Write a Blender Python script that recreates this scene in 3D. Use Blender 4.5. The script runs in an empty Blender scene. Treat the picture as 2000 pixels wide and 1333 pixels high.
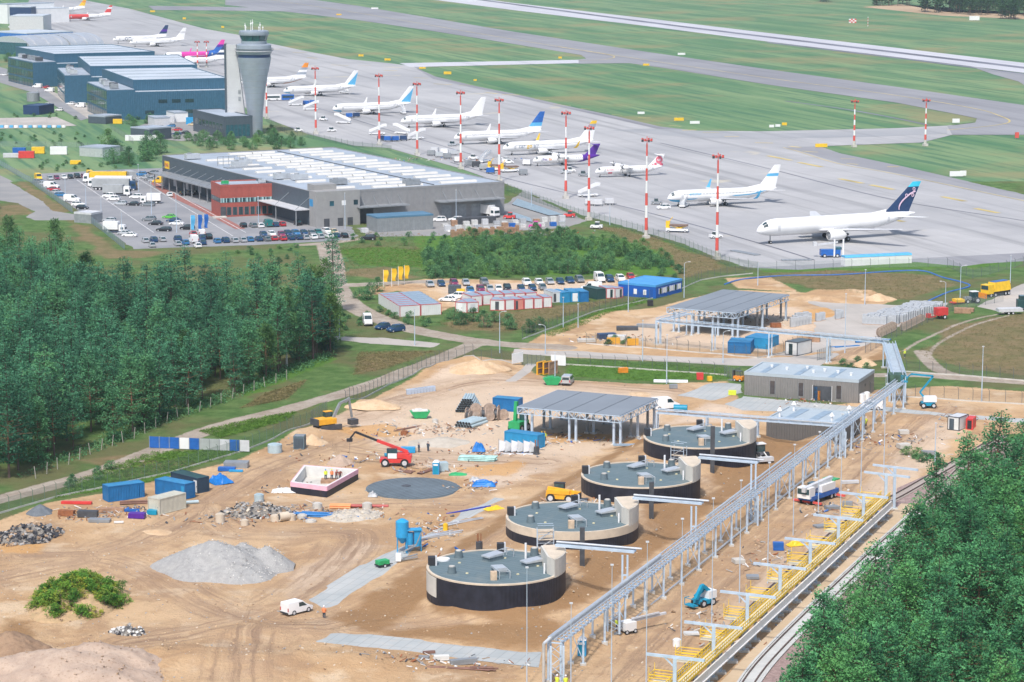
import bpy,bmesh,math,random
import numpy as np
from mathutils import Vector,Matrix
# ---------------------------------------------------------------- camera, sky, sun, exposure
SC=bpy.context.scene
COL=SC.collection
F,CX,CY,YH,H=5000.0,1000.0,666.5,-186.0,97.0 # lens in photo pixels (2000 wide), horizon row, eye height
P=math.atan((CY-YH)/F)
cd=bpy.data.cameras.new('camera');cam=bpy.data.objects.new('camera',cd);COL.objects.link(cam)
cd.sensor_width=36.0;cd.lens=F/2000*36;cd.clip_end=30000;cd.clip_start=1
cam.location=(0,0,H);cam.rotation_euler=(math.pi/2-P,0,0)
SC.camera=cam
SUN_EL,SUN_AZ=math.radians(56),Vector((-0.26,-0.9))
W=bpy.data.worlds.new('World');SC.world=W;W.use_nodes=True
wn=W.node_tree;bg=wn.nodes['Background']
sky=wn.nodes.new('ShaderNodeTexSky');sky.sky_type='NISHITA';sky.sun_disc=False
sky.sun_elevation=SUN_EL;sky.sun_rotation=math.atan2(SUN_AZ.x,SUN_AZ.y)
sky.air_density=1.0;sky.dust_density=2.5;sky.ozone_density=1.0
wn.links.new(sky.outputs[0],bg.inputs[0]);bg.inputs[1].default_value=0.15
sd=bpy.data.lights.new('sun','SUN');sd.energy=2.9;sd.angle=math.radians(4.0);sd.color=(1.0,0.955,0.89)
sun=bpy.data.objects.new('sun',sd);COL.objects.link(sun)
_a=SUN_AZ.normalized()*math.cos(SUN_EL)
sun.rotation_euler=Vector((_a.x,_a.y,math.sin(SUN_EL))).to_track_quat('Z','Y').to_euler()
SC.view_settings.view_transform='Standard';SC.view_settings.look='None'
SC.view_settings.exposure=0.36;SC.view_settings.gamma=1.0;SC.view_settings.use_curve_mapping=False
SC.render.engine='CYCLES'
SC.cycles.max_bounces=6;SC.cycles.diffuse_bounces=2;SC.cycles.glossy_bounces=2;SC.cycles.transmission_bounces=2
SC.cycles.transparent_max_bounces=12;SC.cycles.volume_bounces=0;SC.cycles.use_denoising=True
random.seed(11);RS=np.random.RandomState(7)
R=math.radians
# ---------------------------------------------------------------- projection helpers: a photo pixel to a place on the ground
cP,sP=math.cos(P),math.sin(P)
def U(px,py,z=0.0):
    dx=px-CX;dv=-(py-CY)
    d=(dx,F*cP+dv*sP,-F*sP+dv*cP)
    t=(z-H)/d[2]
    return Vector((d[0]*t,d[1]*t,z))
def S(py):return cP*(py-YH)/H
def HZ(b,row): # height at which a vertical line over b reaches an image row
    r=(CY-row)/F
    return H+b[1]*(r*cP-sP)/(cP+r*sP)
def ang(a,b):
    d=U(*b)-U(*a);return math.atan2(d.y,d.x)
def smooth(pts,n=8,closed=False):
    p=[Vector(q) for q in pts];out=[];m=len(p)
    for i in range(m if closed else m-1):
        a=p[(i-1)%m] if closed or i>0 else p[0];b=p[i];c=p[(i+1)%m]
        d=p[(i+2)%m] if closed or i+2<m else p[-1]
        for k in range(n):
            t=k/n
            out.append(0.5*((2*b)+(c-a)*t+(2*a-5*b+4*c-d)*t*t+(3*b-a-3*c+d)*t**3))
    if not closed:out.append(p[-1])
    return out
# ---------------------------------------------------------------- materials
class NT:
    def __init__(s,name):
        s.m=bpy.data.materials.new(name);s.m.use_nodes=True;s.t=s.m.node_tree
        s.b=s.t.nodes['Principled BSDF'];s.o=s.t.nodes['Material Output']
    def n(s,ty,**kw):
        x=s.t.nodes.new('ShaderNode'+ty)
        for k,v in kw.items():setattr(x,k,v)
        return x
    def put(s,sock,v):
        if hasattr(v,'is_output') or isinstance(v,bpy.types.NodeSocket):s.t.links.new(v,sock)
        elif v is not None:
            if isinstance(v,(tuple,list)) and len(v)==3 and sock.type=='RGBA':v=(*v,1)
            sock.default_value=v
    def pos(s):return s.n('NewGeometry').outputs['Position']
    def obj(s):return s.n('TexCoord').outputs['Object']
    def attr(s,nm):return s.n('Attribute',attribute_name=nm).outputs['Fac']
    def noise(s,vec,scale,det=4,rough=.55,dist=0):
        x=s.n('TexNoise');s.put(x.inputs['Vector'],vec);x.inputs['Scale'].default_value=scale
        x.inputs['Detail'].default_value=det;x.inputs['Roughness'].default_value=rough;x.inputs['Distortion'].default_value=dist
        return x.outputs['Fac']
    def math(s,op,a,b=0.0,c=None):
        x=s.n('Math',operation=op);s.put(x.inputs[0],a);s.put(x.inputs[1],b)
        if c is not None:s.put(x.inputs[2],c)
        return x.outputs[0]
    def rng(s,v,a,b,c=0.0,d=1.0):
        x=s.n('MapRange',interpolation_type='SMOOTHSTEP');s.put(x.inputs[0],v)
        for i,q in enumerate((a,b,c,d)):s.put(x.inputs[i+1],q)
        return x.outputs[0]
    def mix(s,a,b,f,mode='MIX'):
        x=s.n('Mix',data_type='RGBA',blend_type=mode);s.put(x.inputs[0],f);s.put(x.inputs[6],a);s.put(x.inputs[7],b)
        return x.outputs[2]
    def map(s,vec,scale=(1,1,1),rot=0.0):
        x=s.n('Mapping');s.put(x.inputs[0],vec);x.inputs['Scale'].default_value=scale;x.inputs['Rotation'].default_value=(0,0,rot)
        return x.outputs[0]
    def bump(s,h,st=.5,dist=.1):
        x=s.n('Bump');x.inputs['Strength'].default_value=st;x.inputs['Distance'].default_value=dist
        s.put(x.inputs['Height'],h);s.t.links.new(x.outputs[0],s.b.inputs['Normal'])
    def base(s,c,rough=.8,metal=0.0,spec=.3):
        s.put(s.b.inputs['Base Color'],c);s.put(s.b.inputs['Roughness'],rough);s.put(s.b.inputs['Metallic'],metal)
        s.b.inputs['Specular IOR Level'].default_value=spec
        return s.m
def lum(c,k):return tuple(min(1,x*k) for x in c)
MATS={}
def mat(name,c,rough=.6,var=.12,scale=.6,metal=0.0,spec=.35,world=False,grime=None):
    if name in MATS:return MATS[name]
    g=NT(name);v=g.pos() if world else g.obj()
    f=g.noise(v,scale,5,.6)
    col=g.mix(lum(c,1-var),lum(c,1+var),g.rng(f,.3,.7))
    if grime:
        col=g.mix(col,grime[0],g.rng(g.noise(v,grime[1],6,.65),grime[2],grime[2]+.2,0,grime[3]))
    MATS[name]=g.base(col,rough,metal,spec);return MATS[name]
def ribbed(name,c,freq=4.0,rough=.5,metal=0.0,var=.08,st=.6,depth=.05,grime=None):
    if name in MATS:return MATS[name]
    g=NT(name);v=g.obj()
    n=g.n('NewGeometry').outputs['Normal']
    x=g.n('SeparateXYZ');g.put(x.inputs[0],v)
    s2=g.math('ADD',x.outputs[0],x.outputs[1])
    w=g.math('SINE',g.math('MULTIPLY',s2,freq*2*math.pi))
    f=g.noise(v,.7,5,.6)
    col=g.mix(lum(c,1-var),lum(c,1+var),g.rng(f,.3,.7))
    if grime:col=g.mix(col,grime[0],g.rng(g.noise(g.map(v,(1,1,.3)),grime[1],6,.65),grime[2],grime[2]+.2,0,grime[3]))
    g.bump(w,st,depth)
    MATS[name]=g.base(col,rough,metal,.35);return MATS[name]
def wire(name,c,dens=.35,sx=.12,sz=.12):
    if name in MATS:return MATS[name]
    g=NT(name);g.base(c,.5)
    tr=g.n('BsdfTransparent');mx=g.n('MixShader')
    f=g.noise(g.pos(),.8,3);k=g.math('ADD',g.math('MULTIPLY',g.math('SUBTRACT',f,.5),.15),dens)
    g.put(mx.inputs[0],k);g.t.links.new(tr.outputs[0],mx.inputs[1]);g.t.links.new(g.b.outputs[0],mx.inputs[2])
    g.t.links.new(mx.outputs[0],g.o.inputs['Surface']);MATS[name]=g.m;return g.m
def glass(name='window_glass',c=(.02,.05,.06)):
    return mat(name,c,.08,.3,.8,0,.8)
# ---------------------------------------------------------------- mesh collecting
class MB:
    def __init__(s):s.v=[];s.f=[];s.m=[]
    def add(s,vs,fs,mi=0):
        o=len(s.v);s.v+=[tuple(q) for q in vs];s.f+=[tuple(i+o for i in q) for q in fs];s.m+=[mi]*len(fs);return s
    def box(s,x0,x1,y0,y1,z0,z1,mi=0):
        return s.add([(x0,y0,z0),(x1,y0,z0),(x1,y1,z0),(x0,y1,z0),(x0,y0,z1),(x1,y0,z1),(x1,y1,z1),(x0,y1,z1)],
                     [(0,3,2,1),(4,5,6,7),(0,1,5,4),(1,2,6,5),(2,3,7,6),(3,0,4,7)],mi)
    def hexa(s,b,t,mi=0): # four bottom points, four top points
        return s.add(list(b)+list(t),[(0,3,2,1),(4,5,6,7),(0,1,5,4),(1,2,6,5),(2,3,7,6),(3,0,4,7)],mi)
    def prism(s,pts,z0,z1,mi=0):
        n=len(pts);vs=[(p[0],p[1],z0) for p in pts]+[(p[0],p[1],z1) for p in pts]
        return s.add(vs,[tuple(reversed(range(n))),tuple(range(n,2*n))]+[(i,(i+1)%n,n+(i+1)%n,n+i) for i in range(n)],mi)
    def side(s,pts,y0,y1,mi=0): # an x-z outline pushed through y
        n=len(pts);vs=[(p[0],y0,p[1]) for p in pts]+[(p[0],y1,p[1]) for p in pts]
        return s.add(vs,[tuple(range(n)),tuple(reversed(range(n,2*n)))]+[((i+1)%n,i,n+i,n+(i+1)%n) for i in range(n)],mi)
    def beam(s,a,b,w,h=None,mi=0): # a bar between two points, w wide, h high
        h=h or w;a=Vector(a);b=Vector(b);d=(b-a).normalized()
        up=Vector((0,0,1)) if abs(d.z)<.95 else Vector((0,1,0))
        x=d.cross(up).normalized()*w/2;y=x.cross(d).normalized()*h/2
        return s.hexa([a-x-y,a+x-y,b+x-y,b-x-y],[a-x+y,a+x+y,b+x+y,b-x+y],mi)
    def cyl(s,a,b,r0,r1=None,n=10,mi=0,cap=True):
        r1=r0 if r1 is None else r1;a=Vector(a);b=Vector(b);d=(b-a).normalized()
        up=Vector((0,0,1)) if abs(d.z)<.95 else Vector((1,0,0))
        x=d.cross(up).normalized();y=d.cross(x).normalized();vs=[]
        for c,r in ((a,r0),(b,r1)):
            vs+=[c+(x*math.cos(2*math.pi*i/n)+y*math.sin(2*math.pi*i/n))*r for i in range(n)]
        fs=[(i,n+i,n+(i+1)%n,(i+1)%n) for i in range(n)]
        if cap:fs+=[tuple(range(n)),tuple(reversed(range(n,2*n)))]
        return s.add(vs,fs,mi)
    def tube(s,pts,r,n=6,mi=0):
        for a,b in zip(pts,pts[1:]):s.cyl(a,b,r,r,n,mi)
        return s
    def rings(s,rs,mi=0,cap=True,mis=None): # lofted closed rings
        n=len(rs[0]);o=len(s.v);s.v+=[tuple(q) for r in rs for q in r]
        for k in range(len(rs)-1):
            for i in range(n):
                s.f.append((o+k*n+i,o+k*n+(i+1)%n,o+(k+1)*n+(i+1)%n,o+(k+1)*n+i));s.m.append(mis[k] if mis else mi)
        if cap:
            s.f.append(tuple(o+i for i in reversed(range(n))));s.m.append(mis[0] if mis else mi)
            s.f.append(tuple(o+(len(rs)-1)*n+i for i in range(n)));s.m.append(mis[-1] if mis else mi)
        return s
    def lathe(s,prof,n=24,mi=0,mis=None,cap=True): # (r, z) profile round z
        return s.rings([[(r*math.cos(2*math.pi*i/n),r*math.sin(2*math.pi*i/n),z) for i in range(n)] for r,z in prof],mi,cap,mis)
    def mesh(s,name,mats,sm=False):
        me=bpy.data.meshes.new(name);me.from_pydata(s.v,[],s.f)
        for m in (mats if isinstance(mats,(list,tuple)) else [mats]):me.materials.append(m)
        me.polygons.foreach_set('material_index',s.m)
        if sm:
            me.polygons.foreach_set('use_smooth',[True]*len(me.polygons));me.set_sharp_from_angle(angle=R(38))
        me.update();return me
def tag(o,label=None,cat=None,group=None,kind=None):
    if label:o['label']=label
    if cat:o['category']=cat
    if group:o['group']=group
    if kind:o['kind']=kind
    return o
def ob(name,me,parent=None,loc=(0,0,0),rz=0.0,sc=None,rot=None):
    o=bpy.data.objects.new(name,me);COL.objects.link(o);o.location=loc
    o.rotation_euler=rot if rot else (0,0,rz)
    if sc is not None:o.scale=(sc,sc,sc) if isinstance(sc,(int,float)) else sc
    if parent:o.parent=parent
    return o
def paint(o,m,slot=0):
    s=o.material_slots[slot];s.link='OBJECT';s.material=m
def thing(name,label,cat,loc=(0,0,0),rz=0.0,group=None,sc=None):
    o=ob(name,None,None,loc,rz,sc);o.empty_display_size=.5;return tag(o,label,cat,group)
def spawn(tpl,name,label,cat,loc,rz=0.0,group=None,sc=None,paints=None):
    # tpl: list of (part name, mesh, location, z-rotation, [sub-parts])
    t=thing(name,label,cat,loc,rz,group,sc)
    def put(lst,par):
        for e in lst:
            o=ob(e[0],e[1],par,e[2] if len(e)>2 else (0,0,0),e[3] if len(e)>3 else 0.0)
            if paints and e[0] in paints:paint(o,paints[e[0]])
            if len(e)>4:put(e[4],o)
    put(tpl,t);return t
ORD=['first','second','third','fourth','fifth','sixth','seventh','eighth','ninth','tenth','eleventh','twelfth','thirteenth',
       'fourteenth','fifteenth','sixteenth','seventeenth','eighteenth','nineteenth','twentieth']

# ---------------------------------------------------------------- terrain of the building site and its surroundings
X0,X1,Y0,Y1,ST=-200.0,210.0,296.0,905.0,0.9
gx=np.arange(X0,X1,ST);gy=np.arange(Y0,Y1,ST);GX,GY=np.meshgrid(gx,gy)
def npU(pts):return np.array([[*U(*p)[:2]] for p in pts])
def segdist(A,B,X,Y):
    d=B-A;L2=max(1e-9,float(d@d));t=np.clip(((X-A[0])*d[0]+(Y-A[1])*d[1])/L2,0,1)
    return np.hypot(X-A[0]-t*d[0],Y-A[1]-t*d[1]),t
def polymask(pts,soft,world=False,X=None,Y=None): # 1 inside, falling to 0 over `soft` metres outside
    X=GX if X is None else X;Y=GY if Y is None else Y
    q=np.array(pts) if world else npU(pts)
    ins=np.zeros(X.shape,bool);dm=np.full(X.shape,1e9)
    for i in range(len(q)):
        a,b=q[i],q[(i+1)%len(q)]
        if a[1]!=b[1]:
            c=((a[1]>Y)!=(b[1]>Y))&(X<(b[0]-a[0])*(Y-a[1])/(b[1]-a[1])+a[0]);ins^=c
        dm=np.minimum(dm,segdist(a,b,X,Y)[0])
    sd=np.where(ins,-dm,dm);t=np.clip(.5-sd/(2*soft),0,1);return t*t*(3-2*t)
def linemask(pts,width,soft,smo=True):
    q=npU([(v.x,v.y) for v in smooth([Vector((*p,0)) for p in pts],6)] if smo else pts);dm=np.full(GX.shape,1e9)
    for a,b in zip(q,q[1:]):dm=np.minimum(dm,segdist(a,b,GX,GY)[0])
    t=np.clip(.5-(dm-width/2)/(2*soft),0,1);return t*t*(3-2*t)
def vnoise(X,Y,scale,seed):
    r=np.random.RandomState(seed);T=r.rand(256,256);x=X/scale+1000;y=Y/scale+1000
    i=np.floor(x).astype(int);j=np.floor(y).astype(int);u=x-i;v=y-j;u=u*u*(3-2*u);v=v*v*(3-2*v)
    g=lambda a,b:T[a%256,b%256]
    return (g(i,j)*(1-u)+g(i+1,j)*u)*(1-v)+(g(i,j+1)*(1-u)+g(i+1,j+1)*u)*v
SAND=[[(-80,1045),(90,985),(230,962),(470,898),(640,820),(690,800),(880,703),(1010,706),(1050,735),(1110,744),(1300,754),
         (1420,746),(1450,790),(1560,800),(1720,780),(1780,765),(2100,795),(2100,850),(1960,850),(1880,905),(1760,1000),(1560,1200),
         (1400,1420),(-150,1420)],
        [(1000,690),(1060,655),(1180,612),(1280,602),(1420,568),(1560,572),(1700,590),(1690,640),(1760,690),(1740,712),(1450,712),(1120,700)],
        [(690,585),(730,560),(850,545),(1110,552),(1245,538),(1210,565),(1150,578),(1050,578),(880,602),(860,612),(780,570)],
        [(1560,578),(1600,566),(1690,572),(1750,590),(1700,600)],[(1415,545),(1500,540),(1560,572),(1440,565)],
        [(1690,765),(1850,755),(2100,775),(2100,805),(1700,800)]]
DIRT=[([(640,480),(650,520),(655,560),(690,600),(760,632),(840,653),(960,672),(1100,680)],6.5),
        ([(940,668),(880,694),(780,734),(680,768),(560,802),(420,838),(330,872),(200,922),(60,962),(-60,992)],5.2),
        ([(590,480),(640,476),(700,468)],5),([(650,560),(740,556),(860,552)],6),
        ([(1700,735),(1800,735),(1900,742),(2100,756)],5),([(1800,690),(1812,705),(1835,725),(1880,738)],3.5),
        ([(1765,690),(1800,668),(1880,632),(1965,612)],1.0),([(1812,702),(1832,674),(1900,638),(1970,618)],1.0),
        ([(-40,300),(60,305),(110,320),(180,331)],7),([(130,250),(215,255)],7)]
LUSH=[[(655,488),(760,484),(850,495),(835,525),(700,520)],[(1095,704),(1200,706),(1425,722),(1430,742),(1300,750),(1110,738)],
        [(390,845),(500,820),(580,806),(560,825),(430,858)],[(150,948),(220,910),(330,885),(480,880),(300,945),(100,980)],
        [(1060,655),(1180,605),(1300,570),(1310,578),(1190,615),(1075,662)],[(800,455),(1310,470),(1330,540),(830,540)],
        [(1480,518),(2000,505),(2000,522),(1700,530),(1480,535)],[(450,760),(640,690),(660,705),(480,780)]]
DRY=[[(1470,540),(1640,528),(1830,540),(1870,560),(1760,590),(1600,570)],[(850,632),(1000,608),(1220,582),(1100,625),(1000,650),(900,648)],
       [(1790,690),(1850,640),(2050,600),(2100,640),(2100,740),(1900,728),(1830,710)],[(700,690),(850,688),(760,722),(690,735)],[(520,770),(600,745),(560,782),(470,800)],
       [(1150,440),(1240,450),(1420,520),(1330,550),(1290,500)],[(640,530),(760,520),(830,545),(740,552)],[(0,325),(120,400),(150,428),(90,420)],
       [(120,430),(150,430),(240,490),(330,492),(300,505),(200,510)],[(0,405),(55,400),(75,420),(0,425)],[(150,900),(260,890),(420,905),(250,945)],
       [(1150,690),(1420,702),(1440,715),(1150,706)]]
MOIST=[[(1380,895),(1480,880),(1545,925),(1500,965),(1390,960)],[(640,1215),(830,1100),(860,1170),(760,1230),(1060,1215),(1150,1230),(1050,1275),(760,1245),(690,1235)],
         [(1100,1090),(1230,1080),(1290,1070),(1150,1200)],[(1250,990),(1340,985),(1380,1010),(1260,1060)],[(1500,850),(1590,880),(1540,940),(1400,905)],
         [(0,1200),(60,1215),(80,1260),(0,1275)],[(1780,650),(1800,690),(1700,720),(1690,700)]]
ORANGE=[[(880,915),(950,912),(1010,902),(1030,908),(1000,935),(930,935)],[(640,840),(760,830),(820,850),(700,862)],[(0,1060),(110,1050),(80,1085),(0,1085)],
          [(1200,870),(1260,845),(1240,880)],[(1560,610),(1620,600),(1640,622),(1570,625)],[(1040,845),(1200,850),(1210,862),(1080,870)]]
PALE=[[(640,815),(700,800),(880,722),(1050,742),(1330,765),(1280,850),(1120,905),(960,965),(900,935),(760,900),(690,850)],[(1380,790),(1480,795),(1430,830),(1300,830)],[(1180,660),(1300,610),(1560,600),(1600,640),(1500,690),(1300,680)],[(560,1120),(700,1060),(760,1070),(640,1140),(560,1180)],[(1560,1060),(1700,930),(1800,830),(1900,830),(1800,930),(1620,1090)],[(850,560),(1210,548),(1200,570),(880,600)],[(1400,1200),(1520,1080),(1560,1090),(1400,1260)]]
HAUL=[[(-40,1140),(180,1092),(330,1035),(430,970),(560,905),(700,862)],[(60,1088),(250,1100),(400,1180),(520,1222),(640,1222),(780,1175),(960,1075),(1180,935)],
        [(400,985),(460,1040),(560,1048),(690,1050),(640,1120),(540,1190),(420,1230),(250,1260)],[(500,1210),(480,1280),(470,1400)],[(1180,1400),(1330,1230),(1450,1110),(1610,985),(1740,865),(1850,800)],
        [(690,815),(800,780),(950,745),(1150,752),(1320,765)],[(620,870),(760,890),(900,900),(1060,905)],[(700,1230),(900,1215),(1080,1190),(1190,1130),(1330,1010),(1500,920)],[(560,1000),(720,985),(900,985)],[(1640,700),(1700,660),(1740,620)]]
def union(lst,soft):return np.maximum.reduce([polymask(p,soft) for p in lst])
A_={}
A_['sand']=union(SAND,2.2);A_['dirt']=np.maximum.reduce([linemask(p,w,1.3) for p,w in DIRT])
A_['lush']=union(LUSH,4);A_['dry']=union(DRY,5);A_['pale']=union(PALE,6);A_['moist']=union(MOIST,4);A_['orange']=union(ORANGE,3)
best=np.full(GX.shape,1e9);TU=np.zeros(GX.shape);TV=np.zeros(GX.shape)
for k,hp in enumerate(HAUL):
    q=npU([(v.x,v.y) for v in smooth([Vector((*p,0)) for p in hp],6)]);acc=0
    for a,b in zip(q,q[1:]):
        d,t=segdist(a,b,GX,GY);L=np.hypot(*(b-a));sg=np.sign((b[0]-a[0])*(GY-a[1])-(b[1]-a[1])*(GX-a[0]))
        w=d<best;best=np.where(w,d,best);TU=np.where(w,acc+t*L+97*k,TU);TV=np.where(w,d*sg,TV);acc+=L
A_['trk']=np.clip(1-best/9,0,1);A_['tu']=TU;A_['tv']=TV
PLAT=[(850,1120),(1000,1020),(1140,935),(1260,870),(1480,860),(1500,905),(1400,985),(1270,1080),(1130,1180),(1020,1215),(880,1205)]
FLATS=[]
HT=np.zeros(GX.shape)
n1=vnoise(GX,GY,16,1);n2=vnoise(GX,GY,5,2);n3=vnoise(GX,GY,2.1,3)

# ---------------------------------------------------------------- paved sheets: (name, material key, outline in the photo, height, smooth outline?)
SHEETS=[
 ('asphalt_parking','asphalt',[(60,356),(78,340),(250,331),(418,326),(470,350),(560,400),(618,436),(690,443),(704,462),(690,470),(500,480),(258,488),(200,448),(150,412)],.05,0),
 ('cargo_yard','asphalt2',[(690,446),(760,437),(985,398),(1020,372),(1150,432),(1110,446),(860,462),(720,464)],.05,0),
 ('access_road','asphalt2',[(-40,335),(15,350),(85,392),(108,412),(160,420),(158,431),(62,432),(45,424),(62,414),(30,398),(-40,388)],.045,1),
 ('service_road','concrete_road',[(1000,682),(1120,686),(1290,694),(1450,701),(1560,697),(1610,688),(1645,690),(1600,716),(1450,717),(1290,708),(1120,699),(1000,692)],.05,0),
 ('concrete_yard','concrete_road',[(1550,584),(1640,592),(1760,596),(1860,590),(1840,612),(1760,640),(1690,676),(1640,688),(1600,690),(1560,698),(1500,695),(1580,660),(1590,630),(1640,612)],.055,0),
 ('lower_site_road','slab',[(610,1256),(640,1233),(700,1238),(880,1256),(1058,1275),(1052,1305),(900,1288),(740,1268)],.07,0),
 ('slab_track','slab',[(592,1174),(640,1194),(720,1150),(800,1092),(850,1052),(935,1003),(1000,976),(962,968),(905,998),(830,1040),(740,1082),(660,1132)],.07,0),
 ('building_forecourt','slab',[(1312,774),(1385,748),(1452,750),(1452,768),(1395,784)],.07,0),
 ('building_path','slab',[(1400,790),(1452,775),(1720,800),(1690,812),(1440,806)],.07,0),
 ('gate_driveway','concrete_road',[(975,748),(1020,709),(1058,711),(1040,734),(1012,748)],.06,0),
 ('forest_road','concrete_road',[(640,656),(760,661),(868,671),(850,682),(740,674),(640,664)],.06,0),
 ('winter_depot_apron','concrete_road',[(1900,600),(1990,556),(2080,530),(2080,604),(1960,612)],.06,0),
 ('site_lane','slab',[(1700,792),(1850,806),(2060,822),(2060,832),(1850,818),(1700,803)],.06,0),
 ('terminal_road','asphalt',[(-40,120),(40,143),(82,172),(130,204),(172,232),(158,236),(112,210),(66,182),(-40,150)],.06,0),
 ('terminal_forecourt','concrete_road',[(82,172),(130,190),(226,229),(250,236),(215,236),(165,232),(115,196)],.05,0),
 ('terminal_yard','concrete_road',[(-40,232),(110,229),(150,246),(70,250),(-40,253)],.05,0),
 ('tower_parking','asphalt2',[(262,250),(300,236),(395,240),(440,264),(425,276),(350,276),(270,268)],.05,0),
 ('apron','apron',[(60,-6),(160,0),(250,17),(330,38),(400,57),(463,68),(520,84),(600,101),(680,116),(760,124),(815,131),(850,148),(930,167),(1000,181),(1100,204),
   (1200,225),(1290,246),(1360,254),(1500,256),(1750,250),(1850,245),(1990,248),(2100,240),(2100,262),(1860,264),(1800,279),(1580,287),(1530,289),(1560,294),(1640,318),(1750,338),(2000,390),(2150,420),
   (2150,482),(2000,497),(1780,508),(1560,521),(1460,524),(1400,506),(1330,477),(1230,447),(1130,420),(1000,366),(900,330),(760,290),(690,285),(600,262),(520,232),(420,180),(300,120),(40,40)],.06,0),
 ('apron_shoulder','taxiway',[(1460,524),(1560,519),(1780,506),(2000,495),(2150,480),(2150,502),(1920,516),(1880,522),(1790,513),(1560,528)],.09,0),
 ('taxiway_shoulder','taxiway',[(808,131),(818,127),(830,130),(858,146),(935,163),(1003,177),(1103,200),(1203,221),(1292,242),(1360,250),(1440,252),(1360,260),(1290,254),(1200,233),(1100,211),(1000,188),(928,173),(846,155)],.08,0),
 ('island_shoulder','taxiway',[(1530,289),(1600,286),(1640,300),(1760,325),(2000,380),(2150,410),(2150,421),(2000,391),(1750,339),(1640,319),(1560,295)],.08,0),
 ('stand_taxilane','taxiway2',[(1190,255),(1270,252),(1350,254),(1500,262),(1700,256),(1850,250),(1850,262),(1700,268),(1500,272),(1350,270),(1280,263)],.092,0),
 ('taxiway','taxiway',[(440,-14),(590,-3),(700,12),(850,37),(1000,62),(1250,100),(1500,136),(1750,170),(2000,206),(2150,228),(2150,262),(1990,264),(1860,264),(1850,247),(1905,240),(1908,232),(1880,226),
   (1750,201),(1500,166),(1300,134),(1230,124),(1130,125),(1100,121),(1145,115),(1135,108),(1000,86),(850,62),(700,40),(590,27),(440,10)],.07,0),
 ('link_taxiway','runway',[(780,124),(1130,117.5),(1130,124),(1000,127),(830,131),(800,131)],.085,0),
 ('runway','runway',[(700,-34),(1000,6),(1250,35),(1500,65),(1750,94),(2000,123.5),(2200,147),(2200,168),(2000,143),(1750,112),(1500,82),(1250,50),(1000,20),(700,-19)],.08,0),
 ('runway_exit','taxiway',[(1890,128),(1960,141),(2100,156),(2100,190),(2020,180),(1990,160),(1940,146)],.07,0),
 ('far_taxiway','taxiway',[(290,12),(430,14),(560,17),(585,20),(560,23),(420,21),(300,20)],.095,0),
]
def flat_of(pts,soft):return polymask(pts,soft)
fl=np.zeros(GX.shape)
for nm,mk,pts,z,sm in SHEETS:
    q=npU(pts)
    if q[:,1].min()<Y1+30:fl=np.maximum(fl,polymask(pts,2.5))
FLATS=[[(710,953),(740,934),(807,929),(875,934),(905,953),(875,974),(807,980),(740,974)],[(560,942),(594,902),(705,912),(705,935),(650,968)],[(1230,1352),(1440,1170),(1745,945),(1900,870),(2060,850),(1960,940),(1760,1140),(1590,1360)],[(1440,790),(1680,800),(1680,700),(1480,700)]]
for p_ in FLATS:fl=np.maximum(fl,polymask(p_,1.5))
n_sand=A_['sand']
HT=n_sand*(.35*(n1-.4)+.28*(n2-.4)+.10*n3)+(1-n_sand)*(.12*n2+.1*n3)
HT+=A_['moist']*.4*(n2-.3)
BUMPS=[(930,718,7,4,1.9),(880,730,10,5,.8),(560,1235,6,4,.5),(740,795,7,4,1.2),(1860,872,8,4,1.0),(1790,825,7,5,.8),(660,795,4,3,.8),(600,850,5,4,.8),(560,930,8,6,.5),
         (1040,780,6,4,.4),(1480,800,9,4,.8),(1690,575,10,5,1.0),(1610,585,7,4,.8),(480,1240,5,3,.5),(1560,1020,4,3,.4),(330,1290,10,6,1.4),(560,1310,8,5,1.6),(720,1300,6,4,.8),(1730,715,5,3,1.1)]
for px,py,rx,ry,hh in BUMPS:
    c=U(px,py);HT+=hh*np.exp(-((GX-c.x)/rx)**2-((GY-c.y)/ry)**2)*(.75+.5*n3)
HT=np.maximum(HT+.08,.03)*(1-fl)+.0
plat=polymask(PLAT,5.5);PLH=2.3
RIDGE=linemask([(1130,1262),(1240,1170),(1380,1052),(1500,950),(1600,870)],5,3.2) # the bank beside the pipe rack
RIDGE_M=linemask([(1130,1262),(1240,1170),(1380,1052),(1500,950),(1600,870)],3,3.0)
A_['moist']=np.maximum(A_['moist'],np.clip(plat*(1-plat)*3.6,0,1)*.95);A_['moist']=np.maximum(A_['moist'],RIDGE_M*.7)
HT=np.maximum(HT,(plat*PLH+RIDGE*1.9*(1-plat))*(1-fl*.9)+HT*.5)
PIT=polymask([(1330,965),(1480,900),(1540,915),(1470,985),(1380,1000)],3.0)
HT=np.clip(HT*(1-.55*PIT),.0,None)
HT=np.maximum(HT,0)
def GH(x,y):
    i=(x-X0)/ST;j=(y-Y0)/ST
    if i<0 or j<0 or i>=len(gx)-1 or j>=len(gy)-1:return 0.0
    a,b=int(i),int(j);u,v=i-a,j-b
    return float((HT[b,a]*(1-u)+HT[b,a+1]*u)*(1-v)+(HT[b+1,a]*(1-u)+HT[b+1,a+1]*u)*v)
def G(px,py): # the place on the ground seen at a photo pixel
    z=0.0
    for _ in range(7):
        p=U(px,py,z);z=GH(p.x,p.y)
    return Vector((p.x,p.y,max(z,0.0)))
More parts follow.
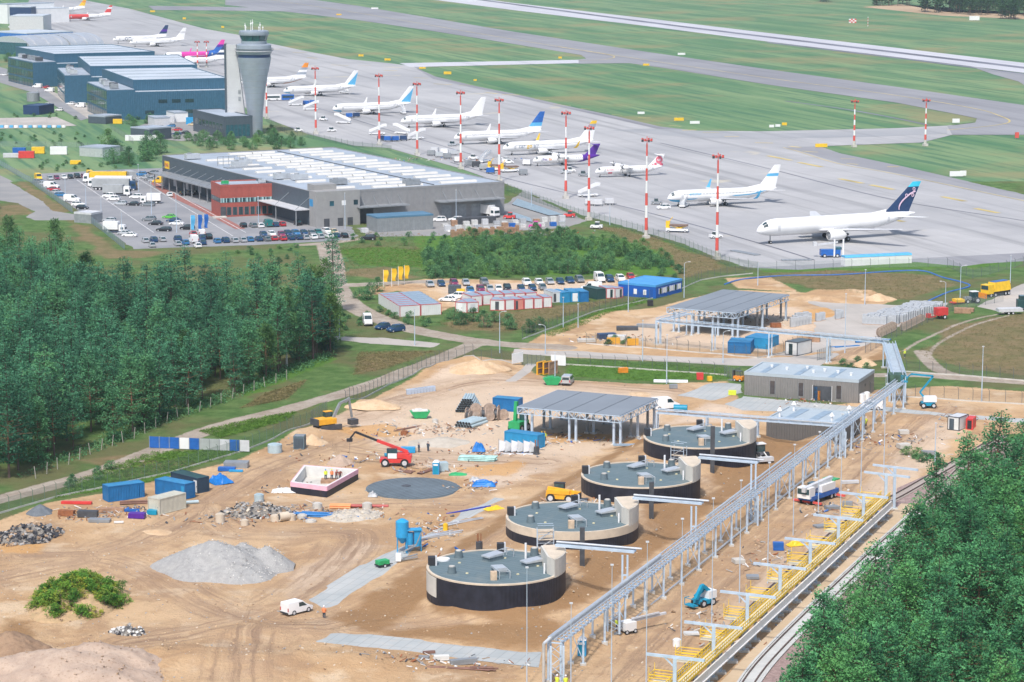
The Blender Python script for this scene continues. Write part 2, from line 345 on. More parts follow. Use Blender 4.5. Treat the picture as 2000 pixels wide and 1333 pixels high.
# materials of the ground
RW=ang((1000,13),(2000,133))
def terrain_mat():
    g=NT('site_ground');p=g.pos()
    nA=g.noise(p,.045,5,.6);nB=g.noise(p,.22,6,.65);nC=g.noise(p,1.3,8,.7);nD=g.noise(p,5.0,4,.7)
    gr=g.mix((.065,.135,.035),(.125,.205,.065),g.rng(nB,.35,.65))
    gr=g.mix(gr,(.155,.135,.065),g.rng(nA,.42,.62,0,.75))
    gr=g.mix(gr,g.mix((.055,.150,.020),(.125,.240,.045),nB),g.rng(g.math('ADD',g.attr('lush'),g.math('MULTIPLY',g.math('SUBTRACT',nB,.5),1.2)),.45,.75))
    gr=g.mix(gr,g.mix((.165,.145,.065),(.27,.185,.105),g.rng(nB,.3,.7)),g.rng(g.math('ADD',g.attr('dry'),g.math('MULTIPLY',g.math('SUBTRACT',nA,.5),1.6)),.45,.8,0,.85))
    gr=g.mix(gr,(.06,.085,.03),g.rng(nC,.5,.72,0,.35))
    gr=g.mix(gr,(.20,.19,.09),g.rng(nD,.55,.8,0,.35))
    sa=g.mix((.48,.305,.165),(.62,.430,.255),g.rng(nA,.36,.62));nE=g.noise(p,.10,7,.68,.6)
    sa=g.mix(sa,(.38,.240,.140),g.rng(nE,.50,.64,0,.75))
    sa=g.mix(sa,(.43,.262,.135),g.rng(nB,.5,.75,0,.8))
    sa=g.mix(sa,(.68,.53,.365),g.rng(g.noise(p,.12,6,.6),.53,.68,0,.75))
    sa=g.mix(sa,g.mix((.60,.455,.33),(.72,.585,.455),nE),g.rng(g.math('ADD',g.attr('pale'),g.math('MULTIPLY',g.math('SUBTRACT',nB,.5),.9)),.35,.75,0,.85))
    cmb=g.n('CombineXYZ');g.put(cmb.inputs[0],g.math('MULTIPLY',g.attr('tu'),.035));g.put(cmb.inputs[1],g.math('MULTIPLY',g.math('ADD',g.attr('tv'),g.math('MULTIPLY',nB,1.6)),.8));
    stk=g.noise(cmb.outputs[0],1.0,7,.68,.5)
    tw=g.attr('trk')
    sa=g.mix(sa,(.43,.295,.195),g.math('MULTIPLY',g.rng(nB,.35,.6,.2,.8),tw))
    sa=g.mix(sa,(.30,.195,.128),g.math('MULTIPLY',g.rng(stk,.47,.64,0,.9),tw))
    sa=g.mix(sa,(.64,.46,.285),g.math('MULTIPLY',g.rng(stk,.45,.32,0,.6),tw))
    sa=g.mix(sa,g.mix((.27,.150,.068),(.38,.228,.110),nC),g.rng(g.math('ADD',g.attr('moist'),g.math('MULTIPLY',g.math('SUBTRACT',nB,.5),1.0)),.4,.8,0,.9))
    sa=g.mix(sa,(.60,.33,.12),g.rng(g.math('ADD',g.attr('orange'),g.math('MULTIPLY',g.math('SUBTRACT',nB,.5),1.0)),.4,.8,0,.75))
    sa=g.mix(sa,(.26,.19,.13),g.rng(nC,.56,.72,0,.55))
    sa=g.mix(sa,(.72,.62,.50),g.rng(nD,.60,.75,0,.5))
    c=g.mix(gr,sa,g.rng(g.math('ADD',g.attr('sand'),g.math('MULTIPLY',g.math('SUBTRACT',nC,.5),.9)),.4,.62))
    di=g.mix((.33,.27,.215),(.46,.40,.335),g.rng(nB,.3,.7));di=g.mix(di,(.21,.17,.13),g.rng(nC,.5,.7,0,.6))
    c=g.mix(c,di,g.rng(g.math('ADD',g.attr('dirt'),g.math('MULTIPLY',g.math('SUBTRACT',nC,.5),.8)),.4,.65))
    g.bump(g.math('ADD',g.math('ADD',nC,g.math('MULTIPLY',nD,.4)),g.math('MULTIPLY',g.math('MULTIPLY',stk,tw),.7)),.9,.45)
    return g.base(c,.95,0,.15)
def build_terrain():
    ny,nx=GX.shape;me=bpy.data.meshes.new('site_ground')
    co=np.stack([GX,GY,HT],-1).reshape(-1,3);me.vertices.add(nx*ny);me.vertices.foreach_set('co',co.ravel())
    i=np.arange(nx*ny).reshape(ny,nx);q=np.stack([i[:-1,:-1],i[:-1,1:],i[1:,1:],i[1:,:-1]],-1).reshape(-1,4)
    me.loops.add(q.size);me.loops.foreach_set('vertex_index',q.ravel().astype(np.int32));me.polygons.add(len(q))
    me.polygons.foreach_set('loop_start',np.arange(0,q.size,4,dtype=np.int32));me.polygons.foreach_set('use_smooth',np.ones(len(q),bool))
    for k,a in A_.items():
        at=me.attributes.new(k,'FLOAT','POINT');at.data.foreach_set('value',a.ravel().astype(np.float32))
    me.update();me.validate();me.materials.append(terrain_mat());return tag(ob('ground',me),kind='structure')
build_terrain()
def grass_mat():
    g=NT('airfield_grass');p=g.pos();q=g.map(p,(1,1,1),-RW);
    s1=g.noise(g.map(q,(.0028,.05,1)),1.0,5,.6);s2=g.noise(g.map(q,(.012,.22,1)),1.0,4,.6);nA=g.noise(p,.012,5,.6);nB=g.noise(p,.25,5,.65)
    c=g.mix((.080,.185,.085),(.190,.275,.135),g.rng(s1,.32,.66));c=g.mix(c,(.065,.155,.085),g.rng(s2,.48,.62,0,.85))
    c=g.mix(c,(.26,.225,.115),g.rng(nA,.50,.66,0,.7));c=g.mix(c,(.05,.085,.03),g.rng(nB,.55,.75,0,.5))
    return g.base(c,.95,0,.15)
def pave(name,c1,c2,sc,joint=None,stain=(.2,.2,.2),streak=.0,patch=None):
    g=NT(name);p=g.pos();nA=g.noise(p,sc,5,.6);nB=g.noise(p,sc*8,6,.65)
    c=g.mix(c1,c2,g.rng(nA,.3,.7));c=g.mix(c,stain,g.rng(nB,.52,.75,0,.35))
    if streak:
        s=g.noise(g.map(g.map(p,(1,1,1),-RW),(.004,.14,1)),1.0,4,.6);c=g.mix(c,lum(c1,.62),g.rng(s,.5,.68,0,streak))
        s=g.noise(g.map(g.map(p,(1,1,1),-R(23)),(.10,.006,1)),1.0,4,.6);c=g.mix(c,lum(c2,1.1),g.rng(s,.52,.7,0,streak*.7))
    if patch:c=g.mix(c,patch[0],g.rng(g.noise(p,patch[1],3,.5),patch[2],patch[2]+.05,0,.6))
    if joint:
        b=g.n('TexBrick');b.offset=0;g.put(b.inputs['Vector'],g.map(p,(1,1,1),-joint[1]));b.inputs['Scale'].default_value=1
        b.inputs['Brick Width'].default_value=joint[0];b.inputs['Row Height'].default_value=joint[0]*(joint[3] if len(joint)>3 else 1);b.inputs['Mortar Size'].default_value=joint[2];b.inputs['Mortar Smooth'].default_value=.3
        b.inputs['Color1'].default_value=(0,0,0,1);b.inputs['Color2'].default_value=(.25,.25,.25,1);b.inputs['Mortar'].default_value=(1,1,1,1)
        c=g.mix(c,lum(c1,.55),g.math('MULTIPLY',b.outputs[0],.5))
    return g.base(c,.85,0,.25)
PM={'asphalt':pave('parking_asphalt',(.225,.230,.245),(.30,.30,.31),.06,None,(.10,.10,.11)),
      'asphalt2':pave('grey_asphalt',(.235,.235,.235),(.31,.30,.29),.06,None,(.16,.155,.15)),
      'concrete_road':pave('light_concrete',(.38,.355,.325),(.49,.45,.41),.07,(6,.2,.05),(.30,.26,.21)),
      'slab':pave('concrete_slabs',(.34,.37,.375),(.45,.46,.45),.10,(3.0,ang((640,1194),(900,1030)),.06,.5),(.50,.40,.29)),
      'apron':pave('apron_concrete',(.345,.345,.355),(.445,.44,.44),.012,(7.5,R(23),.05),(.33,.33,.34),.55,((.52,.47,.36),.035,.66)),
      'taxiway':pave('taxiway_asphalt',(.225,.225,.245),(.30,.30,.315),.01,None,(.2,.2,.22),.4),
      'taxiway2':pave('lane_asphalt',(.29,.30,.315),(.36,.36,.37),.02,None,(.25,.25,.26),.3),
      'runway':pave('runway_concrete',(.46,.46,.50),(.55,.55,.58),.008,None,(.40,.40,.44),.35)}
def sheet(name,me_mat,pts,z,world=False,kind='structure'):
    bm=bmesh.new();vs=[bm.verts.new((p[0],p[1],z) if world else (*U(*p)[:2],z)) for p in pts]
    bm.faces.new(vs);bmesh.ops.triangulate(bm,faces=bm.faces[:]);bmesh.ops.recalc_face_normals(bm,faces=bm.faces[:])
    for f in bm.faces:
        if f.normal.z<0:f.normal_flip()
    me=bpy.data.meshes.new(name);bm.to_mesh(me);bm.free();me.materials.append(me_mat);return tag(ob(name,me),kind=kind)
bmg=MB()
for i in range(30):
    for j in range(40):
        x0,y0=-6000+i*400,-1000+j*400
        bmg.add([(x0,y0,-.06),(x0+400,y0,-.06),(x0+400,y0+400,-.06),(x0,y0+400,-.06)],[(0,1,2,3)])
tag(ob('airfield_grass',bmg.mesh('airfield_grass',grass_mat())),kind='structure')
for nm,mk,pts,z,sm in SHEETS:
    if sm or nm in ('apron','taxiway','taxiway_shoulder','island_shoulder'):
        pts=[(v.x,v.y) for v in smooth([Vector((*p,0)) for p in pts],5,True)] if sm else pts
    sheet(nm,PM[mk],pts,z)
# the grass islands between the taxiways
for pts in ([(815,134),(850,150),(930,169),(1000,183),(1100,206),(1200,227),(1290,248),(1360,256),(1500,257),(1750,251),(1850,246),(1900,240),(1906,234),(1880,228),(1750,203),(1500,168),(1300,136),(1225,126),(1130,125.5),(1000,129),(830,132.5)],):
    sheet('grass_island',bpy.data.materials['airfield_grass'],pts,.10)
def stripe(name,m,pts,w,z,smo=True): # a painted or rubbed line along a path in the photo
    q=[U(v.x,v.y) for v in (smooth([Vector((*p,0)) for p in pts],8) if smo else [Vector((*p,0)) for p in pts])];L=[];Rr=[]
    for i,c in enumerate(q):
        d=(q[min(i+1,len(q)-1)]-q[max(i-1,0)]).normalized();n=Vector((-d.y,d.x,0))*w/2;L.append(c+n);Rr.append(c-n)
    b=MB();n=len(q);b.add([(p.x,p.y,z) for p in L]+[(p.x,p.y,z) for p in Rr],[(n+i,n+i+1,i+1,i) for i in range(n-1)])
    return tag(ob(name,b.mesh(name,m)),kind='structure')
YEL=mat('yellow_marking',(.50,.40,.16),.8,.3,.05,world=True);RUB=mat('rubber_streak',(.16,.165,.20),.9,.3,.02,world=True);WHI=mat('white_marking',(.62,.62,.62),.8,.2,.3,world=True)
stripe('taxi_centreline',YEL,[(470,-8),(700,26),(1000,77),(1250,116),(1500,153),(1750,187),(1900,212),(1950,226),(1972,238),(1940,246),(1850,255)],.9,.12)
stripe('link_centreline',YEL,[(1090,92),(1180,106),(1200,112),(1180,117),(1130,119)],.9,.13)
stripe('apron_centreline',YEL,[(1530,289),(1560,297),(1640,321),(1750,341),(2000,393),(2150,423)],.6,.12)
stripe('runway_rubber',RUB,[(900,-5),(1250,42),(1500,73),(1750,103),(2000,133),(2200,158)],9,.12)
stripe('runway_edge',RUB,[(1500,83.5),(1750,113.5),(2000,145)],5,.06)
for a in ([(880,318),(1000,352),(1150,388),(1300,425),(1500,481),(1590,509)],[(1290,280),(1500,330),(1750,392),(2000,432),(2150,458)],[(600,205),(760,255),(930,305)]):
    stripe('apron_joint',RUB,a,.7,.11)
stripe('drain_trench',RUB,[(1533,198),(1650,214),(1750,232),(1815,246)],2.2,.14)
for i in range(26): # worn lead-in lines on the stands
    a=(520+i*48+random.uniform(-20,20),96+i*9.2+random.uniform(-4,4));stripe('stand_marking',YEL,[a,(a[0]+random.uniform(18,36),a[1]+random.uniform(-1,2.5))],random.uniform(.8,2.2),.11,False)
for x,y in ((1720,425),(1840,385),(1560,318),(1640,350),(1905,408),(1500,305),(1700,362)):
    stripe('stand_marking',YEL,[(x,y),(x+45,y+9)],2.2,.11,False)
stripe('brick_walkway',mat('red_pavers',(.30,.13,.11),.9,.2,.5,world=True),[(300,357),(335,381),(400,412),(470,448)],3.2,.07)
for a,b in (((262,345),(455,462)),((150,352),(300,455)),((290,350),(480,455))):stripe('lane_marking',WHI,[a,b],.25,.08,False)

# ---------------------------------------------------------------- builders: aircraft
WHITE=mat('white_paint',(.78,.78,.78),.35,.04,.3);RUBBER=mat('rubber',(.025,.025,.028),.85,.2,2);DARK=mat('dark_metal',(.07,.075,.085),.5,.2,1)
GALV=mat('galvanised_steel',(.47,.57,.68),.45,.08,1.2,.08);STEEL=mat('grey_steel',(.30,.32,.34),.5,.12,1,.3);ALU=mat('aluminium',(.62,.64,.66),.35,.08,1,.5)
GL=glass();GLB=glass('blue_glass',(.03,.10,.13));CONC=mat('raw_concrete',(.52,.50,.46),.9,.14,.5,grime=((.36,.33,.28),.9,.55,.5))
RED=mat('red_paint',(.62,.055,.05),.45,.1,1);REDW=mat('signal_red',(.66,.10,.08),.5,.1,.5);YELLOW=mat('yellow_paint',(.80,.50,.03),.45,.1,1);BLUE=mat('blue_paint',(.02,.12,.42),.4,.12,1)
ORANGEP=mat('orange_paint',(.78,.27,.03),.45,.1,1);GREENP=mat('green_paint',(.03,.34,.12),.45,.12,1);CYAN=mat('sky_blue_paint',(.03,.30,.58),.4,.1,1);BLACK=mat('black_paint',(.03,.03,.035),.5,.2,1)
PURPLE=mat('purple_paint',(.09,.02,.28),.4,.08,1);PINK=mat('magenta_paint',(.72,.05,.36),.4,.08,1);LBLUE=mat('light_blue_paint',(.10,.40,.66),.4,.08,1);NAVY=mat('navy_paint',(.02,.05,.13),.4,.1,1);LGREY=mat('light_grey_paint',(.55,.56,.58),.5,.08,1)
FUS=[(0,.03,-.34),(.006,.22,-.31),(.018,.46,-.22),(.04,.72,-.10),(.07,.90,-.03),(.11,1,0),(.3,1,0),(.5,1,0),(.64,1,0),(.73,.93,.06),(.82,.73,.24),(.90,.48,.46),(.96,.27,.60),(1,.07,.68)]
def fus_at(x,L,Rr):
    t=x/L
    for a,b in zip(FUS,FUS[1:]):
        if t<=b[0]:
            k=(t-a[0])/(b[0]-a[0]);return Rr*(a[1]+(b[1]-a[1])*k),Rr*(a[2]+(b[2]-a[2])*k)
    return Rr*.07,Rr*.68
def patch(b,L,Rr,zc,x0,x1,a0,a1,nx=8,na=6,off=.03,mi=0,skew=0.0):
    vs=[];fs=[]
    for i in range(nx+1):
        for j in range(na+1):
            x=x0+(x1-x0)*i/nx;a=R(a0+(a1-a0)*j/na);x+=skew*j/na;r,dz=fus_at(min(max(x,0),L),L,Rr);r+=off
            vs.append((x,-r*math.cos(a),zc+dz+r*math.sin(a)))
    for i in range(nx):
        for j in range(na):
            k=i*(na+1)+j;fs.append((k,k+na+1,k+na+2,k+1))
    b.add(vs,fs,mi)
def foil(le,ch,y,z,th,vert=False): # six-sided wing section
    pr=[(0,0),(.12,.5),(.45,.5),(1,0),(.45,-.4),(.12,-.45)]
    return [((le+p*ch,y,z+q*th) if not vert else (le+p*ch,q*th,z)) for p,q in pr]
def text_mesh(body,size,name,m,fn,bold=.0):
    cu=bpy.data.curves.new('lettering','FONT');cu.body=body;cu.size=size;cu.resolution_u=2;cu.offset=bold
    o=bpy.data.objects.new('lettering',cu);COL.objects.link(o);bpy.context.view_layer.update()
    me=bpy.data.meshes.new_from_object(o);bpy.data.objects.remove(o);bpy.data.curves.remove(cu)
    for v in me.vertices:v.co=fn(v.co.x,v.co.y)
    me.name=name;me.materials.clear();me.materials.append(m);me.update();return me
JET=dict(L=39.5,R=1.95,zc=3.35,span=17.2,eng=(13.0,4.9,1.75,1.0,4.2),fin=(32.5,6.6,2.3,12.4),ng=4.0,mg=(19.6,2.9),wing=(14.0,7.4,22.2,1.5),stab=(35.0,3.6,6.8))
WIDE=dict(L=54.9,R=2.52,zc=4.75,span=23.5,eng=(19.5,7.9,2.5,1.5,5.6),fin=(43.8,8.8,3.0,15.8),ng=4.6,mg=(27.3,4.65),wing=(19.0,10.6,33.5,2.2),stab=(47.0,5.5,9.2))
PROP=dict(L=27.2,R=1.42,zc=2.35,span=13.5,eng=(9.2,4.05,3.55,.62,3.4),fin=(20.8,4.6,2.3,7.65),ng=2.0,mg=(12.8,2.05),wing=(11.0,2.6,11.3,1.5),stab=(24.2,1.9,3.7))
def airliner(label,ngpx,th,D,group='parked aircraft',fin=None,body=None,pat=(),wl=None,eng=None,txt=(),nose_only=False,winglets=True,sc=1.0,bodymis=None,fin_fn=None):
    L,Rr,zc=D['L'],D['R'],D['zc'];prop=D is PROP
    g0=U(*ngpx);t=thing('parked_aircraft',label,'aircraft',(g0.x,g0.y,.06),th,group,sc)
    o=-D['ng'];body=body or [WHITE]
    b=MB();b.rings([[(x*L+o,-r*Rr*math.cos(2*math.pi*i/22),zc+c*Rr+r*Rr*math.sin(2*math.pi*i/22)) for i in range(22)] for x,r,c in FUS],mis=bodymis,mi=0)
    fu=ob('fuselage',b.mesh('fuselage',body,True),t)
    if pat:
        for k,(x0,x1,a0,a1,m,sk) in enumerate(pat):
            q=MB();patch(q,L,Rr,zc,x0*L,x1*L,a0,a1,14,6,.03,0,sk);me=q.mesh('livery_stripe',m,True);me.transform(Matrix.Translation((o,0,0)));ob('livery_stripe',me,fu)
    q=MB();f0,f1=(.030,.052) if not prop else (.035,.065)
    for a0,a1 in ((22,48),(52,78),(102,128),(132,158)):patch(q,L,Rr,zc,f0*L,f1*L,a0,a1,2,2,.03)
    me=q.mesh('cockpit_window',GL);me.transform(Matrix.Translation((o,0,0)));ob('cockpit_window',me,fu)
    if D is not WIDE:
        q=MB();x=.13*L
        while x<.80*L:
            for a0 in (14,160):patch(q,L,Rr,zc,x,x+.24,a0,a0+9,1,1,.025)
            x+=.52 if not prop else .80
        me=q.mesh('cabin_window',GL);me.transform(Matrix.Translation((o,0,0)));tag(ob('cabin_window',me,fu),kind='stuff')
    for dx in (.105,.80):
        q=MB();patch(q,L,Rr,zc,dx*L,dx*L+.85,-22,24,1,4,.02);me=q.mesh('cabin_door',LGREY);me.transform(Matrix.Translation((o,0,0)));ob('cabin_door',me,fu)
    xr,cr,xt,ct=D['wing'];zr=zc-.62*Rr if not prop else zc+.98*Rr;dz=(.09 if not prop else 0)*D['span']
    for sgn in (-1,1):
        b=MB();ks=[0,.33,1];yk=lambda k:sgn*(.3*Rr+k*D['span'])
        kk=.33;xm=xr+(xt-xr)*kk;cm=(cr*.62+ct*.38)*.92 if not prop else cr
        b.rings([foil(xr+o,cr,yk(0),zr,.16*cr*.7),foil(xm+o,cm,yk(kk),zr+dz*kk,.11*cm),foil(xt+o,ct,yk(1),zr+dz,.1*ct)]);w=ob('wing',b.mesh('wing',LGREY if not prop else WHITE,True),t)
        if winglets and not prop and D is not WIDE:
            b=MB();y=yk(1);b.rings([foil(xt+o,ct,y,zr+dz,.12),foil(xt+o+.8,ct*.75,y+sgn*.5,zr+dz+.7,.1),foil(xt+o+2.0,.5,y+sgn*.8,zr+dz+2.7,.06)]);ob('winglet',b.mesh('winglet',wl or WHITE,True),w)
        ex,ey,ez,er,el=D['eng'];ey*=sgn
        if not prop:
            b=MB();pr=[(.80,0),(.97,.03),(1.08,.18),(1.1,.45),(.98,.8),(.66,1.0)]
            b.rings([[(ex+o+f*el,ey+er*k*math.cos(2*math.pi*i/16),ez+er*k*math.sin(2*math.pi*i/16)) for i in range(16)] for k,f in pr],cap=False);e=ob('engine',b.mesh('engine',[eng or WHITE],True),t)
            b=MB();b.cyl((ex+o+.35,ey,ez),(ex+o+.4,ey,ez),er*.95,er*.95,16);b.cyl((ex+o+.1,ey,ez),(ex+o+.4,ey,ez),.05,er*.3,10);ob('fan',b.mesh('fan',STEEL),e)
            b=MB();b.cyl((ex+o+el*.85,ey,ez),(ex+o+el*1.22,ey,ez),er*.6,er*.2,12);ob('exhaust_cone',b.mesh('exhaust_cone',DARK),e)
            b=MB();b.beam((ex+o+el*.35,ey,ez+er),(ex+o+el*1.15,ey,zr+dz*.3),.35,er*.7);ob('pylon',b.mesh('pylon',LGREY),e)
        else:
            b=MB();b.rings([[(ex+o+f*el,ey+.62*k*math.cos(2*math.pi*i/12),ez+.66*k*math.sin(2*math.pi*i/12)) for i in range(12)] for k,f in [(.25,-.08),(.6,0),(.95,.2),(1,.5),(.7,.9),(.3,1.3)]]);e=ob('engine',b.mesh('engine',[eng or WHITE],True),t)
            b=MB()
            for q in range(6):
                a=q*math.pi/3+.3;b.beam((ex+o-.25,ey,ez),(ex+o-.25,ey+1.9*math.cos(a),ez+1.9*math.sin(a)),.10,.26)
            b.cyl((ex+o-.75,ey,ez),(ex+o-.1,ey,ez),.05,.3,10);ob('propeller',b.mesh('propeller',DARK),e)
        sx,sc_,ssp=D['stab'];zs=zc+.35*Rr if not prop else D['fin'][3]-.25
        b=MB();b.rings([foil(sx+o,sc_,sgn*.1,zs,.3),foil(sx+o+ssp*.45*(0.3 if prop else 1),sc_*.45,sgn*ssp,zs+(.6 if not prop else 0),.14)]);ob('tailplane',b.mesh('tailplane',WHITE if not prop else (fin[-1] if fin else WHITE),True),t)
    fx,fc,ftc,ftop=D['fin'];z0=zc+.80*Rr;ms=fin or [WHITE]*4;n=len(ms);b=MB()
    tipx=L-ftc*.35 if not prop else L-ftc+.2
    b.rings([foil(fx+(tipx-fx)*k/n+o,fc+(ftc-fc)*k/n,0,z0+(ftop-z0)*k/n,.42-.25*k/n,True) for k in range(n+1)],mis=list(range(n)))
    fi=ob('tail_fin',b.mesh('tail_fin',ms,True),t)
    if not prop:
        b=MB();b.add([(fx-4.5+o,0,zc+Rr*.98),(fx+.6+o,-.18,zc+Rr*.9),(fx+.6+o,.18,zc+Rr*.9),(fx+.95+o,0,z0+1.3)],[(0,1,3),(0,3,2),(0,2,1),(1,2,3)]);ob('fin_fillet',b.mesh('fin_fillet',[ms[0] if D is not WIDE else WHITE]),fi)
    if fin_fn:fin_fn(fi,o,fx,fc,ftc,ftop,z0,tipx)
    def gear(nm,x,y,r,nw,w):
        b=MB();b.cyl((x,y,r),(x,y,zc-.5*Rr),.16,.18,8);gg=ob(nm,b.mesh(nm,STEEL),t)
        for k in range(nw):
            b=MB();xx=x+(0 if nw==2 else (-.75 if k<2 else .75));yy=y+(-1 if k%2 else 1)*w;b.cyl((xx,yy-.2,r),(xx,yy+.2,r),r,r,14);b.cyl((xx,yy-.22,r),(xx,yy+.22,r),r*.45,r*.45,10,1);ob('wheel',b.mesh('wheel',[RUBBER,LGREY],True),gg)
    k=1.25 if D is WIDE else (.7 if prop else 1)
    gear('nose_gear',0,0,.36*k,2,.25)
    for s_ in (-1,1):gear('main_gear',D['mg'][0]+o,s_*D['mg'][1],.55*k,4 if D is WIDE else 2,.42*k)
    for body_,size,x,zo,m,bd in txt:
        def fn(a,c,x=x,zo=zo):
            z=zo+c;return Vector((x+a+o,-(math.sqrt(max(.01,(Rr+.035)**2-z*z))),zc+z))
        ob('lettering',text_mesh(body_,size,'lettering',m,fn,bd),fu)
    return t
# ---------------------------------------------------------------- builders: road vehicles (x is forward)
def wheel_mesh(r,w):
    b=MB();b.cyl((0,-w/2,0),(0,w/2,0),r,r,14,0);b.cyl((0,-w/2-.01,0),(0,w/2+.01,0),r*.6,r*.6,10,1);return b.mesh('wheel',[RUBBER,LGREY],True)
WH={k:wheel_mesh(*v) for k,v in {'s':(.31,.22),'m':(.37,.25),'l':(.52,.32),'xl':(.72,.5)}.items()}
LAMP=mat('headlamp',(.75,.75,.72),.2,.05,2);TAIL=mat('tail_lamp',(.45,.03,.03),.3,.1,2);PLASTIC=mat('black_plastic',(.035,.035,.04),.6,.2,2)
def sect(x,w,z0,z1,tw=None):
    tw=tw if tw is not None else w*.92
    return [(x,-w,z0),(x,w,z0),(x,w*1.0,(z0+z1)*.55),(x,tw,z1),(x,-tw,z1),(x,-w*1.0,(z0+z1)*.55)]
def car_tpl(kind):
    p=dict(sedan=(4.6,.90,.92,1.45,(.95,.35,-1.05,-1.75),.80),hatch=(4.1,.88,.95,1.50,(.95,.30,-1.35,-1.90),.86),suv=(4.5,.93,1.08,1.68,(1.0,.45,-1.60,-2.12),.98),wagon=(4.7,.91,.95,1.48,(.95,.35,-1.75,-2.25),.86))[kind]
    L,w,zb,zt,(c1,c2,c3,c4),hd=p;f=L/2
    b=MB();b.rings([sect(-f,w*.86,.42,zb*.88),sect(-f+.15,w*.95,.30,zb*.97),sect(c4+.1,w,.24,zb),sect(c1,w,.24,zb),sect(c1+.2,w,.24,hd+.06),sect(f-.45,w*.97,.26,hd-.06),sect(f-.1,w*.88,.30,hd-.16),sect(f,w*.78,.40,hd-.25)])
    b.hexa([(c3+.02,-w*.72,zt-.07),(c2-.02,-w*.72,zt-.07),(c2-.02,w*.72,zt-.07),(c3+.02,w*.72,zt-.07)],[(c3+.15,-w*.66,zt),(c2-.2,-w*.66,zt),(c2-.2,w*.66,zt),(c3+.15,w*.66,zt)])
    for s_ in (-1,1):
        b.beam((c1-.03,s_*w*.90,zb),(c2,s_*w*.72,zt-.04),.07);b.beam((c4+.03,s_*w*.90,zb),(c3,s_*w*.72,zt-.04),.12);b.beam(((c1+c4)/2,s_*w*.905,zb),((c1+c4)/2,s_*w*.735,zt-.04),.1)
    body=b.mesh('car_body',BLUE,True)
    b=MB();b.hexa([(c4,-w*.90,zb-.03),(c1,-w*.90,zb-.03),(c1,w*.90,zb-.03),(c4,w*.90,zb-.03)],[(c3,-w*.71,zt-.06),(c2,-w*.71,zt-.06),(c2,w*.71,zt-.06),(c3,w*.71,zt-.06)])
    gl=b.mesh('windows',GL)
    t=[('car_body',body,(0,0,0),0,[]),('windows',gl)]
    bl=MB().box(-.06,.06,-.2,.2,-.07,.07).mesh('headlight',LAMP);tl=MB().box(-.05,.05,-.15,.15,-.1,.1).mesh('tail_light',TAIL)
    t[0][4].extend([('headlight',bl,(f-.1,s_*w*.68,hd-.24)) for s_ in (-1,1)]+[('tail_light',tl,(-f+.07,s_*w*.72,zb*.8)) for s_ in (-1,1)])
    for x in (f-.85,-f+.85):
        for s_ in (-1,1):t.append(('wheel',WH['s'],(x,s_*(w-.10),.31)))
    return t
def van_tpl(L=5.3,w=.98,zt=2.1,win=False,short=1.15):
    f=L/2;b=MB()
    b.rings([sect(-f,w*.96,.35,zt-.08,w*.86),sect(-f+.1,w,.30,zt,w*.9),sect(f-short-.85,w,.30,zt,w*.9),sect(f-short,w,.30,zt*.60,w*.93),sect(f-.2,w*.96,.32,zt*.46),sect(f,w*.86,.42,zt*.36)])
    body=b.mesh('van_body',WHITE,True)
    b=MB();x0,x1=f-short-.80,f-short-.02
    b.add([(x0+.05,-w*.80,zt-.10),(x0+.05,w*.80,zt-.10),(x1+.03,w*.86,zt*.62),(x1+.03,-w*.86,zt*.62)],[(0,1,2,3)])
    for s_ in (-1,1):
        b.add([(x0-.75,s_*(w+.012),zt*.60),(x1-.15,s_*(w+.012),zt*.60),(x0+.0,s_*(w*.91+.02),zt*.90),(x0-.75,s_*(w*.91+.02),zt*.90)],[(0,1,2,3) if s_<0 else (3,2,1,0)])
        if win:b.add([(-f+.3,s_*(w+.012),zt*.60),(x0-.9,s_*(w+.012),zt*.60),(x0-.9,s_*(w*.91+.02),zt*.90),(-f+.3,s_*(w*.91+.02),zt*.90)],[(0,1,2,3) if s_<0 else (3,2,1,0)])
    if win:b.add([(-f-.012,-w*.75,zt*.62),(-f-.012,w*.75,zt*.62),(-f-.012,w*.7,zt*.88),(-f-.012,-w*.7,zt*.88)],[(3,2,1,0)])
    gl=b.mesh('windows',GL);bp=MB();bp.box(-f-.06,-f+.02,-w*.9,w*.9,.3,.52);bp.box(f-.12,f+.04,-w*.84,w*.84,.32,.5)
    t=[('van_body',body,(0,0,0),0,[]),('windows',gl),('bumper',bp.mesh('bumper',PLASTIC))]
    bl=MB().box(-.06,.06,-.18,.18,-.1,.1).mesh('headlight',LAMP);tl=MB().box(-.03,.03,-.08,.08,-.25,.25).mesh('tail_light',TAIL)
    t[0][4].extend([('headlight',bl,(f-.1,s_*w*.72,zt*.38)) for s_ in (-1,1)]+[('tail_light',tl,(-f,s_*w*.88,zt*.5)) for s_ in (-1,1)])
    for x in (f-.9,-f+1.0):
        for s_ in (-1,1):t.append(('wheel',WH['m'],(x,s_*(w-.12),.37)))
    return t
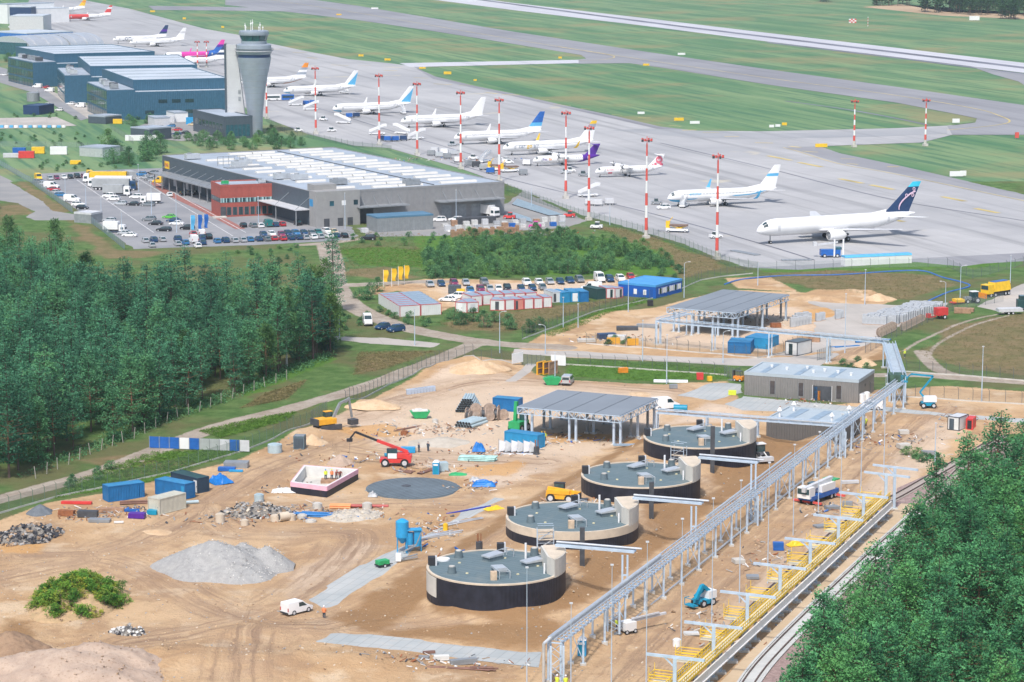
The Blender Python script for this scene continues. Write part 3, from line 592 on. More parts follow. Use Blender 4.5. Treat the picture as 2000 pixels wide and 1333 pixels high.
def truck_tpl(box_l=7.0,box_h=2.6,tall=True,semi=False):
    # cab at the front, cargo box behind
    ch=3.3 if tall else 2.5;cl=2.2 if tall else 1.9;w=1.22;b=MB()
    b.rings([[(0,-w,.7),(0,w,.7),(0,w*.96,ch),(0,-w*.96,ch)],[(cl-.35,-w,.6),(cl-.35,w,.6),(cl-.35,w*.94,ch-.1),(cl-.35,-w*.94,ch-.1)],[(cl,-w*.95,.55),(cl,w*.95,.55),(cl-.12,w*.9,ch*.72),(cl-.12,-w*.9,ch*.72)]])
    cab=b.mesh('cab',WHITE);b=MB()
    b.add([(cl-.02,-w*.86,ch*.46),(cl-.02,w*.86,ch*.46),(cl-.10,w*.82,ch*.70),(cl-.10,-w*.82,ch*.70)],[(0,1,2,3)])
    for s_ in (-1,1):b.add([(.6,s_*(w+.012),ch*.46),(cl-.4,s_*(w+.012),ch*.46),(cl-.5,s_*(w+.01),ch*.72),(.6,s_*(w+.01),ch*.72)],[(0,1,2,3) if s_<0 else (3,2,1,0)])
    gl=b.mesh('windscreen',GL);z0=1.1
    bx=MB().box(-box_l-.25,-.25,-w-.02,w+.02,z0,z0+box_h).mesh('cargo_box',WHITE)
    ch_=MB();ch_.box(-box_l-.1,cl-.4,-.5,.5,.6,z0-.01);ch_.box(cl-.3,cl+.06,-w*.95,w*.95,.35,.75)
    t=[('cab',cab,(0,0,0),0,[('windscreen',gl)]),('cargo_box',bx),('chassis',ch_.mesh('chassis',DARK))]
    xs=[cl-.9,-box_l+1.2]+([-box_l+2.5,-1.0] if semi else [])
    for x in xs:
        for s_ in (-1,1):t.append(('wheel',WH['l'],(x,s_*(w-.2),.52)))
    return t
TP={k:car_tpl(k) for k in ('sedan','hatch','suv','wagon')}
TP['van']=van_tpl(5.4,.99,2.35);TP['smallvan']=van_tpl(4.5,.92,1.85,False,1.05);TP['minibus']=van_tpl(4.9,.96,1.98,True,1.1);TP['boxtruck']=truck_tpl(4.6,2.3,False);TP['truck']=truck_tpl(7.0,2.7,True);TP['semi']=truck_tpl(13.0,2.8,True,True)
PAINT=dict(white=WHITE,silver=mat('silver_car_paint',(.52,.54,.56),.3,.05,1,.4),grey=mat('grey_car_paint',(.22,.24,.26),.3,.08,1,.3),black=mat('black_car_paint',(.02,.022,.028),.25,.2,1),navy=mat('dark_blue_car_paint',(.02,.06,.14),.25,.1,1),
             blue=mat('blue_car_paint',(.04,.17,.36),.25,.1,1),red=mat('red_car_paint',(.42,.03,.04),.3,.1,1),green=mat('green_car_paint',(.10,.42,.06),.3,.1,1),teal=mat('teal_car_paint',(.02,.16,.16),.3,.1,1),yellow=YELLOW,maroon=mat('maroon_car_paint',(.20,.03,.09),.3,.1,1),beige=mat('beige_car_paint',(.55,.45,.30),.3,.1,1),orange=ORANGEP)
CATS=dict(sedan='car',hatch='car',suv='car',wagon='car',van='van',smallvan='van',minibus='van',boxtruck='truck',truck='truck',semi='truck')
NAMES=dict(sedan='parked_car',hatch='parked_car',suv='parked_car',wagon='parked_car',van='parked_van',smallvan='parked_van',minibus='parked_van',boxtruck='box_truck',truck='box_truck',semi='semi_truck')
WORD=dict(sedan='saloon car',hatch='hatchback',suv='tall car',wagon='estate car',van='panel van',smallvan='small van',minibus='minibus',boxtruck='box truck',truck='truck',semi='articulated lorry')
def veh(px,py,kind,col,rz,label,group=None,box=None):
    pts={'car_body':PAINT[col],'van_body':PAINT[col],'cab':PAINT[col]}
    if box:pts['cargo_box']=box
    return spawn(TP[kind],NAMES[kind],label,CATS[kind],G(px,py),rz,group,None,pts)
def row(desc,group,cars,rz,jit=.05):
    n=len(cars)
    for i,c in enumerate(cars):
        px,py,kind,col=c[:4];pos=('leftmost' if i==0 else 'rightmost' if i==n-1 else ORD[i]+' from the left') if n>1 else 'only one'
        veh(px,py,kind,col,rz+random.uniform(-jit,jit)+(c[4] if len(c)>4 else 0),f'{col} {WORD[kind]}, {pos} in {desc}',group)

# ---------------------------------------------------------------- the parked aircraft, from the nearest stand to the farthest
TH=R(24)
def fin_curve(fi,o,fx,fc,ftc,ftop,z0,tipx):
    b=MB();pts=[(.50,.10),(.40,.22),(.36,.36),(.42,.48),(.55,.60),(.70,.66),(.84,.68)]
    f=lambda u,v:Vector((fx+(tipx-fx)*v+(fc+(ftc-fc)*v)*u+o,-.46+.2*v,z0+(ftop-z0)*v))
    q=[f(*p) for p in smooth2(pts)]
    for a,c in zip(q,q[1:]):b.beam(a,c,.06,.42)
    for c in ((.62,.76),(.78,.56),(.38,.56)):
        k=f(*c);ring=[k+Vector((.42*math.cos(a),0,.42*math.sin(a))) for a in [i*.698 for i in range(10)]];
        for a,d in zip(ring,ring[1:]):b.beam(a,d,.06,.24)
    ob('emblem',b.mesh('emblem',mat('pale_pink_paint',(.75,.55,.68),.4,.05,1)),fi)
def smooth2(p):return [(v.x,v.y) for v in smooth([Vector((*q,0)) for q in p],5)]
def trail_band(m,u0,v0,v1,u1=1.0):
    def fnc(fi,o,fx,fc,ftc,ftop,z0,tipx):
        b=MB();n=6
        for sg in (-1,1):
            vs=[]
            for i in range(n+1):
                v=v0+(v1-v0)*i/n;le=fx+(tipx-fx)*v+o;ch=fc+(ftc-fc)*v;ua=u0+(.9-u0)*(i/n)**1.5
                vs+=[(le+ch*ua,sg*(.42-.25*v)*.55,z0+(ftop-z0)*v),(le+ch*u1,sg*.03,z0+(ftop-z0)*v)]
            b.add(vs,[(2*i,2*i+1,2*i+3,2*i+2) if sg<0 else (2*i+2,2*i+3,2*i+1,2*i) for i in range(n)])
        ob('fin_stripe',b.mesh('fin_stripe',m),fi)
    return fnc
def fin_disc(fi,o,fx,fc,ftc,ftop,z0,tipx):
    b=MB();x=fx+(tipx-fx)*.45+fc*.5+o;z=z0+(ftop-z0)*.5;b.cyl((x,-.25,z),(x,.25,z),1.35,1.35,20);ob('emblem',b.mesh('emblem',mat('coral_paint',(.70,.16,.22),.4,.08,1)),fi)
    for dx,dz,r in ((-1.5,-1.5,.5),(.9,-1.7,.6),(-2.6,-1.9,.4)):
        b=MB();b.cyl((x+dx,-.3,z+dz),(x+dx,.3,z+dz),r,r,14);ob('emblem',b.mesh('emblem',MATS['coral_paint']),fi)
    fn=lambda a,c:Vector((x-1.0+a,-.27,z-.4+c));ob('lettering',text_mesh('AiR',1.15,'lettering',WHITE,fn,.02),fi)
mat('coral_paint',(.70,.16,.22),.4,.08,1);mat('tan_paint',(.55,.30,.20),.4,.2,1)
CYT=mat('cyan_paint',(.05,.55,.75),.4,.05,1);CHAR=mat('charcoal_paint',(.30,.34,.40),.4,.1,1)
airliner('large white wide-body jet with dark fin and looping line emblem, nearest stand',(1504,477),R(26),WIDE,fin=[NAVY,NAVY,NAVY,NAVY,NAVY,CYT],fin_fn=fin_curve)
airliner('white jet with light blue fin band and winglets, stairs at its nose',(1325,404),R(21),JET,fin=[WHITE,WHITE,WHITE,WHITE,LBLUE,WHITE,WHITE,WHITE],wl=LBLUE,txt=[('enterair',1.35,7.0,.35,LBLUE,.01)],
         pat=[(.025,.13,-80,-32,LBLUE,-1.0),(.10,.22,-34,-22,LBLUE,1.5),(.56,.80,-14,-4,LBLUE,1.5),(.74,.84,-16,4,LBLUE,2.5)])
airliner('white twin-propeller aircraft with red spots on its tail',(1172,347),R(20),PROP,fin=[WHITE]*5,fin_fn=fin_disc,txt=[('SprintAir',.8,4.0,.1,MATS['coral_paint'],0)],pat=[(.17,.23,-50,-20,MATS['coral_paint'],0)])
airliner('white twin-propeller aircraft with purple rear fuselage and tail',(1050,325),R(20),PROP,fin=[PURPLE]*5,body=[WHITE,PURPLE],bodymis=[0]*9+[1]*4,pat=[(.60,.76,-90,-30,PURPLE,3.0)],txt=[('Fed',1.2,3.6,-.2,PURPLE,.02),('Ex',1.2,6.0,-.2,ORANGEP,.02)])
airliner('white cargo jet with yellow winglets and yellow fin tip',(1000,304),TH,JET,fin=[WHITE,WHITE,WHITE,LGREY,CHAR,YELLOW],wl=YELLOW,txt=[('car',2.3,6.0,-.5,CHAR,.03),('go',2.3,9.6,-.5,YELLOW,.03),('air',2.3,12.4,-.5,CHAR,.03)])
airliner('white jet with royal blue upper fin and pale blue fin root',(904,283),TH,JET,fin=[WHITE,LBLUE,BLUE,BLUE,BLUE],txt=[('Corendon',.9,7.5,.4,LGREY,0)])
airliner('all white jet without markings, between two liveried jets',(799,250),TH,JET)
airliner('white jet with blue swoosh fin and blue nose belly, dollies beside its nose',(665,225),TH,JET,fin_fn=trail_band(LBLUE,.25,.0,.85),pat=[(.02,.12,-80,-35,LBLUE,-1.0)])
airliner('white jet with blue swoosh fin and stairs at both ends, farther one',(568,189),TH,JET,fin_fn=trail_band(LBLUE,.3,.0,.85),pat=[(.02,.10,-80,-35,LBLUE,-1.0)])
airliner('white jet with orange and brown fin, partly behind the control tower',(478,172),R(26),JET,fin=[WHITE,CHAR,WHITE,CHAR,ORANGEP,ORANGEP],body=[WHITE,mat('tan_paint',(.55,.30,.20),.4,.2,1)],pat=[(.62,.90,-90,-40,MATS['tan_paint'],2)],bodymis=[0]*13)
airliner('white jet with patterned dark fin, lower of two behind the terminal roofs',(331,131),R(24),JET,fin=[WHITE,NAVY,WHITE,NAVY,NAVY],winglets=False)
airliner('jet with magenta rear fuselage and blue fin behind the terminal',(330,119),R(24),JET,fin=[BLUE,BLUE,PURPLE,PINK,PINK],body=[WHITE,PINK,BLUE],bodymis=[0]*6+[1,1,1,2,2,2,2],wl=PINK)
airliner('white jet with pale blue fin band beyond the arched terminal',(264,92),R(24),JET,fin=[WHITE,WHITE,WHITE,LGREY,WHITE,WHITE])
airliner('white jet with large navy lettering and navy fin',(231,86),R(24),JET,fin=[WHITE,NAVY,PURPLE,NAVY,NAVY],txt=[('LOT',3.4,6.5,-1.1,NAVY,.04)],winglets=False)
airliner('jet with red front fuselage and red fin, farthest but one',(137,41),R(24),JET,fin=[WHITE,RED,RED,WHITE,RED],body=[RED,WHITE],bodymis=[0]*6+[0,1,1,1,1,1,1])
airliner('white jet with yellow fin on the farthest stand',(91,27),R(24),JET,fin=[WHITE,YELLOW,YELLOW,ORANGEP,YELLOW])
# ---------------------------------------------------------------- floodlight masts
def mast(px,base,top,label):
    g0=U(px,base);h=HZ(g0,top);t=thing('floodlight_mast',label,'mast',(g0.x,g0.y,.05),R(20),'striped floodlight masts on the apron edge')
    b=MB();b.box(-.9,.9,-.9,.9,0,1.0);b.cyl((0,0,1.0),(0,0,2.6),.62,.5,10);ob('footing',b.mesh('footing',CONC),t)
    n=7;z=2.6
    for i in range(n):
        z1=2.6+(h-4.4)*(i+1)/n;b=MB();r0=.48-.26*i/n;r1=.48-.26*(i+1)/n;b.cyl((0,0,z),(0,0,z1),r0,r1,10);ob('pole_section',b.mesh('pole_section',REDW if i%2==0 else WHITE,True),t);z=z1
    b=MB();b.cyl((0,0,h-1.8),(0,0,h+.3),.12,.12,8)
    for k in range(4):b.beam((-1.35*math.cos(k*.785),-1.35*math.sin(k*.785),h-.9),(1.35*math.cos(k*.785),1.35*math.sin(k*.785),h-.9),.16)
    hd=ob('lamp_frame',b.mesh('lamp_frame',REDW),t)
    for k in range(8):
        a=k*math.pi/4;b=MB();b.box(-.28,.28,-.18,.18,-.35,.35);ob('floodlight',b.mesh('floodlight',REDW if k%2 else DARK),hd,(1.4*math.cos(a),1.4*math.sin(a),h-.95+.3*(k%2)),a)
MASTS=[(617,262,131,'beside the two far white jets'),(741,284,145,'behind the cargo warehouse roof, left'),(815,304,161,'behind the cargo warehouse roof, middle'),(900,331,178,'behind the cargo warehouse roof, right'),(975,356,192,'by the parked loaders'),
         (1105,389,217,'nearest the purple-tailed aircraft'),(1150,431,246,'at the warehouse yard fence'),(1262,467,269,'with white foot before the blue-banded jet'),(1400,508,301,'tallest looking, left of the wide-body jet'),(1668,288,195,'on the right grass, left of its pair'),(1807,286,193,'on the right grass, right of its pair'),
         (521,233,120,'right behind the control tower'),(386,132,80,'left of a close pair behind the terminal'),(404,132,80,'right of a close pair behind the terminal')]
for px,b_,t_,d in MASTS:mast(px,b_,t_,'red and white striped floodlight mast '+d)
# ---------------------------------------------------------------- apron equipment
def stairs(px,py,rz,label,low=False):
    t=thing('passenger_stairs',label,'stairs',G(px,py)+Vector((0,0,.06)),rz,'passenger stairs on the apron')
    b=MB();b.box(-3.4,3.4,-.9,.9,.45,.95);ob('chassis',b.mesh('chassis',WHITE),t)
    b=MB();b.add([(-3.2,-.8,.95),(-3.2,.8,.95),(3.0,.8,3.4),(3.0,-.8,3.4),(-3.2,-.8,1.25),(-3.2,.8,1.25),(3.0,.8,3.7),(3.0,-.8,3.7)],[(0,1,2,3),(7,6,5,4),(0,3,7,4),(1,5,6,2),(3,2,6,7),(0,4,5,1)])
    for k in range(14):x=-3.1+k*.44;b.box(x,x+.30,-.7,.7,1.2+k*.174,1.36+k*.174)
    ob('steps',b.mesh('steps',ALU),t)
    for s_ in (-1,1):
        b=MB();b.add([(-3.2,s_*.8,1.2),(3.0,s_*.8,3.65),(4.2,s_*.8,3.65),(4.2,s_*.8,4.7),(3.0,s_*.8,4.7),(-3.2,s_*.8,2.25)],[(0,1,2,3,4,5)]);ob('side_panel',b.mesh('side_panel',WHITE),t)
    b=MB();b.box(3.0,4.2,-.8,.8,3.5,3.65);ob('platform',b.mesh('platform',ALU),t)
    for x in (-2.4,2.2):
        for s_ in (-1,1):ob('wheel',WH['m'],t,(x,s_*.8,.37))
for px,py,rz,d in ((577,207,.3,'near the far blue and white bus'),(606,216,0.2,'left behind the striped mast'),(671,242,2.8,'left below the swoosh-fin jet'),(736,264,.2,'left of the blue carts'),(786,263,2.7,'middle of three by the blue carts'),(812,273,.4,'right of the blue carts'),
                      (1337,405,1.25,'at the nose of the blue-banded jet'),(672,183,2.2,'at the tail of the far swoosh-fin jet'),(787,223,1.8,'at the tail of the near swoosh-fin jet'),(1148,385,.35,'folded, by grey ground units near the fence'),(947,318,1.1,'by the cargo loaders behind the warehouse')):
    stairs(px,py,rz,'white mobile passenger stairs '+d)
def cart(px,py,rz,m,label,L=3.2,h=1.6,name='cargo_cart',cat='cart',group='carts on the apron'):
    t=thing(name,label,cat,G(px,py)+Vector((0,0,.06)),rz,group);b=MB();b.box(-L/2,L/2,-.8,.8,.45,.6);b.beam((L/2,0,.5),(L/2+.9,0,.4),.1);ob('deck',b.mesh('deck',DARK),t)
    b=MB();b.hexa([(-L/2+.1,-.78,.6),(L/2-.1,-.78,.6),(L/2-.1,.78,.6),(-L/2+.1,.78,.6)],[(-L/2+.2,-.7,.6+h),(L/2-.2,-.7,.6+h),(L/2-.2,.7,.6+h),(-L/2+.2,.7,.6+h)]);ob('cover',b.mesh('cover',m),t)
    for x in (-L*.33,L*.33):
        for s_ in (-1,1):ob('wheel',WH['s'],t,(x,s_*.62,.31))
k=0
for px,py,m,c,d in ((598,206,BLUE,'blue','left of a pair by the striped mast'),(611,205,BLUE,'blue','right of a pair by the striped mast'),(682,231,BLUE,'blue','left of two at a jet nose'),(696,230,NAVY,'dark blue','right of two at a jet nose'),(744,276,NAVY,'dark blue','leftmost in the row of four'),
                        (757,277,BLUE,'blue','second in the row of four'),(772,277,BLUE,'blue','third in the row of four'),(788,276,NAVY,'dark blue','last in the row of four'),(1152,402,LGREY,'grey','left of three grey units by the fence'),(1168,403,LGREY,'grey','middle of three grey units by the fence'),(1190,401,LGREY,'grey','right of three grey units by the fence'),
                        (1029,324,WHITE,'white','left of the purple-tailed aircraft'),(842,305,STEEL,'grey','left behind the warehouse roof'),(858,308,ALU,'silver','second behind the warehouse roof'),(874,311,STEEL,'grey','third behind the warehouse roof'),(868,302,WHITE,'white','piled high behind the warehouse roof'),(915,325,STEEL,'grey','low, right of a mast'),(930,327,DARK,'dark','low, beside the loaders'),
                        (945,333,ALU,'silver','near the yellow loader'),(895,318,WHITE,'white','left of the rightmost warehouse mast'),(1022,343,STEEL,'grey','alone right of the yellow loader'),(885,304,ALU,'silver','behind the warehouse roof edge'),(958,340,BLUE,'blue','under the striped mast by the loaders'),(849,299,LGREY,'pale','far left of the loader group')):
    cart(px,py,random.uniform(-.3,.5),m,f'{c} cargo cart {d}')
def tug(px,py,rz,m,label):
    t=thing('tow_tractor',label,'tractor',G(px,py)+Vector((0,0,.06)),rz,'tow tractors on the apron');b=MB();b.hexa([(-1.9,-1,.35),(1.9,-1,.35),(1.9,1,.35),(-1.9,1,.35)],[(-1.8,-.95,1.15),(1.7,-.95,1.0),(1.7,.95,1.0),(-1.8,.95,1.15)]);ob('hull',b.mesh('hull',m),t)
    b=MB();b.hexa([(-.9,-.8,1.05),(.5,-.8,1.05),(.5,.8,1.05),(-.9,.8,1.05)],[(-.8,-.7,1.95),(.3,-.7,1.95),(.3,.7,1.95),(-.8,.7,1.95)]);cb=ob('cab',b.mesh('cab',GL),t);b=MB();b.box(-.9,.4,-.78,.78,1.95,2.05);ob('roof',b.mesh('roof',m),cb)
    for x in (-1.2,1.2):
        for s_ in (-1,1):ob('wheel',WH['m'],t,(x,s_*.9,.37))
for px,py,m,d in ((632,236,WHITE,'white',),(648,258,WHITE,'white'),(583,258,WHITE,'white'),(884,286,ALU,'silver'),(925,312,WHITE,'white'),(1105,340,ALU,'silver'),(1114,337,WHITE,'white'),(1398,466,WHITE,'white'),(1283,400,STEEL,'grey'),(990,318,WHITE,'white'),(1140,345,STEEL,'grey')):
    near={632:'below the row of far stairs',648:'left of the stairs below the swoosh-fin jet',583:'near the striped mast foot behind the grass',884:'at the nose of the blue-finned jet',925:'left of the cargo jet nose',1105:'left one behind a striped mast',1114:'right one behind a striped mast',1398:'just behind the tallest-looking striped mast',1283:'left of the white car by the blue-banded jet',990:'at the nose of the cargo jet',1140:'left of the red-spotted aircraft'}[px]
    tug(px,py,random.uniform(-.4,.6),m,f'{d} tow tractor {near}')
veh(1296,409,'suv','white',R(195),'white car beside the nose of the blue-banded jet','service cars on the apron');veh(992,320,'smallvan','white',R(10),'white van parked under the cargo jet','service cars on the apron')
def loader(px,py,rz,label):
    t=thing('cargo_loader',label,'loader',G(px,py)+Vector((0,0,.06)),rz,'yellow cargo loaders');b=MB();b.box(-3.5,3.2,-1.4,1.4,.5,1.2);ob('chassis',b.mesh('chassis',WHITE),t)
    b=MB();b.box(-3.3,2.2,-1.5,1.5,1.9,2.25);ob('deck',b.mesh('deck',mat('brown_deck',(.2,.13,.1),.7,.2,1)),t);b=MB();b.box(2.2,3.4,-1.3,-.2,1.2,3.2);ob('cab',b.mesh('cab',YELLOW),t)
    b=MB()
    for s_ in (-1.2,1.2):b.beam((-3,s_,.8),(1.5,s_,1.95),.2);b.beam((-3,s_,1.95),(1.5,s_,.8),.2)
    b.beam((2.5,-.9,3),(1.4,-.9,4.4),.2);ob('scissor_lift',b.mesh('scissor_lift',YELLOW),t)
    for x in (-2.6,2.4):
        for s_ in (-1,1):ob('wheel',WH['m'],t,(x,s_*1.3,.37))
loader(1322,454,R(170),'yellow cargo loader with raised arm alone near the fence');loader(995,337,R(200),'yellow cargo loader behind the warehouse corner');loader(969,334,R(160),'yellow cargo loader under a striped mast')
t=thing('deicing_truck','blue service truck with white columns left of the white tents','truck',G(1622,503)+Vector((0,0,.06)),R(5));b=MB();b.box(-2.9,2.6,-1.2,1.2,.6,2.2);ob('body',b.mesh('body',BLUE),t);b=MB();b.box(1.2,2.9,-1.15,1.15,2.2,2.9);ob('cab',b.mesh('cab',GLB),t)
b=MB();b.beam((-4.5,0,3.4),(2,0,4.2),.5);b.box(-5,-4,-.7,.7,3.2,4.3);ob('spray_boom',b.mesh('spray_boom',LGREY),t)
for x in (.8,3.3):b=MB();b.cyl((x,-1.3,.3),(x,-1.3,5.2),.25,.25,8);ob('column',b.mesh('column',WHITE),t)
for x in (-1.9,1.7):
    for s_ in (-1,1):ob('wheel',WH['l'],t,(x,s_*1.1,.52))
def hall(a,b_,h,dep,nm,label,cat,wm,rm,n):
    p,q=U(*a),U(*b_);rz=math.atan2(q.y-p.y,q.x-p.x);L=(q-p).length;t=thing(nm,label,cat,(p.x,p.y,.05),rz)
    for k in range(n):
        x0,x1=L*k/n+.03,L*(k+1)/n-.03;b=MB();b.box(x0,x1,0,dep,0,h);ob('wall_panel',b.mesh('wall_panel',wm),t);b=MB();b.hexa([(x0,-.08,h+.004),(x1,-.08,h+.004),(x1,dep+.08,h+.004),(x0,dep+.08,h+.004)],[(x0,.25,h+.5),(x1,.25,h+.5),(x1,dep-.25,h+.5),(x0,dep-.25,h+.5)]);ob('roof_panel',b.mesh('roof_panel',rm),t)
    return t
hall((1650,521),(1781,515),2.3,2.6,'container_row','long white container row with blue roofs by the apron edge','container',WHITE,LBLUE,4)
for a,b_,lab in (((1432,491),(1480,500),'dark rectangular grate plates lying on the apron'),((1527,510),(1585,509),'thin dark steel platform lying on the apron edge')):
    p,q=U(*a),U(*b_);t=thing('steel_plates',lab,'plates',(p.x,p.y,.08),math.atan2(q.y-p.y,q.x-p.x));L=(q-p).length
    for k in range(8):b=MB();b.box(L*k/8,L*(k+1)/8-.1,-1.1,1.1,0,.25);ob('plate',b.mesh('plate',STEEL),t)
def bus(px,py,rz,label):
    t=thing('apron_bus',label,'bus',G(px,py)+Vector((0,0,.06)),rz)
    for x0,x1,m in ((-8,-.3,WHITE),(.3,6.5,BLUE)):
        b=MB();b.box(x0,x1,-1.3,1.3,.4,3.0);bd=ob('body_section',b.mesh('body_section',m),t);b=MB();b.box(x0+.4,x1-.4,-1.32,1.32,1.4,2.4);ob('windows',b.mesh('windows',GL),bd)
    for x in (-6,-2,4.5):
        for s_ in (-1,1):ob('wheel',WH['l'],t,(x,s_*1.15,.52))
bus(549,197,R(8),'blue and white articulated bus right of the control tower')
def sign(px,py,w,h,m,label,rz=.12):
    t=thing('taxiway_sign',label,'sign',U(px,py)+Vector((0,0,.1)),rz,'small boards on the airfield');b=MB();w*=.55;h*=.6;b.box(-w/2,w/2,-.2,.2,.35,.35+h);ob('board',b.mesh('board',m),t)
    for s_ in (-.35,.35):b=MB();b.box(s_*w-.06,s_*w+.06,-.06,.06,0,.35);ob('leg',b.mesh('leg',STEEL),t)
for px,py,w,h,m,d in ((705,112,6,2.2,YELLOW,'yellow guidance board, left of two on the grass tip'),(757,120,7,2.2,YELLOW,'yellow guidance board, right of two on the grass tip'),(874,147,8,2.6,YELLOW,'yellow guidance board inside the left end of the grass island'),(825,136,7,1.6,YELLOW,'yellow guidance board at the tip of the grass island'),(928,160,3,1.6,YELLOW,'small yellow board on the island rim'),
                           (1262,130,7,2,YELLOW,'yellow board on the island beside the taxiway'),(1326,238,8,2.2,YELLOW,'yellow board between two white boards on the island'),(1252,225,6,1.8,WHITE,'white board left of the yellow one on the island'),(1357,244,8,2,WHITE,'white board right of the yellow one on the island'),(1604,290,9,2.4,YELLOW,'yellow board on the right grass before the mast pair'),(1507,251,4,1.8,WHITE,'white board, left of two at the island end'),(1519,250,4,1.8,WHITE,'white board, right of two at the island end'),(1532,247,4,2,YELLOW,'small yellow board at the island end'),
                           (1331,109,9,2.2,WHITE,'white board beyond the taxiway, middle'),(732,19,12,2.4,WHITE,'white board beyond the taxiway, far left'),(1903,41,16,6,WHITE,'white cabin near the far field edge'),(1868,347,9,3,WHITE,'white cabinet on the right grass, larger of two'),(1881,346,4,3,WHITE,'white cabinet on the right grass, smaller of two'),(1867,242,6,3,WHITE,'white cabinet at the right end of the island'),(662,31,8,2,YELLOW,'yellow board on the far grass strip'),
                           (298,25,8,2.5,YELLOW,'yellow board beside the far apron edge'),(360,39,5,2.5,YELLOW,'yellow board on the far apron rim'),(435,56,4,2.5,YELLOW,'yellow board left of the control tower top'),(1094,116,4,2,YELLOW,'yellow board at the taxiway junction tip'),(1986,272,3,4,REDW,'red marker on the right grass')):
    sign(px,py,w,h,m,d)
t=thing('localizer_hut','red and white chequered hut on the far grass','hut',U(1665,45),.1)
for i in range(4):
    for j in range(3):b=MB();b.box(-3+i*1.5,-1.52+i*1.5,-1,1,j*1.1,j*1.1+1.08);ob('panel',b.mesh('panel',RED if (i+j)%2 else WHITE),t)
t=thing('marker_pole','thin red and white pole right of the chequered hut','pole',U(1695,52))
for k in range(7):b=MB();b.cyl((0,0,k*1.1),(0,0,k*1.1+1.1),.22,.22,8);ob('pole_section',b.mesh('pole_section',RED if k%2 else WHITE),t)

# ---------------------------------------------------------------- airport buildings
BLUEWALL=ribbed('blue_grey_cladding',(.040,.120,.195),1.2,.45,.1);GREYWALL=ribbed('grey_cladding',(.27,.27,.275),.5,.5,.1,.06,.3);ROOFG=mat('grey_roof',(.33,.38,.44),.7,.12,.06,grime=((.28,.29,.30),.15,.55,.6));ROOFW=mat('white_roof',(.47,.52,.57),.6,.08,.05,grime=((.42,.44,.46),.1,.5,.6));BRICK=ribbed('red_facade',(.34,.085,.065),1.0,.6,0,.1,.25)
SLATE=ribbed('slate_cladding',(.075,.10,.125),1.5,.5,.1);SKYL=mat('skylight',(.56,.55,.52),.4,.06,.5);DKBLUE=mat('blue_roof_paint',(.09,.20,.30),.5,.1,.3)
def quadroof(px4,h):return [U(x,y,h) for x,y in px4]
class Bld: # a box building from its roof corners (front-left, front-right, back-right, back-left) and height
    def __init__(s,name,label,px4,h,wm,rm,cat='building',par=.5,z0=0.0,pxh=None,sq=True):
        c=quadroof(px4,h if pxh is None else pxh);fl,fr,br,bl=c
        if sq: # make it a true rectangle on the front edge
            e=(fr-fl);L=e.length;e.normalize();n=Vector((-e.y,e.x,0));d=((br-fr).dot(n)+(bl-fl).dot(n))/2
        s.L,s.D,s.h,s.wm=L,d,h,wm;s.t=thing(name,label,cat,(fl.x,fl.y,z0),math.atan2(e.y,e.x))
        b=MB();b.box(0,L,0,d,0,h-.004);s.wall=ob('wall',b.mesh('wall',wm),s.t)
        b=MB();b.box(.3,L-.3,.3,d-.3,h,h+.12);s.roof=ob('roof',b.mesh('roof',rm),s.t)
        if par:
            b=MB()
            for x0,x1,y0,y1 in ((-.06,L+.06,-.06,.28),(-.06,L+.06,d-.28,d+.06),(-.06,.28,.28,d-.28),(L-.28,L+.06,.28,d-.28)):b.box(x0,x1,y0,y1,h-.35,h+par)
            ob('parapet',b.mesh('parapet',wm if par>.3 else rm),s.roof)
    def part(s,nm,b,m,par=None,sm=False):return ob(nm,b.mesh(nm,m,sm),par or s.t)
    def win(s,x0,x1,z0,z1,face='f',m=None,nm='window',fr=None):
        b=MB();e=.06
        if face=='f':b.box(x0,x1,-e,.05,z0,z1)
        elif face=='l':b.box(-e,.05,x0,x1,z0,z1)
        else:b.box(s.L-.05,s.L+e,x0,x1,z0,z1)
        w=s.part(nm,b,m or GL)
        if fr:
            b=MB()
            for a,c in ((x0-.08,x0),(x1,x1+.08)):
                if face=='f':b.box(a,c,-e-.04,0,z0-.08,z1+.08)
            if b.v:s.part('frame',b,fr,w)
        return w
def hvac(par,x,y,z,L,w,h,m=ALU):
    b=MB();b.box(x,x+L,y,y+w,z+.3,z+h);u=ob('air_handler',b.mesh('air_handler',m),par);b=MB()
    for i in range(2):
        for j in range(2):b.box(x+i*(L-.2),x+i*(L-.2)+.2,y+j*(w-.2),y+j*(w-.2)+.2,z,z+.3)
    b.cyl((x+L*.3,y+w/2,z+h),(x+L*.3,y+w/2,z+h+.3),w*.3,w*.3,10);ob('fan_housing',b.mesh('fan_housing',STEEL),u)
# cargo warehouse
WHH=10.3
B=Bld('cargo_warehouse','big grey cargo warehouse with rows of white skylights on its roof',[(615,378),(985,357),(762,288),(424,296)],WHH,GREYWALL,ROOFG,par=.35)
L,D=B.L,B.D
for gi,(u0,u1,rows,v0,v1) in enumerate(((.10,.26,10,.05,.80),(.33,.60,15,.03,.93),(.70,.90,14,.04,.95))):
    for r in range(rows):
        v=v0+(v1-v0)*r/(rows-1);
        for k in range(1 if gi!=1 else 2):
            a=u0+(u1-u0)*k/(1 if gi!=1 else 2)+.004*r*0;c=u0+(u1-u0)*(k+1)/(1 if gi!=1 else 2)-.006;b=MB()
            b.rings([[(a*L,v*D,WHH+.13),(a*L,v*D+.6,WHH+.75),(a*L,v*D+1.6,WHH+.75),(a*L,v*D+2.2,WHH+.13)],[(c*L,v*D,WHH+.13),(c*L,v*D+.6,WHH+.75),(c*L,v*D+1.6,WHH+.75),(c*L,v*D+2.2,WHH+.13)]]);ob('skylight',b.mesh('skylight',SKYL),B.roof)
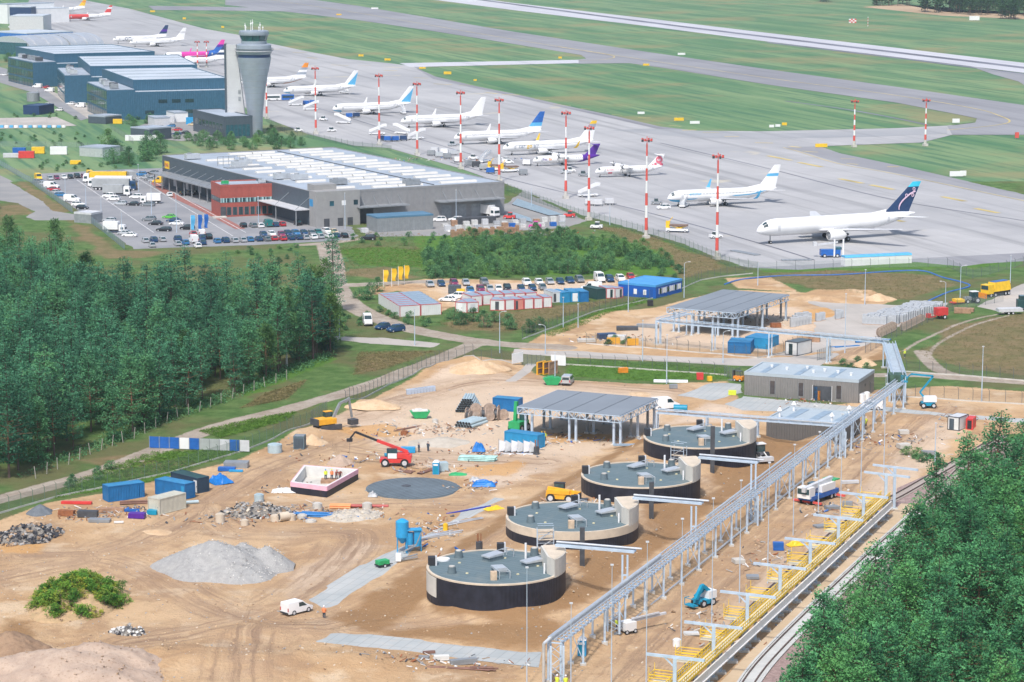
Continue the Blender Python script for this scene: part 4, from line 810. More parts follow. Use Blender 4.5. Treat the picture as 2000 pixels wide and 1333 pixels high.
for x,y in ((.10,.62),(.16,.66),(.06,.30),(.12,.26),(.50,.03),(.03,.86),(.20,.12)):hvac(B.roof,x*L,y*D,WHH+.12,5,2.6,2.0,ALU if y>.2 else STEEL)
b=MB();
for k in range(6):b.beam((.06*L+k*2.0,.68*D,WHH+.2),(.06*L+k*2.0,.68*D,WHH+3.2),.15)
b.beam((.06*L,.68*D,WHH+3.2),(.06*L+10,.68*D,WHH+3.2),.15);b.box(.05*L,.05*L+13,.6*D,.6*D+4,WHH+.14,WHH+.4);ob('plant_frame',b.mesh('plant_frame',STEEL),B.roof)
b=MB();b.tube([(.64*L,.02*D,WHH+.25),(.64*L,.97*D,WHH+.25)],.15,6);ob('roof_pipe',b.mesh('roof_pipe',DARK),B.roof)
for k in range(1,9):b=MB();b.box(L*(.22+k*.087)-.05,L*(.22+k*.087)+.05,-.05,.0,.3,WHH-.4);ob('panel_joint',b.mesh('panel_joint',STEEL),B.wall)
for x0,x1,z in ((.20,.46,5.4),(.62,.97,5.6)):
    b=MB();b.box(x0*L,x1*L,-4.5,0,z,z+.35);cn=B.part('canopy',b,STEEL);b=MB()
    for k in range(4):xx=(x0+(x1-x0)*(k+.5)/4)*L;b.beam((xx,-4.2,z+.3),(xx,-.1,z+3.2),.1)
    ob('canopy_tie',b.mesh('canopy_tie',STEEL),cn)
for x in (.205,.25):B.win(x*L,x*L+3.2,0.2,4.6,'f',DARK,'loading_door')
for x in (.66,.74,.82,.90):B.win(x*L,x*L+3.4,0.2,4.2,'f',STEEL,'loading_door')
# corner tower of the warehouse
b=MB();b.box(-.6,.215*L,-2.2,3,0,WHH+.6);cb=B.part('corner_block',b,ribbed('warm_grey_cladding',(.33,.325,.32),.4,.5,.1,.05,.25));b=MB();b.box(1,.13*L,2.9,8,WHH-1,WHH+2.2);B.part('stair_head',b,MATS['warm_grey_cladding'])
for k,m in enumerate((GLB,WHITE,GL)):
    x=.06*L+k*4.0;b=MB();b.box(x,x+1.4,-2.26,-2.15,6.4,7.9);ob('window',b.mesh('window',m),cb)
for x in (.03*L,.10*L,.15*L):b=MB();b.box(x,x+1.8,-2.26,-2.15,.1,2.6);ob('door',b.mesh('door',DARK),cb)
b=MB();b.box(-.66,-.6,0.2,2.7,6.2,8.4);ob('blue_sign',b.mesh('blue_sign',mat('blue_sign',(.03,.25,.5),.4,.05,1)),cb)
# long slate side with truck canopy
b=MB();b.box(-.12,-.02,3.2,D,0,WHH+.2);sw=B.part('side_wall',b,SLATE);b=MB();b.box(-6.5,-.12,D*.50,D-4,5.0,5.35);ca=B.part('truck_canopy',b,STEEL)
for k in range(9):y=D*.52+(D*.46-4)*k/8;b=MB();b.beam((-6.2,y,5.3),(-.2,y,8.0),.12);b.box(-5.6,-5.3,y-.15,y+.15,0,5.0);ob('canopy_frame',b.mesh('canopy_frame',STEEL),ca)
b=MB();b.box(-5,-.12,3.6,D*.27,4.8,5.1);c2=B.part('entrance_canopy',b,LGREY)
for y in (4.0,D*.15,D*.26):b=MB();b.beam((-4.8,y,5.1),(-.2,y,8.6),.12);b.cyl((-4.6,y,0),(-4.6,y,4.8),.18,.18,8);ob('canopy_frame',b.mesh('canopy_frame',STEEL),c2)
for k in range(9):b=MB();y=D*.54+k*D*.045;b.box(-.2,-.1,y,y+2.4,.9,4.2);ob('dock_door',b.mesh('dock_door',DARK if k%2 else LGREY),sw)
b=MB();b.box(-.2,-.1,D-7,D-2.5,6.3,8.9);sg=ob('yellow_sign',b.mesh('yellow_sign',YELLOW),sw)
me=text_mesh('DHL',1.7,'lettering',RED,lambda a,c:Vector((-.24,D-2.9-a,7.0+c)),.05);ob('lettering',me,sg)
# red office block
RB=Bld('red_office_block','red office block with long window band in front of the warehouse',[(430,365),(568,360),(555,351),(417,357)],9.7,BRICK,ROOFG,par=.5);RL,RDp=RB.L,max(RB.D,6)
b=MB();b.box(.01,RL-.2,-.08,.04,4.6,6.0);wb=RB.part('window_band',b,mat('pale_glazing',(.30,.45,.46),.15,.3,.5));
for k in range(26):x=.4+k*(RL-.8)/26;b=MB();b.box(x,x+.5*(1+k%3)*.5,-.11,-.07,4.65,5.95);ob('pane',b.mesh('pane',GL if k%3 else GLB),wb)
b=MB();b.box(-.08,.02,.3,RDp-.3,4.6,6.0);RB.part('window_band',b,GL)
for k in range(11):RB.win(RL*.09+k*RL*.083,RL*.09+k*RL*.083+1.3,.6,3.1,'f',GL,'window',STEEL)
b=MB();b.box(-.02,RL*.07,-.5,0,0,3.3);RB.part('entrance_recess',b,DARK);b=MB();b.box(-3,RL*.06,-3,-.6,0,.5);RB.part('entrance_step',b,CONC)
for k in range(2):hvac(RB.roof,1.5+k*12,RDp*.3,9.8,2.2,1.4,1.2,GREENP if k==0 else ALU)
# grey shed in front of the warehouse
SH=Bld('grey_shed','grey metal shed with blue roof in front of the warehouse',[(736,425),(846,419),(838,413),(727,418)],4.6,ribbed('shed_cladding',(.26,.28,.29),1.2,.5,.2,.08,.5),DKBLUE,'shed',par=.15)
# low slabs of steel sheet in the warehouse yard
for a,b_,c_,d_ in (((1000,401),(1072,423),(1100,421),(1010,390)),((985,424),(1040,436),(1036,428),(1000,416))):
    sh=tag(sheet('steel_sheet_stack',ribbed('sheet_steel',(.33,.42,.47),2,.4,.3),[a,b_,c_,d_],.35),None);del sh['kind'];sh['label']='long grey steel sheets lying beside the apron fence' if a[0]==1000 else 'short grey steel sheets lying in the warehouse yard';sh['category']='sheets'
    q=[U(*p) for p in (a,b_,c_,d_)];bb=MB();bb.prism([(p.x,p.y) for p in q],.06,.34);ob('support',bb.mesh('support',DARK),sh)
# terminals
def terminal(label,px4,h,gl_px,low,seed):
    T=Bld('terminal_building',label,px4,h,BLUEWALL,ROOFW,par=.4);r=random.Random(seed);L,D=T.L,T.D
    for k in range(1,4):b=MB();b.box(L*.03,L*.97,D*k/4-.25,D*k/4+.25,h+.13,h+.4);ob('roof_joint',b.mesh('roof_joint',ROOFG),T.roof)
    b=MB();b.box(-low[0],-.02,-low[1],D*.6,0,h*.78);w=T.part('glazed_wing',b,BLUEWALL);
    n=9
    for i in range(n):
        for j in range(3):
            y=-low[1]+(D*.6+low[1])*i/n;z=h*.78*(j+.12)/3;b=MB();b.box(-low[0]-.12,-low[0]+.02,y+.3,y+(D*.6+low[1])/n-.3,z,z+h*.2);ob('pane',b.mesh('pane',glass('terminal_glass',(.02,.06,.07)) if r.random()<.8 else GLB),w)
    b=MB();b.box(-low[0]+.3,-.4,-low[1]+.3,D*.6-.3,h*.78,h*.78+.3);ob('wing_roof',b.mesh('wing_roof',ROOFG),w)
    for k in range(5):hvac(w,-low[0]+2+r.random()*2,-low[1]+3+k*(D*.6+low[1]-8)/5,h*.78+.3,3.5,3,2.2,r.choice((ALU,STEEL,DARK)))
    b=MB();b.box(.02,L,-low[1],-.02,0,h*.72);f=T.part('front_block',b,BLUEWALL);b=MB();b.box(.4,L-.3,-low[1]+.4,-.4,h*.72,h*.72+.25);ob('block_roof',b.mesh('block_roof',ROOFW),f)
    for i in range(6):
        for j in range(2):
            if r.random()<.8:x=L*(.1+i*.14);b=MB();z=h*(.14+j*.28);b.box(x,x+L*.09,-low[1]-.1,-low[1]+.02,z,z+h*.09);ob('window',b.mesh('window',GL),f)
    return T
terminal('nearest dark blue terminal block with white flat roof left of the tower',[(260,158),(446,154),(425,131),(200,136)],17.5,None,(13,4.5),1)
terminal('second dark blue terminal block, behind the nearest one',[(176,131),(385,128),(352,108),(126,112)],17.5,None,(13,4.5),2)
terminal('third dark blue terminal block, before the arched hall',[(106,107),(302,102),(252,87),(64,92)],17.0,None,(13,4),3)
p,q,s_=U(60,109),U(95,105),U(205,98);t=thing('arched_terminal','terminal hall with silver barrel-arched roof beyond the dark blocks','building',(p.x,p.y,0),math.atan2(s_.y-q.y,s_.x-q.x)-R(2));w=40;n=10;b=MB();LL=(s_-p).length
for nm,x0,x1 in (('roof_vault',0,LL*.45),('roof_vault',LL*.47,LL*.86)):
    b=MB();pr=[(w/2-w/2*math.cos(math.pi*i/n),3+9*math.sin(math.pi*i/n)**.8) for i in range(n+1)]
    b.rings([[(x,y,z) for y,z in pr]+[(x,w,0),(x,0,0)] for x in (x0,x1)]);v=ob(nm,b.mesh(nm,ALU,True),t)
    for k in range(3):
        xx=x0+(x1-x0)*(k+.5)/3;b=MB();b.rings([[(x,y,z*1.02) for y,z in pr] for x in (xx-.5,xx+.5)],cap=False);ob('roof_rib',b.mesh('roof_rib',LGREY),v)
b=MB();b.box(-1.2,-.05,3,w-3,0,8);ob('glass_gable',b.mesh('glass_gable',GLB),t)
# small far buildings at the left edge
def small(name,label,px4,h,wm,rm,cat='building'):return Bld(name,label,px4,h,wm,rm,cat,.25)
small('hangar','pale grey hangar left of the far aircraft',[(18,32),(84,32),(78,28),(14,28.5)],12,LGREY,ROOFW);small('white_annex','white block in front of the far grey hangar',[(22,16),(60,18),(56,11),(14,10)],12,WHITE,ROOFW)
small('fire_station','building with glossy blue doors at the left edge',[(-20,62),(52,66),(46,56),(-20,54)],9,mat('blue_facade',(.03,.16,.50),.4,.1,.3),ROOFW);small('far_office','white and dark office building at the top left corner',[(-10,8),(14,9),(10,2),(-12,1)],16,WHITE,ROOFG);small('dark_annex','small dark annex beside the white far block',[(60,14),(70,13),(66,9),(56,10)],14,NAVY,ROOFW)
for px4,h,l_,m in (([(45,207),(76,208),(74,203),(44,202)],4,'small dark utility hut on the grass left of the terminal',NAVY),([(255,249),(292,252),(288,244),(250,242)],5,'slate grey cabin at the left of the tower car park',SLATE),([(302,231),(332,230),(330,226),(300,227)],4.2,'pale grey cabin before the terminal front',LGREY),([(341,221),(367,220),(366,216),(340,217)],4.2,'white cabin before the terminal front',WHITE),([(155,287),(200,290),(198,283),(152,281)],3.6,'silver cabin behind the dark round trees',ALU),([(172,226),(206,228),(205,223),(171,221)],3.4,'dark open shelter at the end of the terminal road',SLATE)):
    small('utility_cabin',l_,px4,h,m,ROOFG if m is not NAVY else NAVY,'cabin')
t=thing('water_tank','round grey steel tank on the grass beside the terminal road','tank',U(65,198));b=MB();b.lathe([(3.2,0),(3.2,4.2),(0.1,4.8)],20);ob('shell',b.mesh('shell',STEEL,True),t);b=MB();b.cyl((2.2,0,4.3),(2.2,0,5.4),.3,.3,8);ob('vent',b.mesh('vent',ALU),t)
# control tower
g0=U(499,262);t=thing('control_tower','tall silver control tower with flared shaft and glazed cab','tower',(g0.x,g0.y,0));h_=lambda row:HZ(g0,row);s1=S(262)
SILV=mat('silver_cladding',(.34,.39,.45),.42,.06,.2,.3);b=MB();zt=h_(112);b.lathe([(3.0,0),(3.3,zt*.25),(4.2,zt*.5),(5.6,zt*.75),(6.9,zt*.93),(7.2,zt)],36);sh=ob('shaft',b.mesh('shaft',SILV,True),t)
for k in range(12):z=zt*(k+1)/13;rr=np.interp(z/zt,[0,.25,.5,.75,.93,1],[3.0,3.3,4.2,5.6,6.9,7.2]);b=MB();b.lathe([(rr+.01,z-.06),(rr+.05,z),(rr+.01,z+.06)],36,cap=False);ob('cladding_joint',b.mesh('cladding_joint',STEEL),sh)
b=MB();b.lathe([(7.0,zt+.004),(7.0,h_(106))],36);ob('dark_band',b.mesh('dark_band',NAVY,True),t);b=MB();b.lathe([(7.1,h_(106)+.004),(7.5,h_(103)),(7.3,h_(88)),(6.6,h_(86))],36);ob('drum',b.mesh('drum',SILV,True),t)
b=MB();b.lathe([(7.4,h_(101)),(8.3,h_(100)),(8.3,h_(99)),(7.4,h_(98.5))],36);gal=ob('gallery',b.mesh('gallery',LGREY,True),t);b=MB()
for k in range(24):a=k*math.pi/12;b.beam((8.2*math.cos(a),8.2*math.sin(a),h_(99)),(8.2*math.cos(a),8.2*math.sin(a),h_(95)),.08)
b.lathe([(8.15,h_(95)),(8.25,h_(95)),(8.25,h_(94.6)),(8.15,h_(94.6))],36);ob('railing',b.mesh('railing',STEEL),gal)
b=MB();b.lathe([(5.4,h_(86)+.004),(5.5,h_(80))],24);ob('cab_base',b.mesh('cab_base',SILV,True),t)
for k in range(12):
    a0,a1=k*math.pi/6+.02,(k+1)*math.pi/6-.02;za,zb=h_(80)+.01,h_(69);b=MB();b.add([(5.4*math.cos(a0),5.4*math.sin(a0),za),(5.4*math.cos(a1),5.4*math.sin(a1),za),(6.1*math.cos(a1),6.1*math.sin(a1),zb),(6.1*math.cos(a0),6.1*math.sin(a0),zb)],[(0,1,2,3)]);ob('cab_window',b.mesh('cab_window',glass('cab_glass',(.02,.09,.10))),t)
b=MB();b.lathe([(5.1,h_(80)),(5.5,h_(69))],16);ob('cab_interior',b.mesh('cab_interior',NAVY),t);b=MB();b.lathe([(6.3,h_(69)),(6.5,h_(67)),(6.3,h_(61)),(5.8,h_(60))],32);rf=ob('cab_roof',b.mesh('cab_roof',SILV,True),t)
for k in range(7):a=k*.9;hh=2+1.3*(k%3);b=MB();b.cyl((3.9*math.cos(a),3.9*math.sin(a),h_(60)),(3.9*math.cos(a),3.9*math.sin(a),h_(60)+hh),.14,.1,6);b.box(3.9*math.cos(a)-.3,3.9*math.cos(a)+.3,3.9*math.sin(a)-.1,3.9*math.sin(a)+.1,h_(60)+hh*.6,h_(60)+hh*.75);ob('antenna',b.mesh('antenna',WHITE),rf)
ztop=h_(88);PANEL=mat('pale_panel',(.52,.53,.54),.5,.05,.2);lx=lambda px:(px-499)/s1
b=MB();b.side([(lx(443),0),(lx(482),0),(lx(463),ztop),(lx(441),ztop)],1.5,4.5);sl=ob('lift_shaft',b.mesh('lift_shaft',PANEL),t);b=MB();b.box(lx(440),lx(443.5),1.0,5.0,0,ztop+.3);ob('edge_pier',b.mesh('edge_pier',SLATE),sl)
for k in range(16):z=ztop*(k+1)/17;b=MB();b.box(lx(444),lx(482-19*z/ztop)-.05,1.44,1.49,z-.05,z+.05);ob('panel_joint',b.mesh('panel_joint',LGREY),sl)
for z in (14,17):b=MB();b.box(lx(466),lx(471),1.38,1.48,z,z+1.8);ob('louvre',b.mesh('louvre',STEEL),sl)
TB=Bld('tower_base_building','dark low building with glazed front at the foot of the tower',[(437,230),(493,228),(478,212),(405,215)],9.0,SLATE,ROOFG,par=.4)
for k in range(6):TB.win(1+k*(TB.L-2)/6,1+(k+.85)*(TB.L-2)/6,1.0,5.8,'f',GLB,'window')
for k in range(8):TB.win(2+k*(TB.D-4)/8,2+(k+.7)*(TB.D-4)/8,3.5,6,'l',GL,'window')

def nth(i,n):return 'leftmost' if i==0 else 'rightmost' if i==n-1 else (ORD[i]+' from the left') if i<n/2 else (ORD[n-1-i]+' from the right')
# ---------------------------------------------------------------- cars and lorries
D1=ang((424,473),(672,462));PE=D1+math.pi/2;D2=ang((262,345),(455,462));GP='cars in the warehouse car park'
row('the car row nearest the wood',GP,[(424,475,'hatch','blue'),(440,474,'suv','navy'),(458,474,'hatch','silver'),(474,473,'sedan','silver'),(488,472,'hatch','blue'),(505,471,'sedan','navy'),(521,471,'hatch','grey'),(535,470,'hatch','red'),(552,470,'sedan','red'),(568,469,'hatch','navy'),(583,468,'sedan','navy'),(597,468,'hatch','silver'),(612,467,'sedan','white'),(625,466,'hatch','silver'),(643,465,'sedan','white'),(656,464,'hatch','navy'),(672,464,'sedan','black')],PE)
row('the second row before the grey shed',GP,[(515,462,'hatch','navy'),(531,461,'hatch','white'),(550,462,'hatch','maroon'),(563,461,'suv','navy'),(578,460,'suv','blue'),(594,459,'hatch','navy'),(609,459,'sedan','grey'),(622,458,'hatch','teal'),(638,456,'suv','white'),(653,457,'hatch','beige')],PE+math.pi)
row('the row at the red block steps',GP,[(475,444,'hatch','black'),(494,444,'wagon','grey'),(509,445,'hatch','white'),(523,443,'van','teal'),(538,443,'hatch','navy'),(551,442,'hatch','red'),(581,440,'suv','black')],PE)
row('the lower left car park bays',GP,[(284,474,'hatch','silver'),(300,473,'suv','navy'),(317,472,'hatch','silver'),(347,471,'suv','navy'),(393,468,'wagon','navy'),(407,467,'suv','black')],PE)
row('the lowest bays below the flagpoles',GP,[(297,483,'hatch','silver'),(347,480,'hatch','silver'),(362,478,'hatch','blue'),(386,484,'hatch','white'),(395,478,'suv','navy')],PE)
veh(378,474,'van','white',PE,'white panel van below the blue flags in the car park',GP);veh(377,461,'hatch','red',PE,'red hatchback tucked behind the white van below the flags',GP);veh(392,459,'smallvan','white',PE,'white small van above the dark cars below the flags',GP)
row('the far bays under the grass bank',GP,[(75,352,'van','yellow'),(98,352,'hatch','silver'),(111,351,'hatch','maroon'),(125,350,'hatch','white'),(138,349,'hatch','black'),(151,348,'suv','black'),(164,348,'hatch','maroon'),(176,346,'van','yellow'),(190,346,'hatch','blue'),(203,345,'hatch','navy'),(214,344,'suv','navy'),(226,343,'hatch','red')],PE+math.pi)
row('the bays along the left fence',GP,[(77,358,'wagon','grey'),(86,362,'hatch','silver'),(101,368,'van','white'),(105,373,'sedan','red'),(112,379,'hatch','silver'),(120,384,'wagon','blue'),(141,394,'van','white'),(153,403,'suv','white'),(161,409,'hatch','black')],R(-10))
row('the middle island bays of the lorry park',GP,[(213,386,'suv','white'),(222,392,'suv','white'),(235,401,'wagon','silver'),(260,402,'sedan','black'),(289,403,'wagon','grey')],R(170))
veh(266,388,'suv','white',R(170),'white tall car behind the dark saloon in the lorry park',GP);veh(286,398,'boxtruck','white',R(180),'white box truck at the right of the lorry park island','lorries in the car park')
row('the right-hand bays by the yellow flags',GP,[(275,344,'suv','blue'),(298,341,'wagon','black'),(283,350,'hatch','silver'),(292,353,'hatch','grey'),(301,356,'hatch','silver'),(313,358,'van','yellow'),(345,345,'van','white'),(353,352,'wagon','navy'),(373,349,'hatch','black')],R(172))
row('the short row opposite the red block',GP,[(331,384,'hatch','white'),(356,382,'hatch','black'),(371,381,'suv','grey'),(385,380,'hatch','black'),(413,378,'hatch','teal')],PE)
row('the small central parking island',GP,[(291,432,'suv','grey'),(304,440,'sedan','black'),(331,427,'sedan','green'),(339,434,'sedan','navy'),(345,440,'sedan','white'),(320,452,'wagon','black'),(366,449,'suv','black')],R(172))
row('the bays beside the gatehouse',GP,[(213,434,'wagon','silver'),(216,443,'sedan','red'),(244,459,'sedan','silver'),(253,463,'sedan','white')],R(172))
veh(234,455,'boxtruck','white',R(-8),'white box truck by the left fence near the gatehouse','lorries in the car park',WHITE)
TARP=mat('grey_tarpaulin',(.36,.38,.39),.6,.1,.4)
for px,py,k,c,rz,l_,bx in ((248,353,'truck','white',R(115),'tall white and grey lorry at the far end of the lorry park',TARP),(175,357,'semi','white',R(178),'white and yellow trailer lorry, farthest of the parked trio',YELLOW),(185,366,'semi','white',R(178),'white trailer lorry, second of the parked trio',WHITE),(255,372,'semi','navy',R(-4),'dark lorry with grey and yellow trailer',TARP),(243,383,'truck','white',R(-6),'white lorry with grey box before the dark lorry',TARP),
                                 (374,369,'semi','white',R(180),'white lorry with grey trailer docked at the slate side',TARP),(482,421,'boxtruck','white',R(186),'white truck with a dark cargo bed by the red block',BLACK),(962,425,'semi','white',R(-48),'white lorry parked behind the pallet yard',WHITE),(-14,408,'semi','red',R(4),'white and red lorry cut by the left edge',WHITE)):
    veh(px,py,k,c,rz,l_,'lorries in the car park',bx)
veh(652,441,'smallvan','white',R(185),'white small van beside the warehouse corner',GP);veh(719,469,'suv','black',R(180),'lone black car on the grass right of the car rows',GP)
row('the warehouse yard behind the shed',GP,[(858,433,'suv','white'),(890,432,'wagon','white')],R(185))
row('the yellow vans at the truck canopy',GP,[(404,335,'van','yellow'),(413,336,'van','yellow'),(421,339,'van','yellow')],R(200))
row('the tower car park','cars at the control tower',[(312,251,'sedan','grey'),(334,249,'hatch','blue'),(346,256,'sedan','red'),(325,261,'hatch','white'),(345,264,'sedan','navy'),(361,262,'sedan','black'),(377,246,'suv','beige'),(387,256,'hatch','navy')],R(175))
row('the terminal roadside','cars at the terminal road',[(8,148,'sedan','white'),(27,147,'hatch','silver'),(38,153,'hatch','navy'),(55,159,'van','white'),(70,164,'hatch','orange'),(73,172,'van','white'),(90,173,'hatch','red'),(97,180,'van','white'),(92,207,'hatch','white'),(116,217,'hatch','white'),(138,205,'wagon','white'),(157,210,'van','white')],R(155))
row('the far car row by the arched hall','cars at the terminal road',[(22,55,'van','white'),(33,57,'van','white'),(44,61,'van','silver'),(54,65,'van','white'),(64,69,'van','silver'),(74,73,'van','white')],R(150))
row('the dirt car park back edge','cars at the container village',[(840,560,'hatch','silver'),(862,559,'hatch','navy'),(887,558,'suv','maroon'),(910,557,'hatch','silver'),(946,556,'suv','grey'),(1029,557,'suv','white'),(1053,556,'hatch','white'),(1074,555,'hatch','silver'),(1094,554,'sedan','navy'),(1113,552,'sedan','navy'),(1132,551,'suv','grey'),(1171,550,'van','white'),(1191,550,'suv','navy'),(1212,549,'suv','white'),(1232,545,'hatch','red')],R(-80))
row('the row behind the framed containers','cars at the container village',[(919,572,'hatch','blue'),(939,570,'suv','maroon'),(957,569,'hatch','silver'),(974,569,'hatch','white'),(991,568,'suv','black'),(1018,568,'hatch','navy'),(1040,567,'hatch','navy'),(1060,566,'hatch','grey')],R(-82))
row('the loose cars by the container pair','cars at the container village',[(875,589,'sedan','white'),(893,583,'suv','white'),(913,582,'hatch','white')],R(165))
veh(1155,569,'van','white',R(178),'white van behind the blue site containers','cars at the container village')
veh(718,634,'van','white',R(-82),'white van driving on the dirt road by the wood','vehicles on the dirt road');veh(747,643,'hatch','navy',R(-130),'dark hatchback behind the white van on the dirt road','vehicles on the dirt road');veh(773,648,'suv','navy',R(-140),'dark tall car, rightmost on the dirt road','vehicles on the dirt road')
veh(1109,750,'minibus','silver',R(78),'silver minibus beside the green waste skip','vans on the building site');veh(1300,799,'van','white',R(20),'white panel van right of the near steel canopy','vans on the building site');veh(580,1197,'smallvan','white',R(45),'white small van at the foot of the slab track','vans on the building site')
veh(1702,800,'smallvan','white',R(175),'white small van half hidden behind the pipe rack','vans on the building site')
# flags
def flag(px,base,top,m,label,group):
    g0=G(px,base);h=HZ(g0,top)-g0.z;t=thing('flagpole',label,'flag',g0,0,group);b=MB();b.cyl((0,0,0),(0,0,h),.07,.05,8);ob('pole',b.mesh('pole',WHITE),t)
    b=MB();n=8;vs=[];
    for i in range(n+1):z=h-.15-(h*.66)*i/n;dx=.12*math.sin(i*1.1+px);vs+=[(.05,dx*.3,z),(1.15+.2*math.sin(i*.7),dx+.25,z-.12*i/n)]
    b.add(vs,[(2*i,2*i+2,2*i+3,2*i+1) for i in range(n)]);ob('cloth',b.mesh('cloth',m,True),t)
for k,(px,ba,to) in enumerate(((749,561,527),(765,560,524),(778,558,520),(790,556,518))):flag(px,ba,to,YELLOW,f'tall yellow banner flag, {("leftmost", "second from the left", "third from the left", "rightmost")[k]} of four by the container village','four yellow banner flags')
for k,(px,ba,to,m,c) in enumerate(((373,462,420,LBLUE,'white and light blue banner flag, leftmost'),(387,460,419,BLUE,'blue banner flag, middle'),(399,458,418,BLUE,'blue banner flag, rightmost'))):flag(px,ba,to,m,c+' of three in the car park','three banner flags in the car park')
for k,(px,ba,to) in enumerate(((318,355,315),(324,356,319))):flag(px,ba,to,YELLOW,f'yellow banner flag, {"left" if k == 0 else "right"} of a pair by the truck canopy','pair of yellow flags')
# gatehouse, yard goods
small('gatehouse','grey gatehouse box beside the left car park fence',[(178,418),(200,414),(192,408),(168,411)],3.2,STEEL,LGREY,'cabin')
def crate(px,py,w,l,h,m,label,name='pallet_stack',cat='pallets',group='stacks in the pallet yard',rz=None,n=3):
    t=thing(name,label,cat,G(px,py)+Vector((0,0,.05)),D1 if rz is None else rz,group)
    for k in range(n):b=MB();b.box(-l/2+random.uniform(-.04,.04),l/2,-w/2,w/2,h*k/n+.02,h*(k+1)/n);ob('layer',b.mesh('layer',m),t)
PAL=mat('pallet_wood',(.36,.22,.14),.85,.25,1.2);WRAP=mat('plastic_wrap',(.60,.60,.58),.35,.15,1)
for k in range(22):
    px=884+k*6.0;crate(px,464-k*.42,1.2,.95,random.uniform(1.5,2.4),PAL,'brown timber pallet stack in the front pallet row, '+nth(k,22),group='front row of pallet stacks')
for k in range(26):
    px,py=872+(k%13)*19+random.uniform(-5,5),452-(k//13)*9-(k%13)*.9;m=random.choice((WRAP,WRAP,LGREY,ALU,BLUE,PAL));crate(px,py,1.4,1.8,random.uniform(.8,1.9),m,f'wrapped goods pile, {nth(k % 13, 13)} in the {"nearer" if k < 13 else "farther"} line behind the pallet row','goods_pile','pile','wrapped goods behind the pallet row',n=2)
for px,py,m,l_ in ((995,428,RED,'small red forklift beside the white yard lorry'),(1045,446,PINK,'purple and white cart in the pallet yard'),(1112,425,RED,'red trailer by the warehouse yard fence'),(1165,447,WHITE,'white pickup cab at the right of the pallet yard')):tug(px,py,R(170),m,l_)
for px,py,w_,l_,h,m,lab in ((760,436,2,8,1.6,STEEL,'dark rubbish container beside the shed'),(735,442,2,3,2.2,LGREY,'pale power box left of the grey shed'),(930,437,3,12,2.0,DARK,'long dark skip at the warehouse wall'),(712,455,1.6,2,1.3,LGREY,'small grey cabinet left of the shed')):
    crate(px,py,w_,l_,h,m,lab,'yard_box','box',None,None,2)
for px,py,l_,h,m,lab in ((52,309,6,2.6,RED,'red shipping container in the far left yard'),(115,302,6.5,3,WHITE,'white box with red mark in the far left yard'),(75,300,5,2.5,YELLOW,'yellow machine in the far left yard'),(38,300,5,2.2,BLUE,'blue box left of the yellow machine'),(22,308,6,1.6,LGREY,'pale flat trailer in the far left yard'),(390,243,12,3,CYAN,'bright blue container before the terminal front'),(315,240,12,3.2,LGREY,'pale container before the terminal front'),(278,275,14,2.2,WHITE,'row of white boxes below the tower car park'),(288,225,1.6,3.2,YELLOW,'yellow bollard box at the terminal front'),(230,242,4,2,YELLOW,'small yellow digger left of the bushes'),(148,321,4,1.4,YELLOW,'small yellow machine on the far dirt road')):
    crate(px,py,2.4,l_,h,m,lab,'yard_box','box',None,.05,2)
t=thing('solar_row','row of small white panels on the pavement at the left edge','panels',U(0,250),0)
for k in range(14):b=MB();b.box(k*2.1,k*2.1+1.6,-.6,.6,.1,1.1);ob('panel',b.mesh('panel',WHITE if k%2 else LBLUE),t)

# ---------------------------------------------------------------- fences, poles, people
MESHG=wire('green_wire_mesh',(.10,.17,.13),.30);MESHB=wire('dark_wire_mesh',(.09,.10,.10),.18);MESHL=wire('grey_wire_mesh',(.28,.33,.34),.22);POST=mat('dark_post',(.10,.12,.12),.5,.1,1);GPOST=mat('green_post',(.12,.19,.14),.5,.1,1)
def fence(pts,label,h=2.4,sp=3.0,mesh=None,pm=None,plinth=True,barb=True,name='mesh_fence',pr=.05):
    q=[G(*p) for p in pts];t=thing(name,label,'fence',q[0]);o=q[0];first=True
    for a,c in zip(q,q[1:]):
        L=(c-a).length;n=max(1,round(L/sp));d=(c-a)/n;dn=d.normalized()
        for i in range(n):
            p0=a+d*i;p1=a+d*(i+1);p0.z=GH(p0.x,p0.y);p1.z=GH(p1.x,p1.y);p0-=o;p1-=o
            b=MB();b.cyl(p0,p0+Vector((0,0,h)),pr,pr,6)
            if barb:b.beam(p0+Vector((0,0,h)),p0+Vector((-.25,-.2,h+.35)),.06)
            ob('post',b.mesh('post',pm or POST),t)
            b=MB();z0=Vector((0,0,.12));z1=Vector((0,0,h-.05));b.add([p0+z0,p1+z0,p1+z1,p0+z1],[(0,1,2,3)]);ob('mesh_panel',b.mesh('mesh_panel',mesh or MESHB),t)
            if plinth:b=MB();b.beam(p0+Vector((0,0,.1)),p1+Vector((0,0,.1)),.12,.35);ob('plinth',b.mesh('plinth',CONC),t)
fence([(-30,1012),(110,972),(330,925),(480,880),(612,826)],'green wire fence along the left side of the site',mesh=MESHG,pm=GPOST,sp=2.8);fence([(675,797),(760,752),(876,707)],'dark wire fence on concrete kerb along the dirt road',sp=2.3)
fence([(876,707),(940,709),(1000,710)],'dark wire fence left of the site gate',sp=2.6);fence([(1105,713),(1250,722),(1420,734)],'dark wire fence behind the bright green strip',sp=2.9);fence([(1020,664),(1160,610),(1300,578),(1370,548),(1420,540),(1470,535)],'wire fence from the dirt road up to the blue site building',sp=2.6)
fence([(1145,672),(1300,684),(1480,700),(1530,690),(1585,668)],'dark wire fence along the service road below the upper pipe rack',sp=2.6);fence([(1770,727),(1900,736),(2060,750)],'dark wire fence along the right field',sp=3);fence([(1640,770),(1760,776),(1900,785),(2060,795)],'dark wire fence along the site lane at right',sp=3)
